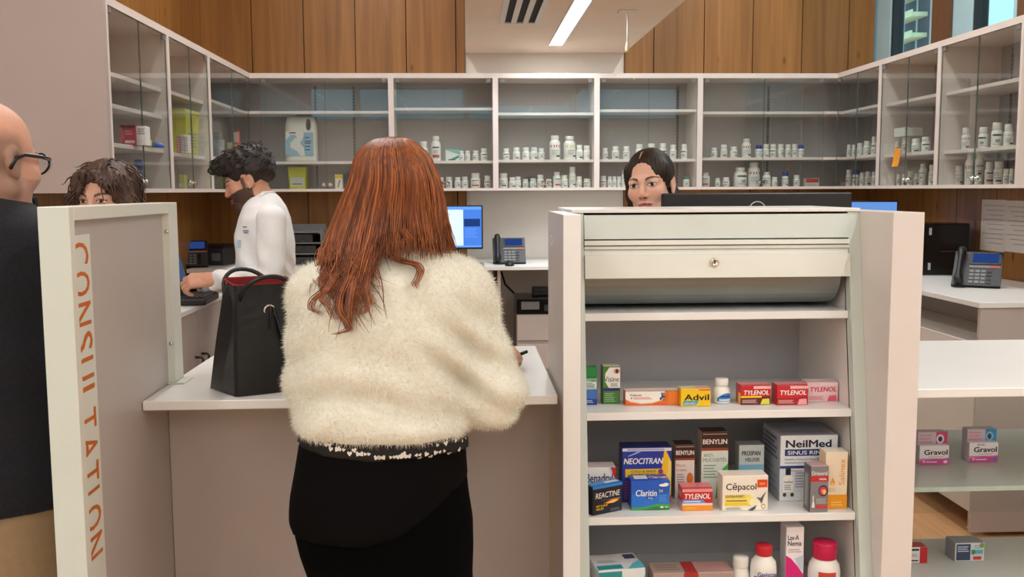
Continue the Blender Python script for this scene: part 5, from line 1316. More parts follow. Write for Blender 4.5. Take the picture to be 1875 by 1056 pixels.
for k in range(3):
    o = MB().box((-.11, -.115, 0), (.11 - .02 * k, .1, .045 + .005 * k), 0, .003, {'-y': 1}).build('equipment_box', [BLACK, mat('vented_front', (58, 52, 48), .5, .5, 90)], None, (float(pY(558, 450, 6.4)[0]), 6.42, ZW + .0092 + .07 * k))
    tag(o, 'dark electronic box on the %s tray of the grey rack' % ('lowest', 'second lowest', 'third lowest')[k], 'electronics')
# printer on a low drawer unit under the back counter
a, b = pY(946, 576, 6.25), pY(1010, 640, 6.25)
xa = float(a[0])
ztop_ = float(a[2])
t = thing('drawer_unit', 'pale drawer unit under the back counter with a small lock', 'drawer unit', (xa + .2, 6.40, 0))
MB().box((-.2, -.15, .03), (.2, .25, ztop_), 0, .002).build('carcass', LAMT, t)
MB().box((-.18, -.13, 0), (.18, .23, .03)).build('plinth', GREYD, t)
zc_ = ztop_ - .17
for k in range(3):
    d = MB().box((-.197, -.166, max(.035, zc_ - .19 * k)), (.197, -.1505, zc_ + .165 - .19 * k), 0, .002).build('drawer', LAMT, t)
    if k == 0: MB().lathe([(.009, 0), (.009, .004), (.004, .004)], (.13, -.166, zc_ + .12), 12, 0, 'y').build('lock', GREYD, d)
t = thing('printer', 'black printer on the drawer unit under the back counter', 'printer', (xa + .2, 6.40, ztop_ + .0006))
hp = float(pY(980, 546, 6.25)[2]) - ztop_
MB().box((-.2, -.15, 0), (.2, .2, hp), 0, .006).build('case', BLACKG, t)
MB().box((-.17, -.156, hp * .3), (-.05, -.15, hp * .8), 0, .003).build('control_panel', GREYM, t)
MB().box((-.02, -.158, hp * .2), (.18, -.15, hp * .6), 0, .003).build('paper_tray', GREYD, t)
MB().box((-.08, -.02, hp), (.06, .15, hp + .05), 0, .008).build('rear_feeder', BLACK, t)
o = MB().tube([tuple(pY(x, y, 6.68) * 1.0) for x, y in ((918, 497), (925, 520), (945, 540), (965, 548), (985, 540), (1000, 528))], .006, 8).build('power_cable', BLACK); tag(o, 'black cable drooping under the back counter above the printer', 'cable')
# wall papers on the right wall
for i, (x0, x1, yt, yb) in enumerate(((1798, 1838, 365, 462), (1842, 1885, 367, 465))):
    a, b = pX(x0, yt, RX - .004), pX(x1, yb, RX - .004)
    mb = MB(); n = 8; zt2, zb2 = float(a[2]), float(b[2]); y0, y1 = float(a[1]), float(b[1])
    mb.box((RX - .0035, y1, zb2), (RX - .0005, y0, zt2), 0)
    for k in range(9):
        zz = zt2 - .03 - k * (zt2 - zb2 - .05) / 9
        mb.box((RX - .0039, y1 + .02, zz - .004), (RX - .0035, y0 - .02 - .03 * (k % 3), zz), 1)
        mb.box((RX - .0039, y1 + .01, zz - .002), (RX - .0035, y1 + .016, zz), 1)
    o = mb.build('notice_sheet', [mat('paper', (214, 204, 196), .7, .02, 10), ink((160, 152, 150))], None)
    tag(o, ('printed list sheet taped to the right wall boards, the one nearer the tower', 'printed list sheet taped to the right wall boards at the picture edge')[i], 'paper')
# dark monitor corner behind the bald man
a = pY(50, 360, 2.7)
t, pn = monitor('black monitor corner showing just past the bald man’s collar', (float(a[0]) - .19, 2.7, 1.0006), .35, .40, .26, float(a[2]) - 1.0 - .26)
t['label'] = 'black monitor whose corner shows just past the bald customer’s collar'
t = thing('side_counter', 'counter beyond the partition that the bald customer faces', 'counter', (-1.35, 2.66, 0))
MB().box((-.42, -.22, .975), (.36, .22, 1.0), 0, .002).build('countertop', LAMW, t)
MB().box((-.40, -.20, 0), (-.22, .20, .975)).build('pedestal', LAMT, t)
MB().box((-.22, .02, 0), (.34, .038, .975)).build('front_panel', LAMT, t)
# ------------------------------------------------------------------ people
SKIN = vcol_mat('skin', .5, .12)
def hair_mat(name, dark, light, rough=.42):
    m, nt, b = new_mat(name)
    tc = nt.nodes.new('ShaderNodeTexCoord'); mp = nt.nodes.new('ShaderNodeMapping'); mp.inputs['Scale'].default_value = (150, 150, 9)
    nz = nt.nodes.new('ShaderNodeTexNoise'); nz.inputs['Scale'].default_value = 1.0; nz.inputs['Detail'].default_value = 3; nz.inputs['Distortion'].default_value = .4
    nt.links.new(tc.outputs['Object'], mp.inputs[0]); nt.links.new(mp.outputs[0], nz.inputs[0])
    rp = nt.nodes.new('ShaderNodeValToRGB'); rp.color_ramp.elements[0].position = .32; rp.color_ramp.elements[1].position = .68
    rp.color_ramp.elements[0].color = lin(dark) + (1,); rp.color_ramp.elements[1].color = lin(light) + (1,)
    nt.links.new(nz.outputs[0], rp.inputs[0]); nt.links.new(rp.outputs[0], b.inputs['Base Color'])
    b.inputs['Roughness'].default_value = rough; b.inputs['Specular IOR Level'].default_value = .45
    bp = nt.nodes.new('ShaderNodeBump'); bp.inputs['Strength'].default_value = .5; bp.inputs['Distance'].default_value = .003
    nt.links.new(nz.outputs[0], bp.inputs['Height']); nt.links.new(bp.outputs[0], b.inputs['Normal'])
    return m
def project(V):
    q = np.asarray(V, float) - CPOS; z = q @ FWD
    return np.stack([937.5 + FPX * (q @ RGT) / z, 528 - FPX * (q @ UPV) / z, z], 1)
def unit(v): v = np.array(v, float); return v / np.linalg.norm(v)
class Head:
    """head frame: x to the person's left-hand side of the picture plane basis, y forward, z up"""
    def __init__(self, c, fwd, pitch=0.0, roll=0.0, s=1.0):
        f = unit(fwd); up = np.array([0, 0, 1.0])
        r = unit(np.cross(f, up))
        f2 = f * math.cos(pitch) - up * math.sin(pitch); u2 = up * math.cos(pitch) + f * math.sin(pitch)
        r2 = r * math.cos(roll) + u2 * math.sin(roll); u3 = u2 * math.cos(roll) - r * math.sin(roll)
        self.R = np.stack([r2, f2, u3], 1); self.c = np.array(c, float); self.s = s
    def W(self, p): return self.c + self.R @ (np.array(p, float) * self.s)
    def L(self, V): return ((np.asarray(V) - self.c) @ self.R) / self.s
    def ell(self, g, p, r, k=.02, mode='add'): g.ell(self.W(p), np.array(r) * self.s, k * self.s, mode, self.R)
    def cone(self, g, a, b, r1, r2, k=.02, mode='add'): g.cone(self.W(a), self.W(b), r1 * self.s, r2 * self.s, k * self.s, mode)
def add_head(g, H, fem=True, neck_to=None, neck_r=.052, nose=1.0):
    H.ell(g, (0, -.012, .034), (.074, .095, .084), 0)
    H.ell(g, (0, .022, -.036), (.054 if fem else .062, .068, .080), .03)
    for s in (-1, 1):
        H.cone(g, (s * (.047 if fem else .052), .0, -.056), (s * .012, .066, -.102), .020 if fem else .023, .016 if fem else .02, .022)
        H.ell(g, (s * .038, .058, -.026), (.024, .026, .026), .018)
        H.cone(g, (s * .012, .083, .016), (s * .044, .068, .012), .012 if fem else .014, .010, .014)
    H.ell(g, (0, .074, -.098), (.018, .016, .015), .015)
    for s in (-1, 1):
        H.ell(g, (s * .032, .098, -.003), (.020, .016, .012), .010, 'sub')
        H.ell(g, (s * .0315, .0735, -.002), (.0135, .0135, .0125), .003)
        H.cone(g, (s * .044, .0765, -.001), (s * .020, .0825, .0005), .0045, .0045, .003)
        H.cone(g, (s * .032, .0835, .0065), (s * .044, .076, .004), .0042, .0036, .004)
        H.cone(g, (s * .020, .080, .004), (s * .032, .0835, .0065), .0036, .0042, .004)
    H.cone(g, (0, .086, .012), (0, .104 * (.97 + .03 * nose), -.032), .007, .0105, .010)
    H.ell(g, (0, .100, -.038), (.009, .010, .008), .006)
    for s in (-1, 1): H.ell(g, (s * .011, .093, -.038), (.0075, .010, .007), .005)
    for s in (-1, 1):
        H.cone(g, (s * .004, .0955, -.0605), (s * .022, .083, -.0645), .0058, .003, .005)
        H.cone(g, (0, .0955, -.0715), (s * .018, .085, -.0685), .007, .0035, .005)
        H.ell(g, (s * .075, -.012, -.004), (.009, .019, .030), .006)
        H.ell(g, (s * .083, -.006, -.002), (.006, .010, .018), .004, 'sub')
        H.ell(g, (s * .076, -.004, -.030), (.006, .008, .009), .005)
    H.cone(g, (-.016, .0985, -.0662), (.016, .0985, -.0662), .0022, .0022, .002, 'sub')
    if neck_to is not None:
        a = H.W((0, -.018, -.055)); b = np.array(neck_to, float)
        g.cone(a, b, neck_r, neck_r * 1.08, .025)
def head_tone(V, H, skin, lips=(186, 108, 100), brow=(70, 48, 38), stubble=None, beard=None, iris=(70, 48, 34)):
    T = np.tile(np.array(lin(skin)), (len(V), 1)); q = H.L(V)
    x, y, z = np.abs(q[:, 0]), q[:, 1], q[:, 2]
    def blend(mask, c, a=1.0):
        a = np.clip(mask, 0, 1)[:, None] * a; T[:] = T * (1 - a) + np.array(lin(c)) * a
    near = (np.abs(z) < .16) & (y > .02)
    # warm cheeks, nose
    warm = (skin[0], int(skin[1] * .86), int(skin[2] * .82))
    blend(near * np.exp(-((x - .04) ** 2 + (z + .03) ** 2) / .02 ** 2), warm, .35)
    blend(near * np.exp(-((x) ** 2 + (z + .035) ** 2) / .014 ** 2), warm, .6)
    if stubble is not None: stubble(T, q, blend)
    # lips
    lw = np.clip(1 - (x / .025) ** 2, 0, 1)
    up_ = (z > -.067) & (z < -.067 + .0115 * lw ** .6 * .8); dn = (z <= -.066) & (z > -.066 - .0105 * lw ** .6)
    blend(((up_ | dn) & (y > .07) & (x < .025)).astype(float), lips)
    blend(((np.abs(z + .0665 - .0015 * (x / .02)) < .0017) & (y > .07) & (x < .024)).astype(float), (96, 48, 46), .9)
    # brows
    bz = .0225 - 14 * (x - .034) ** 2 + .06 * (x - .034)
    blend(((np.abs(z - bz) < .0042 * np.clip(1.25 - (x - .014) / .04, .45, 1)) & (x > .013) & (x < .053) & (y > .045)).astype(float), brow, .92)
    # eyes: white, iris, pupil, lashes
    ex = (x - .0315) / .0148; ez = (z + .0014) / (.0050 * np.sqrt(np.clip(1 - ex ** 2, 0, 1)) + 1e-6)
    inside = (np.abs(ex) < 1) & (np.abs(ez) < 1) & (y > .06)
    blend(inside.astype(float), (232, 226, 220))
    d = np.sqrt((x - .0315) ** 2 + (z + .0012) ** 2)
    blend((inside & (d < .0066)).astype(float), iris); blend((inside & (d < .003)).astype(float), (12, 10, 10))
    lash = (np.abs(ex) < 1.08) & (z > -.002) & (np.abs(z + .0018 - .0066 * np.sqrt(np.clip(1 - (ex / 1.08) ** 2, 0, 1))) < .0018) & (y > .06)
    blend(lash.astype(float), (38, 28, 26), .95)
    low = (np.abs(ex) < 1.0) & (z < -.002) & (np.abs(z + .0018 + .0066 * np.sqrt(np.clip(1 - ex ** 2, 0, 1))) < .0011) & (y > .06)
    blend(low.astype(float), (120, 84, 74), .7)
    # nostrils
    blend(((np.abs(x - .0085) < .0045) & (np.abs(z + .0435) < .0028) & (y > .085)).astype(float), (110, 60, 54), .8)
    if beard is not None: beard(T, q, blend)
    return T
def skin_tone(V, skin): return np.tile(np.array(lin(skin)), (len(V), 1))
def hand(wrist, d, nrm, right, curl=(.3, .5, .4), s=1.0, thumb=(.75, .6, -.25), step=.003, spread=.06, fore=None):
    """palm, four fingers and a thumb; d towards the fingertips, nrm out of the back of the hand"""
    d = unit(d); nrm = np.array(nrm, float); nrm = unit(nrm - d * (nrm @ d))
    t = np.cross(nrm, d) if right else np.cross(d, nrm)
    w = np.array(wrist, float)
    P = lambda a, b, c: w + s * (a * d + b * t + c * nrm)
    pts, cones = [], []
    bases = [(.086, .029), (.090, .010), (.085, -.009), (.076, -.026)]
    lens = [(.040, .025, .020), (.045, .028, .021), (.041, .026, .021), (.032, .020, .018)]
    for (a, b), L3, i in zip(bases, lens, range(4)):
        cones.append((P(.0, b * .75, 0), P(a, b, 0), .0145 * s, .0115 * s, .014))
        ang = 0.0; q = P(a, b, 0); sp = spread * (1.5 - i)
        for j, (ln, cu) in enumerate(zip(L3, curl)):
            ang += cu * (1 + .08 * i)
            dr = unit((d + t * sp) * math.cos(ang) - nrm * math.sin(ang))
            q2 = q + dr * ln * s
            cones.append((q, q2, (.0095, .0086, .0078)[j] * s, (.0086, .0078, .0066)[j] * s, .004)); q = q2
    q = P(.022, .022, -.008); dr = unit(thumb[0] * d + thumb[1] * t + thumb[2] * nrm)
    cones.append((P(.0, .012, -.002), P(.04, .03, -.010), .015 * s, .0125 * s, .012))
    q = P(.04, .03, -.010)
    for ln, r1, r2 in ((.034, .0115, .0100), (.028, .0098, .0074)):
        q2 = q + dr * ln * s; cones.append((q, q2, r1 * s, r2 * s, .005)); q = q2; dr = unit(dr + .35 * d - .1 * nrm)
    if fore is not None: cones.append((np.array(fore, float), w, .030 * s, .024 * s, .015))
    cones.append((P(-.03, 0, 0), P(.01, 0, 0), .024 * s, .022 * s, .015))
    A = np.array([c[0] for c in cones] + [c[1] for c in cones])
    lo, hi = A.min(0) - .035, A.max(0) + .035
    g = Grid(*[np.arange(lo[i], hi[i], step) for i in range(3)])
    for a, b, r1, r2, k in cones: g.cone(a, b, r1, r2, k)
    return g.mesh(1)
def merge(parts):
    V, F, n = [], [], 0
    for v, f in parts: V.append(v); F.append(f + n); n += len(v)
    return np.concatenate(V), np.concatenate(F)
def put(name, VF, m, root, tone=None):
    V, F = VF
    o = np.array(root.location)
    return MB().raw(V - o, F.tolist()).build(name, m, root, tone=tone)
def streaks(V, F, H, amp, n1, seed=0):
    """comb relief along the strands of a hair shell"""
    N = normals(V, F); q = H.L(V); a = np.arctan2(q[:, 0], q[:, 1] + .02)
    d = amp * (np.sin(n1 * a + 6 * np.sin(9 * q[:, 2] + seed)) * .6 + .4 * np.sin(2.3 * n1 * a + 17 * q[:, 2] + seed))
    return V + N * d[:, None]
def grid_around(lo, hi, step, fine_lo, fine_hi, fstep):
    return Grid(*[rng_axis(lo[i], hi[i], step, (fine_lo[i], fine_hi[i], fstep)) for i in range(3)])

# ---- the red-haired customer
YC = 1.98
px = lambda x, y, Y=YC: float(pY(x, y, Y)[0]); pz = lambda y, x=700, Y=YC: float(pY(x, y, Y)[2])
root = thing('person', 'customer seen from behind with long red hair, fluffy cream sweater and black trousers', 'person', (px(705, 700), YC, 0))
rows_px = [(448, 668, 792, .07), (468, 628, 832, .088), (488, 588, 866, .105), (515, 560, 885, .122), (560, 548, 884, .138), (620, 546, 872, .147), (680, 545, 862, .148), (740, 543, 858, .152), (790, 545, 857, .152), (835, 552, 856, .148)]
def rows(rp, Y=YC, grow=0.0, cy=None):
    out = []
    for y, a, b, ry in rp:
        z = pz(y, (a + b) / 2, Y); xa, xb = px(a, y, Y), px(b, y, Y)
        out.append((z, (xa + xb) / 2, Y if cy is None else cy, (xb - xa) / 2 + grow, ry + grow))
    return out
pzb = lambda y, x: float(pY(x, y, YC - .148 * math.sqrt(max(.02, 1 - ((x - 700) / 160) ** 2)))[2])
sh_r, el_r, wr_r = pY(848, 538, YC), pY(899, 712, YC - .01), pY(906, 668, 2.40)
sh_l, el_l, wr_l = pY(586, 535, YC), pY(574, 700, YC), pY(690, 668, 2.34)
g = Grid(np.arange(-.62, .22, .007), np.arange(1.72, 2.52, .007), np.arange(.95, 1.46, .007))
g.profile(rows(rows_px), 0, p=2.3)
g.cone(sh_r, el_r, .064, .060, .045); g.cone(el_r, wr_r, .060, .043, .03); g.ell(el_r + np.array([.0, .02, -.012]), (.062, .072, .058), .03)
g.cone(sh_l, el_l, .062, .050, .045); g.cone(el_l, wr_l, .052, .043, .03)
g.cone(pY(725, 455, YC + .01), pY(725, 425, YC + .02), .066, .060, .03)      # collar
hemx = [px(x, 800) for x in (540, 580, 640, 700, 760, 810, 860)]; hemz = [pzb(y, x) for y, x in zip((786, 800, 815, 819, 812, 801, 790), (540, 580, 640, 700, 760, 810, 860))]
g.op(lambda X, Y, Z: (np.interp(X.ravel(), hemx, hemz).reshape(X.shape) - Z) * .95, (-.62, 1.7, .9), (.22, 2.3, 1.1), .012, 'and', pad=.01) if False else None
def hemcut(X, Y, Z):
    inside = (np.abs(Y - YC) < .3) & (X < px(862, 800))
    return np.where(inside, np.interp(X.ravel(), hemx, hemz).reshape(X.shape) - Z, -1.0)
X, Y_, Z_ = np.meshgrid(*g.ax, indexing='ij')
torso_zone = Y_ < 2.2
cut = np.where(torso_zone & (Z_ < pz(745)) & (X < px(862, 800)), np.interp(X.ravel(), hemx, hemz).reshape(X.shape) - Z_, -1.0)
g.D = np.maximum(g.D, cut.astype(np.float32))
# folds: slack across the lower back and at the right armpit
w1 = np.exp(-((Z_ - 1.10) / .09) ** 2); w2 = np.exp(-(((X - px(845, 650)) / .08) ** 2 + ((Z_ - pz(640)) / .10) ** 2)); w3 = np.exp(-((Z_ - (np.interp(X.ravel(), hemx, hemz).reshape(X.shape) + .022)) / .016) ** 2)
g.D += (.0045 * w1 * np.sin(70 * (Z_ + .22 * X) + 3 * np.sin(9 * X)) + .009 * w2 * np.sin(75 * (Z_ + .9 * X)) - .006 * w3 + .004 * np.sin(60 * Z_ - 30 * X + 4 * np.sin(14 * X)) * np.exp(-((X - px(565, 650)) / .07) ** 2)).astype(np.float32)
g.D += (.003 * np.sin(23 * X + 31 * Z_) * np.sin(37 * Z_ - 11 * X)).astype(np.float32)
V, F = g.mesh(1)
SWEAT = mat('sweater_wool', (236, 235, 220), .95, .05, 120, bump=.8, spec=.1, sheen=.5)
N = normals(V, F)
mb = MB().raw(V - np.array(root.location), F.tolist())
# pile: short fibres standing off the knit
n_f = 60000
A = np.linalg.norm(np.cross(V[F[:, 2]] - V[F[:, 0]], V[F[:, 3]] - V[F[:, 1]]), axis=1)
view = (V[F].mean(1) - CPOS); facing = -(normals(V, F)[F[:, 0]] * view).sum(1) / np.linalg.norm(view, axis=1)
wgt = A * (facing > -.45)
pick = RNG.choice(len(F), n_f, p=wgt / wgt.sum())
uv = RNG.random((n_f, 2))
q = V[F[pick]]
P0 = (q[:, 0] * (1 - uv[:, :1]) + q[:, 1] * uv[:, :1]) * (1 - uv[:, 1:]) + (q[:, 3] * (1 - uv[:, :1]) + q[:, 2] * uv[:, :1]) * uv[:, 1:]
Nn = N[F[pick, 0]]
dr = Nn * RNG.uniform(.35, .9, (n_f, 1)) + RNG.normal(0, .42, (n_f, 3)) + np.array([0, 0, -.45])
dr /= np.linalg.norm(dr, axis=1, keepdims=True)
ln = RNG.uniform(.006, .015, (n_f, 1))
sd = np.cross(dr, RNG.normal(0, 1, (n_f, 3))); sd /= np.linalg.norm(sd, axis=1, keepdims=True)
P0 = P0 - Nn * .001 - np.array(root.location)
tri = np.stack([P0 - sd * .00055, P0 + sd * .00055, P0 + dr * ln], 1).reshape(-1, 3)
b = len(mb.v); mb.v.extend(map(tuple, tri.tolist())); mb.f.extend([(b + 3 * i, b + 3 * i + 1, b + 3 * i + 2) for i in range(n_f)]); mb.m.extend([0] * n_f); mb.s.extend([True] * n_f)
sweater = mb.build('sweater', SWEAT, root)
# trousers and black blouse tail
BLK = mat('black_trousers', (4, 4, 5), .9, .1, 60, spec=.06)
BLK2 = mat('black_blouse', (5, 4, 5), .8, .1, 30, spec=.1)
hips = [(770, 562, 845, .135), (800, 553, 850, .137), (850, 546, 853, .142), (900, 538, 858, .147), (950, 538, 866, .150), (1000, 550, 867, .150), (1056, 570, 865, .147), (1130, 585, 862, .142)]
g = Grid(np.arange(-.45, .10, .009), np.arange(1.74, 2.22, .009), np.arange(.0, 1.12, .009))
R_ = rows(hips)
zc0 = R_[-1][0]
g.profile(R_, 0, p=2.2)
cxm = R_[-1][1]; hw = R_[-1][3]
for s in (-1, 1):
    hp = (cxm + s * hw * .5, YC, zc0 + .04); kn = (cxm + s * .085, YC + .01, .46); an = (cxm + s * .085, YC - .01, .08)
    g.cone(hp, kn, hw * .53, .068, .02); g.cone(kn, an, .068, .048, .02)
V, F = g.mesh(1); put('trousers', (V, F), BLK, root)
for s in (-1, 1):
    g = Grid(np.arange(-.08, .081, .006), np.arange(-.12, .20, .006), np.arange(-.02, .12, .006))
    g.ell((0, .06, .03), (.042, .12, .034), 0); g.ell((0, -.02, .05), (.036, .05, .05), .02); g.op(lambda X, Y, Z: .002 - Z, (-.1, -.2, -.03), (.1, .2, .01), 0, 'and', pad=.3)
    V, F = g.mesh(1); V = V + np.array([cxm + s * .085, YC - .01, 0]); put('shoe', (V, F), BLACK, root)
tail = [(775, 558, 848, .140), (800, 550, 853, .142), (850, 542, 856, .147), (900, 533, 860, .153), (930, 531, 862, .156), (1010, 536, 868, .160)]
g = Grid(np.arange(-.45, .10, .007), np.arange(1.76, 2.20, .007), np.arange(.78, 1.12, .007))
g.profile(rows(tail), 0, p=2.2)
tx = [px(x, 950) for x in (525, 545, 600, 680, 740, 790, 830, 870)]; tz = [pzb(y, x) for y, x in zip((950, 968, 992, 1003, 985, 940, 902, 872), (525, 545, 600, 680, 740, 790, 830, 870))]
X, Y_, Z_ = np.meshgrid(*g.ax, indexing='ij')
g.D = np.maximum(g.D, (np.interp(X.ravel(), tx, tz).reshape(X.shape) - Z_).astype(np.float32))
g.D += (.0035 * np.sin(30 * X + 9 * Z_) * np.exp(-((X - px(800, 900)) / .06) ** 2)).astype(np.float32)
V, F = g.mesh(1); put('blouse_tail', (V, F), BLK2, root)
# printed shirt hem: black with white hearts
band = rows([(770, 556, 849, .1425), (800, 548, 855, .1455), (845, 541, 858, .150)], grow=.0025)
g = Grid(np.arange(-.45, .10, .007), np.arange(1.76, 2.20, .007), np.arange(.94, 1.12, .007))
g.profile(band, 0, p=2.2)
bx_ = [px(x, 820) for x in (540, 560, 620, 690, 760, 820, 860)]; bz_ = [pzb(y, x) for y, x in zip((808, 821, 838, 848, 841, 831, 821), (540, 560, 620, 690, 760, 820, 860))]
X, Y_, Z_ = np.meshgrid(*g.ax, indexing='ij')
g.D = np.maximum(g.D, (np.interp(X.ravel(), bx_, bz_).reshape(X.shape) - Z_).astype(np.float32))
V, F = g.mesh(1)
mb = MB().raw(V - np.array(root.location), F.tolist())
N = normals(V, F); pr = project(V)
heart = [(.0, -1.0), (.55, -.42), (.95, .12), (.95, .55), (.62, .85), (.25, .78), (0, .45), (-.25, .78), (-.62, .85), (-.95, .55), (-.95, .12), (-.55, -.42)]
for i in range(46):
    hx = 548 + (858 - 548) * ((i * .618) % 1); hy = np.interp(hx, (540, 560, 620, 690, 760, 820, 860), (808, 821, 838, 848, 841, 831, 821)) - 3 - 19 * ((i * .377) % 1)
    dd = (pr[:, 0] - hx) ** 2 + (pr[:, 1] - hy) ** 2 + 1e4 * (N @ FWD > -.1)
    k = int(np.argmin(dd)); n_ = N[k]; ux = unit(np.cross((0, 0, 1), n_)); ux = -ux if ux[0] < 0 else ux; uy = np.cross(n_, ux); uy = -uy if uy[2] < 0 else uy
    a = RNG.uniform(-.7, .7); u2, v2 = ux * math.cos(a) + uy * math.sin(a), uy * math.cos(a) - ux * math.sin(a)
    s = .0052 if i % 3 else .0036
    o = V[k] - np.array(root.location) + n_ * .0016
    pts = [o + u2 * x * s + v2 * y * s for x, y in heart]
    if np.dot(np.cross(pts[1] - pts[0], pts[2] - pts[0]), n_) < 0: pts = pts[::-1]
    mb.poly(pts, 1)
mb.build('printed_shirt_hem', [mat('black_print', (7, 7, 8), .7, .08, 40), ink((226, 222, 214))], root)
# body: head, neck, arms, hands (mostly under the clothes)
SK1 = (228, 178, 152)
hc = pY(722, 362, YC + .045)
H1 = Head(hc, (.12, 1, 0), .12, 0, .92)
g = grid_around((-.48, 1.74, .10), (.10, 2.48, 1.62), .012, (hc[0] - .1, hc[1] - .14, hc[2] - .2), (hc[0] + .1, hc[1] + .13, hc[2] + .14), .004)
add_head(g, H1, True, pY(722, 470, YC + .01), .050)
g.profile(rows(rows_px, grow=-.022), .03)
g.profile(rows(hips, grow=-.02), .03)
g.cone(sh_r, el_r, .042, .038, .02); g.cone(el_r, wr_r, .038, .026, .015); g.cone(sh_l, el_l, .042, .036, .02); g.cone(el_l, wr_l, .036, .026, .015)
for s in (-1, 1):
    g.cone((cxm + s * hw * .5, YC, zc0 + .03), (cxm + s * .085, YC + .01, .46), hw * .42, .048, .02); g.cone((cxm + s * .085, YC + .01, .46), (cxm + s * .085, YC - .01, .12), .048, .034, .02)
body = g.mesh(1)
pen_a, pen_b = pY(966, 643, 2.50), pY(934, 656, 2.515)
wr2 = pY(912, 662, 2.42)
hr = hand(wr2 + np.array([.004, .01, .006]), pY(945, 647, 2.52) - pY(912, 664, 2.42), (.45, -.45, .75), True, (.55, .75, .5), .98, (.75, .45, -.35), .003, .04, wr_r)
hl = hand(wr_l + np.array([.01, .02, -.002]), (.35, 1, -.25), (0, .1, 1), False, (.15, .2, .15), .95, step=.004, fore=wr_l - np.array([.02, .06, -.01]))
VF = merge([body, hr, hl])
T = head_tone(VF[0], H1, SK1)
put('body', VF, SKIN, root, T)
t = thing('pen', 'black pen in the red-haired customer’s right hand', 'pen', pen_b)
dv_ = pen_a - pen_b; dv_ = unit(dv_ + np.array([0, 0, .0]))
MB().tube([-dv_ * .07, dv_ * .047, dv_ * .052], [.0045, .0045, .004], 10).build('barrel', BLACKG, t)
MB().tube([-dv_ * .085, -dv_ * .071], [.001, .0043], 10).build('tip', STEEL, t)

# hair: shell that follows the outline, locks on top, loose curling ends
HR = [hair_mat('red_hair_base', (94, 46, 18), (138, 72, 31)), hair_mat('red_hair_bright', (122, 64, 26), (168, 96, 42)), hair_mat('red_hair_deep', (72, 34, 14), (112, 57, 25)), hair_mat('red_hair_copper', (148, 82, 34), (192, 118, 56))]
env_y = [251, 256, 264, 275, 290, 310, 335, 365, 395, 425, 450, 470]
env_l = [704, 686, 672, 660, 650, 646, 640, 626, 614, 602, 592, 588]
env_r = [736, 752, 764, 776, 788, 797, 806, 812, 816, 822, 828, 832]
env_d = [.02, .052, .075, .095, .108, .115, .115, .113, .113, .122, .142, .172]
YH = YC + .035
ez = np.array([pz(y, 720, YH) for y in env_y]); exl = np.array([px(a, y, YH) for a, y in zip(env_l, env_y)]); exr = np.array([px(a, y, YH) for a, y in zip(env_r, env_y)])
edp = np.array(env_d); eyc = YH - .012 * np.linspace(0, 1, len(env_y)) ** 1.5
def env(u, phi, f=1.0):
    """u 0..1 from crown to the ends of the shell; phi 0 = picture right, -90 = towards the viewer"""
    k = u * (len(env_y) - 1)
    z = np.interp(k, range(len(env_y)), ez); l = np.interp(k, range(len(env_y)), exl); r = np.interp(k, range(len(env_y)), exr)
    d = np.interp(k, range(len(env_y)), edp); yc = np.interp(k, range(len(env_y)), eyc)
    d = d if np.sin(phi) < 0 else min(d, .112)
    return np.array([(l + r) / 2 + (r - l) / 2 * f * np.cos(phi), yc + d * f * np.sin(phi), z])
mb = MB(); nu, nph = 34, 160
Vs = []
for i in range(nu):
    u = .87 * i / (nu - 1)
    for j in range(nph):
        ph = 2 * math.pi * j / nph
        f = .955 + .014 * math.sin(23 * ph + 3 * math.sin(5 * u + ph)) * min(1, 3 * u) + .010 * math.sin(41 * ph - 4 * u)
        face_gap = 1.0
        if math.sin(ph) > .55 and u > .36: f *= .80
        p = env(u, ph, f)
        Vs.append(p)
Fs = [(i * nph + j, i * nph + (j + 1) % nph, (i + 1) * nph + (j + 1) % nph, (i + 1) * nph + j) for i in range(nu - 1) for j in range(nph)]
Fs += [tuple(range(nph)), tuple(range((nu - 1) * nph, nu * nph))[::-1]]
o_ = np.array(root.location)
hair = MB().add(np.array(Vs) - o_, [f[::-1] for f in Fs], 0, True)
def back_y(x, z):      # a little behind the sweater's back surface
    yy = 1.5 - (z - 1.5)
    rz0 = rows(rows_px); A_ = np.array(sorted(rz0))
    cx, rx, ry = [np.interp(z, A_[:, 0], A_[:, i]) for i in (1, 3, 4)]
    q = np.clip(abs((x - cx) / rx), 0, .97)
    return YC - ry * (1 - q ** 2.3) ** (1 / 2.3) - .014
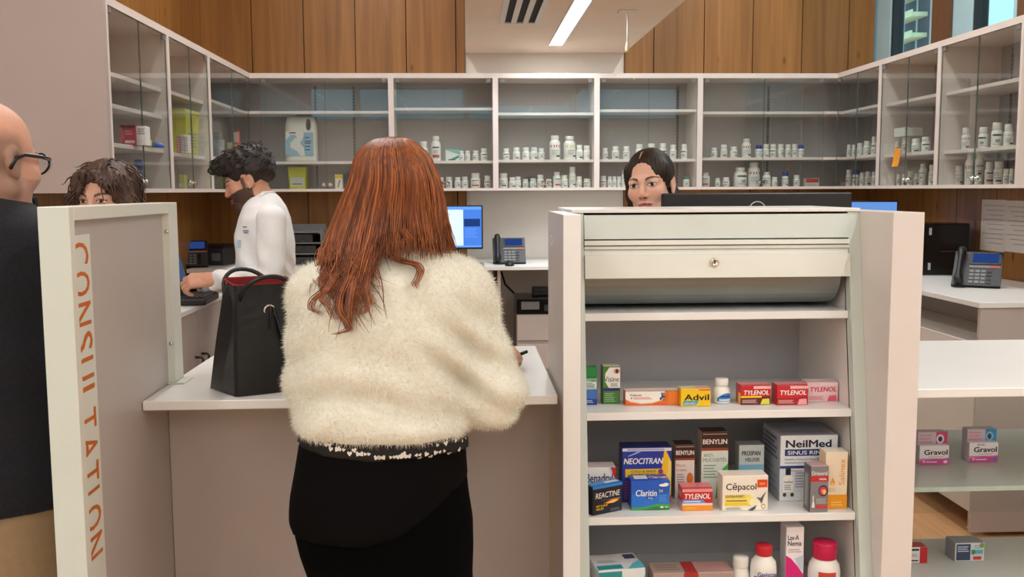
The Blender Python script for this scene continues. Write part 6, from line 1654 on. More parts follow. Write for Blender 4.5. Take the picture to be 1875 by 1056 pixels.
def lock(phi, f, end_px, mi, rad, wav, ph0, curl, ue=.80):
    pts = []
    n1 = 14
    for i in range(n1):
        u = .04 + (ue - .04) * i / (n1 - 1)
        p = env(u, phi + .03 * math.sin(5 * u + ph0), f)
        pts.append(p)
    if end_px is None:
        fl = rs.uniform(-.012, .012); k = len(pts)
        pts = [p + np.array([fl, 0, 0]) * (i / k) ** 4 + .0025 * math.sin(ph0 + i * .9) * np.array([1, 0, 0]) * (i / k) for i, p in enumerate(pts)]
        t_ = np.linspace(0, 1, k); hair.tube(np.array(pts) - o_, rad * np.clip(1.15 - t_ ** 4 * .95, .15, 1) * np.clip(t_ * 7 + .35, 0, 1), 5, mi); return
    a = pts[-1]; tng = unit(pts[-1] - pts[-2])
    ex_, ey_ = end_px
    zz = pz(ey_, ex_, 1.82); e = np.array([px(ex_, ey_, 1.82), 0, zz])
    e[1] = min(back_y(e[0], zz) - .004, a[1] + .05) if math.sin(phi) < .2 else a[1]
    L = np.linalg.norm(e - a); n2 = 16
    for i in range(1, n2 + 1):
        s = i / n2
        p = (1 - s) ** 2 * a + 2 * s * (1 - s) * (a + tng * L * .45) + s * s * e
        amp = wav * s ** 1.3
        p = p + amp * np.array([math.sin(ph0 + s * 8.5 * curl), 0, .5 * math.cos(ph0 + s * 8.5 * curl) * s])
        by = back_y(p[0], p[2])
        if p[2] < pz(452) and math.sin(phi) < .25: p[1] = min(p[1], by) if s > .25 else p[1] * (1 - s * 4) + min(p[1], by) * s * 4
        pts.append(p)
    k = len(pts); t_ = np.linspace(0, 1, k)
    r = rad * np.clip(1.15 - t_ ** 3.0 * .95, .12, 1) * np.clip(t_ * 7 + .35, 0, 1)
    hair.tube(np.array(pts) - o_, r, 5, mi)
rs = np.random.default_rng(5)
wav, curl = .005, .6
for i in range(1900):
    phi = rs.uniform(-math.pi * 1.08, math.pi * .08) if i < 1800 else rs.uniform(0, math.pi)
    back = math.sin(phi)
    c = math.cos(phi)
    xe = 712 + 118 * c
    ue = .80
    if back > .35: end, ue = None, rs.uniform(.84, .98)
    elif c < -.15 or (c < .05 and rs.random() < .5):        # left mass: long lock running down the back
        tt = rs.random()
        end = (rs.normal(640, 26) + 26 * (c + .5), 470 + 150 * tt ** .8 * max(.25, 1 - abs(c + .45) * .9)); wav, curl = .010 * rs.uniform(.4, 1.4), rs.uniform(.5, 1.1)
    elif c < .55:
        end, ue = None, rs.uniform(.80, 1.0)
    else:
        end, ue = None, rs.uniform(.80, 1.0)
    mi = rs.choice(4, p=(.52, .24, .16, .08)) if c < .5 else rs.choice(4, p=(.34, .36, .08, .22))
    lock(phi, rs.uniform(.965, 1.015), end, int(mi), rs.uniform(.0008, .0019), wav, rs.uniform(0, 6.28), curl, ue)
# separate curling ends seen against the sweater
def wisp(pp, rad, mi, Yo=0.0):
    P = []
    pp = np.array(pp, float)
    k = np.linspace(0, len(pp) - 1, 34); 
    xs_, ys_ = [np.interp(k, range(len(pp)), pp[:, j]) for j in (0, 1)]
    for _ in range(3):
        xs_[1:-1] = (xs_[:-2] + 2 * xs_[1:-1] + xs_[2:]) / 4; ys_[1:-1] = (ys_[:-2] + 2 * ys_[1:-1] + ys_[2:]) / 4
    for x, y in zip(xs_, ys_):
        q = pY(x, y, 1.82); q = pY(x, y, back_y(q[0], q[2]) - .004 + Yo); P.append(q)
    t_ = np.linspace(0, 1, len(P)); hair.tube(np.array(P) - o_, rad * np.clip(1.1 - t_ ** 2 * .85, .15, 1), 5, mi)
for dx, dy, mi in ((0, 0, 1), (2, 1, 3), (-2, -1, 0), (3, -2, 0), (1, 3, 2), (5, 1, 0), (-4, 2, 0), (7, -3, 1), (-6, -2, 2)):
    wisp([(700 + dx, 440), (712 + dx, 470 + dy), (740 + dx, 480 + dy), (762 + dx, 484 + dy), (771 + dx, 496 + dy), (766 + dx, 510 + dy), (758 + dx, 520), (764 + dx, 527 + dy)], .0015, mi, -.004)
    wisp([(640 + dx, 470), (612 + dx, 500 + dy), (596 + dx, 530 + dy), (572 + dx, 548 + dy), (568 + dx, 566), (590 + dx, 575 + dy)], .0012, mi)
    wisp([(668 + dx, 460), (674 + dx, 500 + dy), (668 + dx, 530), (676 + dx, 556 + dy), (666 + dx, 572 + dy), (650 + dx, 574)], .0012, mi)
    wisp([(640 + dx, 500), (622 + dx, 540 + dy), (618 + dx, 570 + dy), (634 + dx, 590), (640 + dx, 604 + dy), (612 + dx, 612)], .0012, mi, -.003)
    wisp([(652 + dx, 480), (640 + dx, 540), (636 + dx, 575 + dy), (642 + dx, 606 + dy)], .0015, mi)
    wisp([(736 + dx, 420), (752 + dx, 445 + dy), (790 + dx, 452 + dy), (826 + dx, 462 + dy)], .0015, mi, -.01)
    wisp([(630 + dx, 470), (604 + dx, 520), (586 + dx, 545 + dy), (600 + dx, 560 + dy), (612 + dx, 585)], .0011, mi)
hair.build('hair', HR, root)

# ---- the tote bag beside her
Bz = ZC + .0008
pA, pB, pC = pZ(380, 716, Bz), pZ(432, 727, Bz), pZ(556, 712, Bz)
tb = thing('tote_bag', 'black leather tote bag with red lining standing on the service counter', 'handbag', tuple(pB))
u_ = pC - pB; u_[2] = 0; u_ = unit(u_); v_ = pA - pB; v_[2] = 0; dpt = float(np.linalg.norm(v_)); v_ = unit(v_)
wB = .205; dB = .15
v_ = unit(v_ - u_ * (v_ @ u_) * .6)
hB = .252
def bp(a, b, z): return u_ * a + v_ * b + np.array([0, 0, z])
LEA = mat('black_leather', (20, 20, 22), .36, .12, 70, bump=.25, spec=.5)
RED = mat('red_lining', (132, 18, 22), .7, .08, 30)
mb = MB(); nz_, per = 12, 12
ring = []
def foot(z):
    s = z / hB
    x0, x1 = .0 + .022 * s, wB - .022 * s; d = dB * (1 - .55 * s) ; off = dB * .27 * s
    pinch = .026 * math.sin(math.pi * min(1, s * 1.0)) * s
    pts = [(x0 + .006, off), (x0 + wB * .33, off - .004), (x0 + wB * .62, off - .004), (x1 - .006, off), (x1, off + .008), (x1 - pinch, off + d / 2), (x1, off + d - .008), (x1 - .006, off + d), (x0 + wB * .5, off + d + .003), (x0 + .006, off + d), (x0, off + d - .008), (x0 + pinch, off + d / 2), (x0, off + .008)]
    return [bp(a, b + .004 * math.sin(a * 30 + z * 20) * s, z) for a, b in pts]
Vb = []; zs_ = [0, .004] + [hB * k / 10 for k in range(1, 11)]
for z in zs_: Vb += foot(z)
m_ = 13; K_ = len(zs_)
mb.add(Vb, [(i * m_ + j, i * m_ + (j + 1) % m_, (i + 1) * m_ + (j + 1) % m_, (i + 1) * m_ + j) for i in range(K_ - 1) for j in range(m_)] + [tuple(range(m_))[::-1]], 0)
mb.build('bag_body', LEA, tb)
ctr = np.mean(foot(hB), 0)
inn = []
for sc_, z in ((1.0, hB), (.96, hB + .003), (.93, hB), (.90, hB - .08)):
    inn += [np.array([ctr[0], ctr[1], 0]) + (np.array([p[0], p[1], 0]) - np.array([ctr[0], ctr[1], 0])) * sc_ + np.array([0, 0, z]) for p in foot(hB)]
# the far wall stands a touch higher, so the lining shows
inn = [p + np.array([0, 0, .014 * max(0, min(1, ((p - bp(0, dB * .27, 0)) @ v_) / (dB * .45)))]) for p in inn]
MB().add(inn, [(i * m_ + j, i * m_ + (j + 1) % m_, (i + 1) * m_ + (j + 1) % m_, (i + 1) * m_ + j) for i in range(3) for j in range(m_)] + [tuple(range(3 * m_, 4 * m_))], 0).build('lining', RED, tb)
for b_, lean in ((dB * .27 - .004, -.03), (dB * .72 + .006, .05)):
    pts = []
    for k in range(15):
        a = math.pi * k / 14
        pts.append(bp(wB * .45 - .06 * math.cos(a), b_ + lean * math.sin(a), hB - .035 + (.056 if lean < 0 else .064) * math.sin(a) ** .8))
    MB().tube(pts, .0052, 8).build('handle', LEA, tb)
for a_ in (wB * .45 - .06, wB * .45 + .06):
    MB().box((-.013, -.003, -.02), (.013, .003, .03), 0, .001).build('handle_tab', LEA, tb, tuple(bp(a_, dB * .27 - .006, hB - .045)), (0, 0, math.atan2(u_[1], u_[0])))
bk = bp(wB * .48, dB * .27 - .012, hB - .062)
MB().tube([bk + .013 * (u_ * math.cos(q) + np.array([0, 0, 1]) * math.sin(q)) for q in np.linspace(0, 6.283, 20)], .0028, 6).build('buckle', STEEL, tb)
MB().tube([bk + u_ * .004, bk + np.array([.004, -.006, -.03]), bk + np.array([-.006, -.004, -.075])], [.007, .007, .004], 6, flat=.3).build('strap_end', LEA, tb)
pts = [bp(wB * .54, dB * .2, hB - .055), bp(wB * .58, dB * .08, hB - .12), bp(wB * .62, dB * .0, hB - .19), bp(wB * .70, -.02, .05), bp(wB * .76, -.015, .012)]
MB().tube(pts, .008, 8, flat=.4).build('shoulder_strap', LEA, tb)

# ---- young man in a white coat, in profile
Y4 = 4.25
root = thing('person', 'young bearded man in a white coat, in profile, looking down at the left counter', 'person', (float(pY(490, 500, Y4)[0]), Y4, 0))
def rows4(rp, grow=0.0, Y=Y4):
    out = []
    for y, a, b, ry in rp:
        p0, p1 = pY(a, y, Y), pY(b, y, Y)
        out.append((float(p0[2]), float(p0[0] + p1[0]) / 2, Y, float(p1[0] - p0[0]) / 2 + grow, ry + grow))
    return out
coat = [(352, 466, 502, .06), (362, 458, 512, .095), (378, 448, 522, .14), (400, 440, 530, .165), (430, 434, 535, .17), (470, 434, 538, .17), (520, 440, 538, .175), (580, 440, 542, .20), (690, 436, 546, .205)]
COAT = mat('white_cotton', (242, 242, 242), .85, .03, 18, bump=.25, spec=.2)
shl, ell_, wrl = pY(497, 402, 4.05), pY(496, 508, 3.98), pY(401, 514, 4.06)
shr, elr, wrr = pY(495, 402, 4.43), pY(470, 500, 4.46), pY(380, 520, 4.36)
g = Grid(np.arange(-1.35, -.66, .008), np.arange(3.92, 4.58, .008), np.arange(.70, 1.52, .008))
g.profile(rows4(coat), 0, p=2.4)
for a, b, c in ((shl, ell_, wrl), (shr, elr, wrr)):
    g.cone(a, b, .064, .052, .022); g.cone(b, c, .053, .043, .012)
X, Y_, Z_ = np.meshgrid(*g.ax, indexing='ij')
g.D += (.008 * np.sin(62 * (Z_ + .6 * X) + 4 * np.sin(9 * Y_)) * np.exp(-((Z_ - 1.10) / .10) ** 2) + .004 * np.sin(85 * X + 20 * Z_ + 6 * Y_) * np.exp(-((Z_ - 1.06) / .07) ** 2) * (X < -.98) + .004 * np.sin(60 * X + 25 * Z_) * np.exp(-((Z_ - 1.25) / .1) ** 2)).astype(np.float32)
V, F = g.mesh(1); coatV, coatF = V, F
cm = MB().raw(V - np.array(root.location), F.tolist())
cm.build('coat', COAT, root)
# collar lapel and chest print
N = normals(V, F); pr = project(V)
def on_coat(x, y, off=.0015):
    dd = (pr[:, 0] - x) ** 2 + (pr[:, 1] - y) ** 2 + 1e5 * (N @ FWD > -.05); k = int(np.argmin(dd)); return V[k] + N[k] * off - np.array(root.location), N[k]
mb = MB()
for (x, y, w, h, m) in ((449, 414, 9, 1.6, 0), (452, 421, 13, 1.6, 0), (451, 425, 11, 1.4, 0), (438, 448, 8, 14, 1)):
    p, n_ = on_coat(x, y, .004); ux = unit(np.cross((0, 0, 1), n_)); ux = -ux if ux @ RGT < 0 else ux; uy = np.cross(ux, n_); uy = uy if uy[2] > 0 else -uy
    a, b = w / 828, h / 828
    q = [p - ux * a - uy * b, p + ux * a - uy * b, p + ux * a + uy * b, p - ux * a + uy * b]
    if np.dot(np.cross(q[1] - q[0], q[2] - q[0]), n_) < 0: q = q[::-1]
    mb.poly(q, m)
mb.build('chest_print', [ink((70, 84, 130)), ink((176, 206, 226))], root)
mb = MB(); cpts = [pY(470, 366, 4.16), pY(482, 353, 4.18), pY(498, 352, 4.24), pY(500, 353, 4.30)]
mb.tube(np.array(cpts) - np.array(root.location), [.010, .014, .014, .010], 8, flat=.5); mb.build('collar', COAT, root)
SK4 = (214, 160, 132)
hc = pY(455, 331, Y4 - .01)
H4 = Head(hc, (-1, -.10, 0), .30, 0, 1.0)
def beard4(T, q, blend):
    x, y, z = np.abs(q[:, 0]), q[:, 1], q[:, 2]
    b = ((z < -.028 - .25 * np.clip(y - .045, 0, 1)) & (z > -.135) & (y > -.012) & ~((np.abs(z + .0665) < .011) & (x < .021) & (y > .07)))
    b |= (z < -.0475) & (z > -.060) & (y > .07) & (x < .03)
    b |= (z < -.076) & (y > .03)
    b |= (z < -.045 - .02 * np.sin(40 * y)) & (y > .03) & (x > .02)
    b &= (z > -.14) & (x < .08)
    b &= ~((np.abs(z + .0675) < .008) & (x < .019) & (y > .07))
    blend(b.astype(float), (42, 30, 26), .9)
    blend(((z > -.03) & (z < .02) & (y > .010) & (y < .026) & (x > .055) & (x < .074)).astype(float), (46, 34, 28), .8)
g = grid_around((-1.30, 3.95, .08), (-.68, 4.56, 1.72), .013, (hc[0] - .15, hc[1] - .1, hc[2] - .16), (hc[0] + .12, hc[1] + .1, hc[2] + .14), .003)
nb = pY(484, 372, Y4)
add_head(g, H4, False, nb, .056, 1.6)
H4.cone(g, (-.02, .06, -.105), (.02, .06, -.105), .024, .024, .015)
g.profile(rows4(coat[1:], -.02), .03)
for a, b, c in ((shl, ell_, wrl), (shr, elr, wrr)): g.cone(a, b, .046, .04, .02); g.cone(b, c, .04, .028, .02)
for s in (-1, 1):
    cx4 = float(pY(490, 600, Y4)[0]); g.cone((cx4, Y4 + s * .10, .86), (cx4 - .01, Y4 + s * .10, .48), .085, .058, .02); g.cone((cx4 - .01, Y4 + s * .10, .48), (cx4 + .02, Y4 + s * .10, .12), .055, .038, .02)
body = g.mesh(1)
hl = hand(pY(388, 512, 4.06), (-1, .05, -.05), (.05, -.65, .75), False, (.55, .75, .5), 1.05, (.8, .35, -.45), .003, .05, wrl + np.array([.06, -.01, 0]))
hr = hand(wrr + np.array([-.01, 0, 0]), (-1, -.05, -.05), (0, .3, .9), True, (.3, .45, .3), 1.0, step=.004, fore=wrr + np.array([.06, .01, 0]))
VF = merge([body, hl, hr])
put('body', VF, SKIN, root, head_tone(VF[0], H4, SK4, (168, 96, 90), (40, 28, 24), beard=beard4))
# trousers and shoes out of sight behind the counter
g = Grid(np.arange(cx4 - .2, cx4 + .2, .01), np.arange(Y4 - .28, Y4 + .28, .01), np.arange(.0, .95, .01))
for s in (-1, 1): g.cone((cx4, Y4 + s * .10, .88), (cx4 - .01, Y4 + s * .10, .48), .10, .075, .03); g.cone((cx4 - .01, Y4 + s * .10, .48), (cx4 + .02, Y4 + s * .10, .05), .075, .06, .02); g.ell((cx4 - .04, Y4 + s * .10, .035), (.13, .045, .035), .02)
put('trousers', g.mesh(1), mat('dark_trousers', (40, 42, 50), .8), root)
# wavy dark hair, short at the neck
g = Grid(*[np.arange(hc[i] - .17, hc[i] + .17, .0035) for i in range(3)])
H4.ell(g, (0, -.018, .046), (.083, .104, .088), 0)
H4.ell(g, (0, .045, .098), (.066, .068, .046), .03); H4.ell(g, (.0, .096, .086), (.052, .038, .034), .025); H4.ell(g, (.0, -.03, .115), (.06, .07, .030), .03); H4.ell(g, (0, -.09, .03), (.06, .035, .06), .03)
H4.ell(g, (0, .125, .0), (.10, .075, .062), .012, 'sub'); H4.ell(g, (0, .08, -.06), (.13, .095, .08), .015, 'sub'); H4.ell(g, (0, .0, -.12), (.15, .2, .085), .02, 'sub')
for s in (-1, 1): H4.ell(g, (s * .08, .000, -.012), (.03, .024, .036), .008, 'sub')
V, F = g.mesh(1)
q = H4.L(V); N = normals(V, F)
wv = .0045 * np.sin(46 * q[:, 1] + 22 * q[:, 0] + 4 * np.sin(26 * q[:, 2])) * np.sin(34 * q[:, 0] + 5 * np.sin(22 * q[:, 1])) + .0022 * np.sin(130 * q[:, 0] + 50 * q[:, 2] + 20 * q[:, 1])
V = V + N * wv[:, None]
HB = hair_mat('black_brown_hair', (20, 15, 13), (48, 37, 31), .45)
mb = MB().raw(V - np.array(root.location), F.tolist())
rs = np.random.default_rng(3)
top_ids = np.where((q[:, 2] > .03))[0]
for k in rs.choice(top_ids, 200):
    p = V[k]; n_ = N[k]; dd = unit(H4.R @ np.array([rs.normal(0, .3), rs.normal(.6, .4), rs.normal(-.1, .25)])); dd = unit(dd - n_ * (dd @ n_) + n_ * .25)
    pts = [p - n_ * .004 + dd * .008 * j + n_ * (.006 * math.sin(j * .9)) for j in range(5)]
    mb.tube(np.array(pts) - np.array(root.location), [.0022, .0024, .002, .0015, .0004], 4)
mb.build('hair', HB, root)

# ---- dark-haired pharmacist facing us over the stand
Y5 = 3.27
f5 = (-.52, -1, 0)
em = pY(1177.5, 337.5, Y5 - .08)
H5 = Head(em - unit(f5) * .083, f5, .02, -.10, 1.0)
hc = H5.c
root = thing('person', 'young woman with straight dark hair parted in the middle looking over the display stand', 'person', (hc[0] + .01, hc[1] + .03, 0))
cx5, cy5 = float(hc[0]) + .01, float(hc[1]) + .03
zs5 = hc[2] - .235
torso5 = [(zs5 + .02, cx5, cy5, .06, .055), (zs5 - .01, cx5, cy5, .12, .075), (zs5 - .04, cx5, cy5, .185, .09), (zs5 - .12, cx5, cy5, .19, .11), (zs5 - .35, cx5, cy5, .16, .11), (zs5 - .5, cx5, cy5, .175, .12), (.80, cx5, cy5, .185, .12)]
SK5 = (236, 188, 164)
g = grid_around((cx5 - .27, cy5 - .32, .08), (cx5 + .27, cy5 + .16, hc[2] + .15), .013, hc - .13, hc + .13, .0026)
add_head(g, H5, True, (cx5, cy5, zs5 + .02), .047, 1.0)
g.profile([(z, a, b, c - .018, d - .018) for z, a, b, c, d in torso5], .03)
arms5 = []
for s in (-1, 1):
    a, b, c = np.array((cx5 + s * .165, cy5, zs5 - .075)), np.array((cx5 + s * .20, cy5 - .03, zs5 - .34)), np.array((cx5 + s * .12, cy5 - .22, 1.045))
    arms5.append((a, b, c)); g.cone(a, b, .038, .034, .02); g.cone(b, c, .034, .024, .02)
    g.cone((cx5 + s * .09, cy5, .84), (cx5 + s * .085, cy5, .46), .075, .05, .02); g.cone((cx5 + s * .085, cy5, .46), (cx5 + s * .085, cy5, .12), .05, .036, .02)
parts = [g.mesh(1)]
for s, (a, b, c) in zip((-1, 1), arms5):
    parts.append(hand(c + np.array([0, -.02, .0]), (-.2 * s, -1, -.1), (0, 0, 1), s > 0 and False or s < 0, (.2, .3, .25), .93, step=.004, fore=c + np.array([0, .05, .01])))
VF = merge(parts)
put('body', VF, SKIN, root, head_tone(VF[0], H5, SK5, (204, 128, 120), (58, 40, 32), iris=(64, 50, 40)))
g = Grid(np.arange(cx5 - .30, cx5 + .30, .009), np.arange(cy5 - .30, cy5 + .18, .009), np.arange(.70, hc[2], .009))
g.profile(torso5, 0, p=2.3)
for a, b, c in arms5: g.cone(a, b, .055, .05, .04); g.cone(b, c, .05, .038, .02)
put('coat', g.mesh(1), COAT, root)
g = Grid(np.arange(cx5 - .24, cx5 + .24, .01), np.arange(cy5 - .24, cy5 + .16, .01), np.arange(.0, .95, .01))
for s in (-1, 1): g.cone((cx5 + s * .09, cy5, .86), (cx5 + s * .085, cy5, .46), .095, .07, .03); g.cone((cx5 + s * .085, cy5, .46), (cx5 + s * .085, cy5, .05), .07, .055, .02); g.ell((cx5 + s * .085, cy5 - .05, .035), (.045, .12, .035), .02)
put('trousers', g.mesh(1), _M['dark_trousers'], root)
# hair: smooth cap, centre parting, lengths behind the shoulders
g = Grid(np.arange(hc[0] - .16, hc[0] + .16, .0035), np.arange(hc[1] - .16, hc[1] + .20, .0035), np.arange(hc[2] - .36, hc[2] + .15, .0035))
H5.ell(g, (0, -.016, .038), (.0785, .102, .086), 0)
for s in (-1, 1):
    H5.cone(g, (s * .056, .030, .05), (s * .066, .004 if s > 0 else -.012, -.03), .022, .018, .02); H5.cone(g, (s * .066, .0 if s > 0 else -.034, -.03), (s * .066, -.03 if s > 0 else -.045, -.16), .020, .028, .02)
    H5.cone(g, (s * .066, -.035, -.16), (s * .066, -.04, -.30), .028, .026, .02)
H5.cone(g, (0, -.07, -.03), (0, -.075, -.28), .062, .05, .03)
H5.ell(g, (0, .110, -.036), (.066, .082, .096), .006, 'sub')
H5.ell(g, (.004, .112, .034), (.047, .066, .048), .010, 'sub')
for s in (-1, 1): H5.cone(g, (.010, .100, .084), (s * .036, .112, .020), .014, .040, .008, 'sub')
H5.ell(g, (0, .030, -.12), (.058, .075, .09), .01, 'sub')
H5.ell(g, (-.088, -.002, -.016), (.026, .026, .030), .008, 'sub')
H5.ell(g, (.010, .050, .112), (.0048, .070, .026), .003, 'sub')
V, F = g.mesh(1); V = streaks(V, F, H5, .0018, 40)
HD = hair_mat('dark_brown_hair', (24, 16, 13), (54, 40, 31), .5)
put('hair', (V, F), HD, root)

# ---- brown-haired woman behind the partition, only her upper face shows
Y3 = 3.05
f3 = (-.22, -1, 0)
em = pY(168, 365, Y3 - .08)
H3 = Head(em - unit(f3) * .083, f3, .06, .0, .96)
hc = H3.c; cx3, cy3 = float(hc[0]) + .005, float(hc[1]) + .03; zs3 = hc[2] - .225
root = thing('person', 'woman with wavy brown hair and fringe, eyes just above the white partition', 'person', (cx3, cy3, 0))
torso3 = [(zs3 + .02, cx3, cy3, .06, .055), (zs3 - .01, cx3, cy3, .12, .075), (zs3 - .04, cx3, cy3, .15, .09), (zs3 - .12, cx3, cy3, .15, .105), (zs3 - .35, cx3, cy3, .14, .105), (.86, cx3, cy3, .15, .115), (.78, cx3, cy3, .155, .115)]
g = grid_around((cx3 - .27, cy3 - .18, .08), (cx3 + .27, cy3 + .16, hc[2] + .15), .013, hc - .13, hc + .13, .003)
add_head(g, H3, True, (cx3, cy3, zs3 + .02), .047)
g.profile([(z, a, b, c - .018, d - .018) for z, a, b, c, d in torso3], .03)
for s in (-1, 1):
    a, b, c = np.array((cx3 + s * .125, cy3, zs3 - .075)), np.array((cx3 + s * .13, cy3 + .01, zs3 - .34)), np.array((cx3 + s * .11, cy3 - .06, zs3 - .56))
    g.cone(a, b, .038, .034, .02); g.cone(b, c, .034, .024, .02)
    g.cone((cx3 + s * .09, cy3, .82), (cx3 + s * .085, cy3, .46), .075, .05, .02); g.cone((cx3 + s * .085, cy3, .46), (cx3 + s * .085, cy3, .12), .05, .036, .02)
VF = g.mesh(1)
put('body', VF, SKIN, root, head_tone(VF[0], H3, (222, 172, 146), (180, 100, 94), (70, 50, 40)))
g = Grid(np.arange(cx3 - .29, cx3 + .29, .01), np.arange(cy3 - .2, cy3 + .18, .01), np.arange(.70, hc[2], .01))
g.profile(torso3, 0, p=2.3)
for s in (-1, 1):
    a, b, c = np.array((cx3 + s * .125, cy3, zs3 - .075)), np.array((cx3 + s * .13, cy3 + .01, zs3 - .34)), np.array((cx3 + s * .11, cy3 - .06, zs3 - .54)); g.cone(a, b, .055, .05, .04); g.cone(b, c, .05, .038, .02)
put('coat', g.mesh(1), COAT, root)
g = Grid(np.arange(cx3 - .24, cx3 + .24, .011), np.arange(cy3 - .24, cy3 + .16, .011), np.arange(.0, .95, .011))
for s in (-1, 1): g.cone((cx3 + s * .09, cy3, .84), (cx3 + s * .085, cy3, .46), .095, .07, .03); g.cone((cx3 + s * .085, cy3, .46), (cx3 + s * .085, cy3, .05), .07, .055, .02); g.ell((cx3 + s * .085, cy3 - .05, .035), (.045, .12, .035), .02)
put('trousers', g.mesh(1), _M['dark_trousers'], root)
g = Grid(np.arange(hc[0] - .17, hc[0] + .17, .004), np.arange(hc[1] - .16, hc[1] + .20, .004), np.arange(hc[2] - .34, hc[2] + .16, .004))
H3.ell(g, (0, -.016, .040), (.092, .106, .090), 0)
for s in (-1, 1):
    H3.cone(g, (s * .066, .036, .06), (s * .088, .026, -.02), .030, .028, .02); H3.cone(g, (s * .088, .026, -.02), (s * .098, .01, -.14), .030, .036, .02); H3.cone(g, (s * .098, .01, -.14), (s * .088, .0, -.26), .036, .028, .02)
H3.cone(g, (0, -.07, -.03), (0, -.075, -.26), .07, .055, .03)
H3.ell(g, (.0, .112, -.030), (.060, .082, .095), .008, 'sub')
H3.cone(g, (.016, .09, .086), (.036, .096, .03), .008, .006, .008); H3.cone(g, (.036, .096, .03), (.046, .092, .0), .006, .004, .008)
H3.cone(g, (-.01, .085, .09), (-.050, .084, .045), .010, .012, .008); H3.cone(g, (.03, .084, .088), (.058, .078, .03), .012, .012, .008)
H3.ell(g, (0, .030, -.12), (.062, .075, .09), .01, 'sub')
V, F = g.mesh(1); V = streaks(V, F, H3, .0022, 34, 2.0)
HB3 = hair_mat('brown_hair', (48, 32, 24), (98, 70, 54), .45)
mb = MB().raw(V - np.array(root.location), F.tolist())
q = H3.L(V); N = normals(V, F); rs = np.random.default_rng(9)
for k in rs.choice(np.where(q[:, 2] > -.02)[0], 140):
    p, n_ = V[k], N[k]; dd = unit(H3.R @ np.array([q[k, 0] * 6 + rs.normal(0, .3), rs.normal(0, .3), -.6])); dd = unit(dd - n_ * (dd @ n_) + n_ * .12)
    pts = [p - n_ * .003 + dd * .012 * j + n_ * .005 * math.sin(j * 1.1) for j in range(6)]
    mb.tube(np.array(pts) - np.array(root.location), [.002, .0024, .0022, .0018, .0012, .0004], 4)
mb.build('hair', HB3, root)

# ---- bald customer at the left edge
Y2 = 2.02
f2 = (math.sin(math.radians(22)), math.cos(math.radians(22)), 0)
hc = pY(-20, 293, Y2)
H2 = Head(hc, f2, .06, 0, 1.02)
cx2, cy2 = float(pY(-48, 600, Y2)[0]), Y2 + .0
root = thing('person', 'bald man with black glasses, dark jacket and beige trousers at the left edge', 'person', (cx2, cy2, 0))
def stub(T, q, blend):
    x, y, z = np.abs(q[:, 0]), q[:, 1], q[:, 2]
    edge = np.clip((.062 - z - .3 * np.clip(y + .02, 0, 1)) / .03, 0, 1) * (z > -.085) * np.clip((.022 - y) / .02, 0, 1)
    blend(edge, (128, 106, 94), .75)
    blend(((y > .0) & (z < -.035) & (z > -.13)).astype(float) * (x > .012), (168, 132, 112), .5)
zs2 = pz(398, 60, Y2)
SK2 = (224, 172, 148)
jac = [(zs2 + .045, cx2 + .02, cy2, .085, .08), (zs2 + .02, cx2 + .01, cy2, .125, .10), (zs2 - .015, cx2, cy2, .185, .12), (zs2 - .06, cx2, cy2, .212, .13), (zs2 - .2, cx2, cy2, .215, .14), (zs2 - .4, cx2, cy2, .205, .145), (pz(915, 60, Y2), cx2, cy2, .208, .15)]
g = grid_around((cx2 - .32, cy2 - .2, .08), (cx2 + .32, cy2 + .28, hc[2] + .16), .013, hc - .14, hc + .15, .0036)
add_head(g, H2, False, (cx2 + .02, cy2, zs2 + .02), .060, 1.3)
g.profile([(z, a, b, c - .02, d - .02) for z, a, b, c, d in jac], .03)
arms2 = []
for s in (-1, 1):
    a, b, c = np.array((cx2 + s * .185, cy2, zs2 - .06)), np.array((cx2 + s * .205, cy2 - .0, zs2 - .34)), np.array((cx2 + s * .15, cy2 + .20, zs2 - .36))
    arms2.append((a, b, c)); g.cone(a, b, .042, .038, .02); g.cone(b, c, .036, .026, .02)
    g.cone((cx2 + s * .095, cy2, .88), (cx2 + s * .09, cy2, .48), .08, .056, .02); g.cone((cx2 + s * .09, cy2, .48), (cx2 + s * .09, cy2, .12), .055, .04, .02)
parts = [g.mesh(1)]
for s, (a, b, c) in zip((-1, 1), arms2): parts.append(hand(c + np.array([0, .02, 0]), (-.1 * s, 1, -.1), (0, 0, 1), s > 0, (.2, .3, .2), 1.0, step=.0045, fore=c - np.array([0, .05, 0])))
VF = merge(parts)
put('body', VF, SKIN, root, head_tone(VF[0], H2, SK2, (176, 110, 100), (90, 74, 64), stubble=stub))
JAC = mat('charcoal_jacket', (32, 34, 40), .9, .18, 140, bump=.2, spec=.15, sheen=.15)
g = Grid(np.arange(cx2 - .36, cx2 + .36, .008), np.arange(cy2 - .22, cy2 + .3, .008), np.arange(pz(940, 60, Y2) - .03, zs2 + .12, .008))
g.profile(jac, 0, p=2.2)
for a, b, c in arms2: g.cone(a, b, .066, .056, .05); g.cone(b, c, .056, .044, .02)
X, Y_, Z_ = np.meshgrid(*g.ax, indexing='ij')
g.D += (.004 * np.sin(40 * Z_ + 12 * X) * np.sin(18 * X + 9 * Z_)).astype(np.float32)
V, F = g.mesh(1); put('jacket', (V, F), JAC, root)
mb = MB(); cr = [np.array((cx2 + .02 + .075 * math.cos(a), cy2 + .07 * math.sin(a), zs2 + .055 + .012 * math.sin(a))) for a in np.linspace(0, 6.283, 28)]
mb.tube(np.array(cr) - np.array(root.location), .014, 8, flat=1.6); mb.build('collar', JAC, root)
BEI = mat('beige_chinos', (150, 128, 98), .85, .06, 60, bump=.15, spec=.15)
g = Grid(np.arange(cx2 - .28, cx2 + .28, .009), np.arange(cy2 - .2, cy2 + .26, .009), np.arange(0, zs2 - .3, .009))
zt2 = pz(915, 60, Y2)
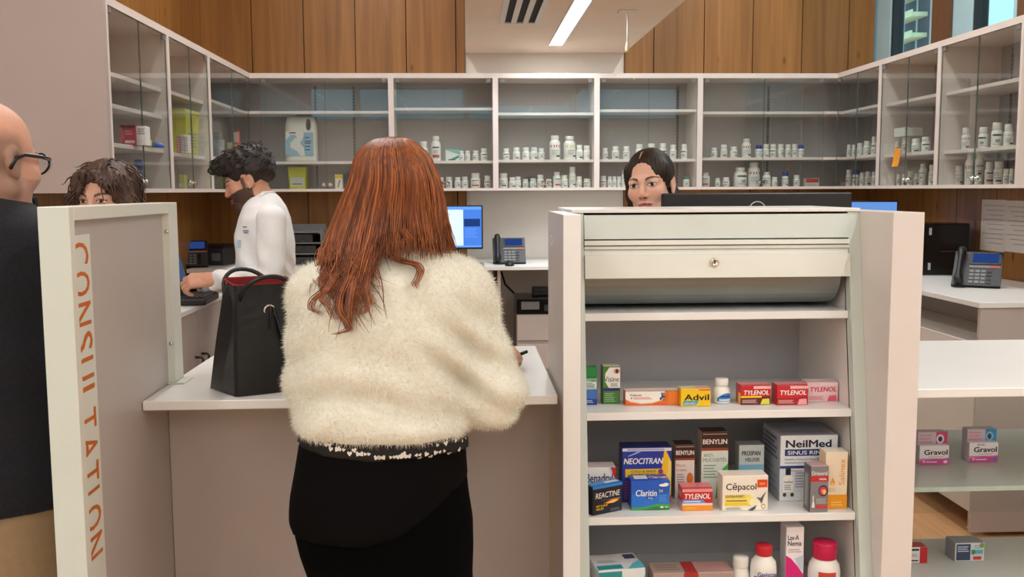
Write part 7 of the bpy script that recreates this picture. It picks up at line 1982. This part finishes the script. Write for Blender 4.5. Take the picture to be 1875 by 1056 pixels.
g.profile([(zt2 + .08, cx2, cy2, .185, .13), (zt2 - .02, cx2, cy2, .198, .143), (zt2 - .16, cx2, cy2, .20, .148), (zt2 - .24, cx2, cy2, .19, .14)], 0, p=2.2)
for s in (-1, 1): g.cone((cx2 + s * .10, cy2, zt2 - .2), (cx2 + s * .09, cy2, .48), .105, .085, .03); g.cone((cx2 + s * .09, cy2, .48), (cx2 + s * .09, cy2, .06), .08, .066, .02)
V, F = g.mesh(1); put('trousers', (V, F), BEI, root)
for s in (-1, 1):
    g = Grid(np.arange(-.08, .081, .007), np.arange(-.12, .22, .007), np.arange(-.02, .12, .007)); g.ell((0, .07, .035), (.048, .13, .038), 0); g.ell((0, -.01, .05), (.04, .05, .05), .02); g.op(lambda X, Y, Z: .002 - Z, (-.1, -.2, -.03), (.1, .2, .01), 0, 'and', pad=.3)
    V, F = g.mesh(1); put('shoe', (V + np.array([cx2 + s * .09, cy2 - .01, 0]), F), BLACK, root)
# glasses
mb = MB(); o_ = np.array(root.location)
for s in (-1, 1):
    rim = [H2.W((s * .033 + .025 * math.cos(a) * (1 + .12 * math.cos(2 * a)), .104 - .012 * abs(.033 + s * s * .025 * math.cos(a) * s) / .06, .0 + .021 * math.sin(a))) - o_ for a in np.linspace(0, 6.283, 26)]
    mb.tube(rim, .0024, 6)
    mb.tube([H2.W((s * .060, .096, .008)) - o_, H2.W((s * .076, .06, .010)) - o_, H2.W((s * .082, .01, .010)) - o_, H2.W((s * .083, -.012, .002)) - o_, H2.W((s * .082, -.026, -.02)) - o_], .0028, 6, flat=1.5)
mb.tube([H2.W((-.010, .106, .006)) - o_, H2.W((0, .110, .009)) - o_, H2.W((.010, .106, .006)) - o_], .0022, 6)
gl = mb.build('glasses', BLACKG, root)
for s in (-1, 1):
    pts = [H2.W((s * .033 + .024 * math.cos(a), .103, .0 + .020 * math.sin(a))) - o_ for a in np.linspace(0, 6.283, 20, endpoint=False)]
    MB().prism(pts, (0, 0, 0), H2.R @ np.array([0, .0015, 0])).build('lens', glass('spectacle_lens', (.93, .95, .95)), gl)
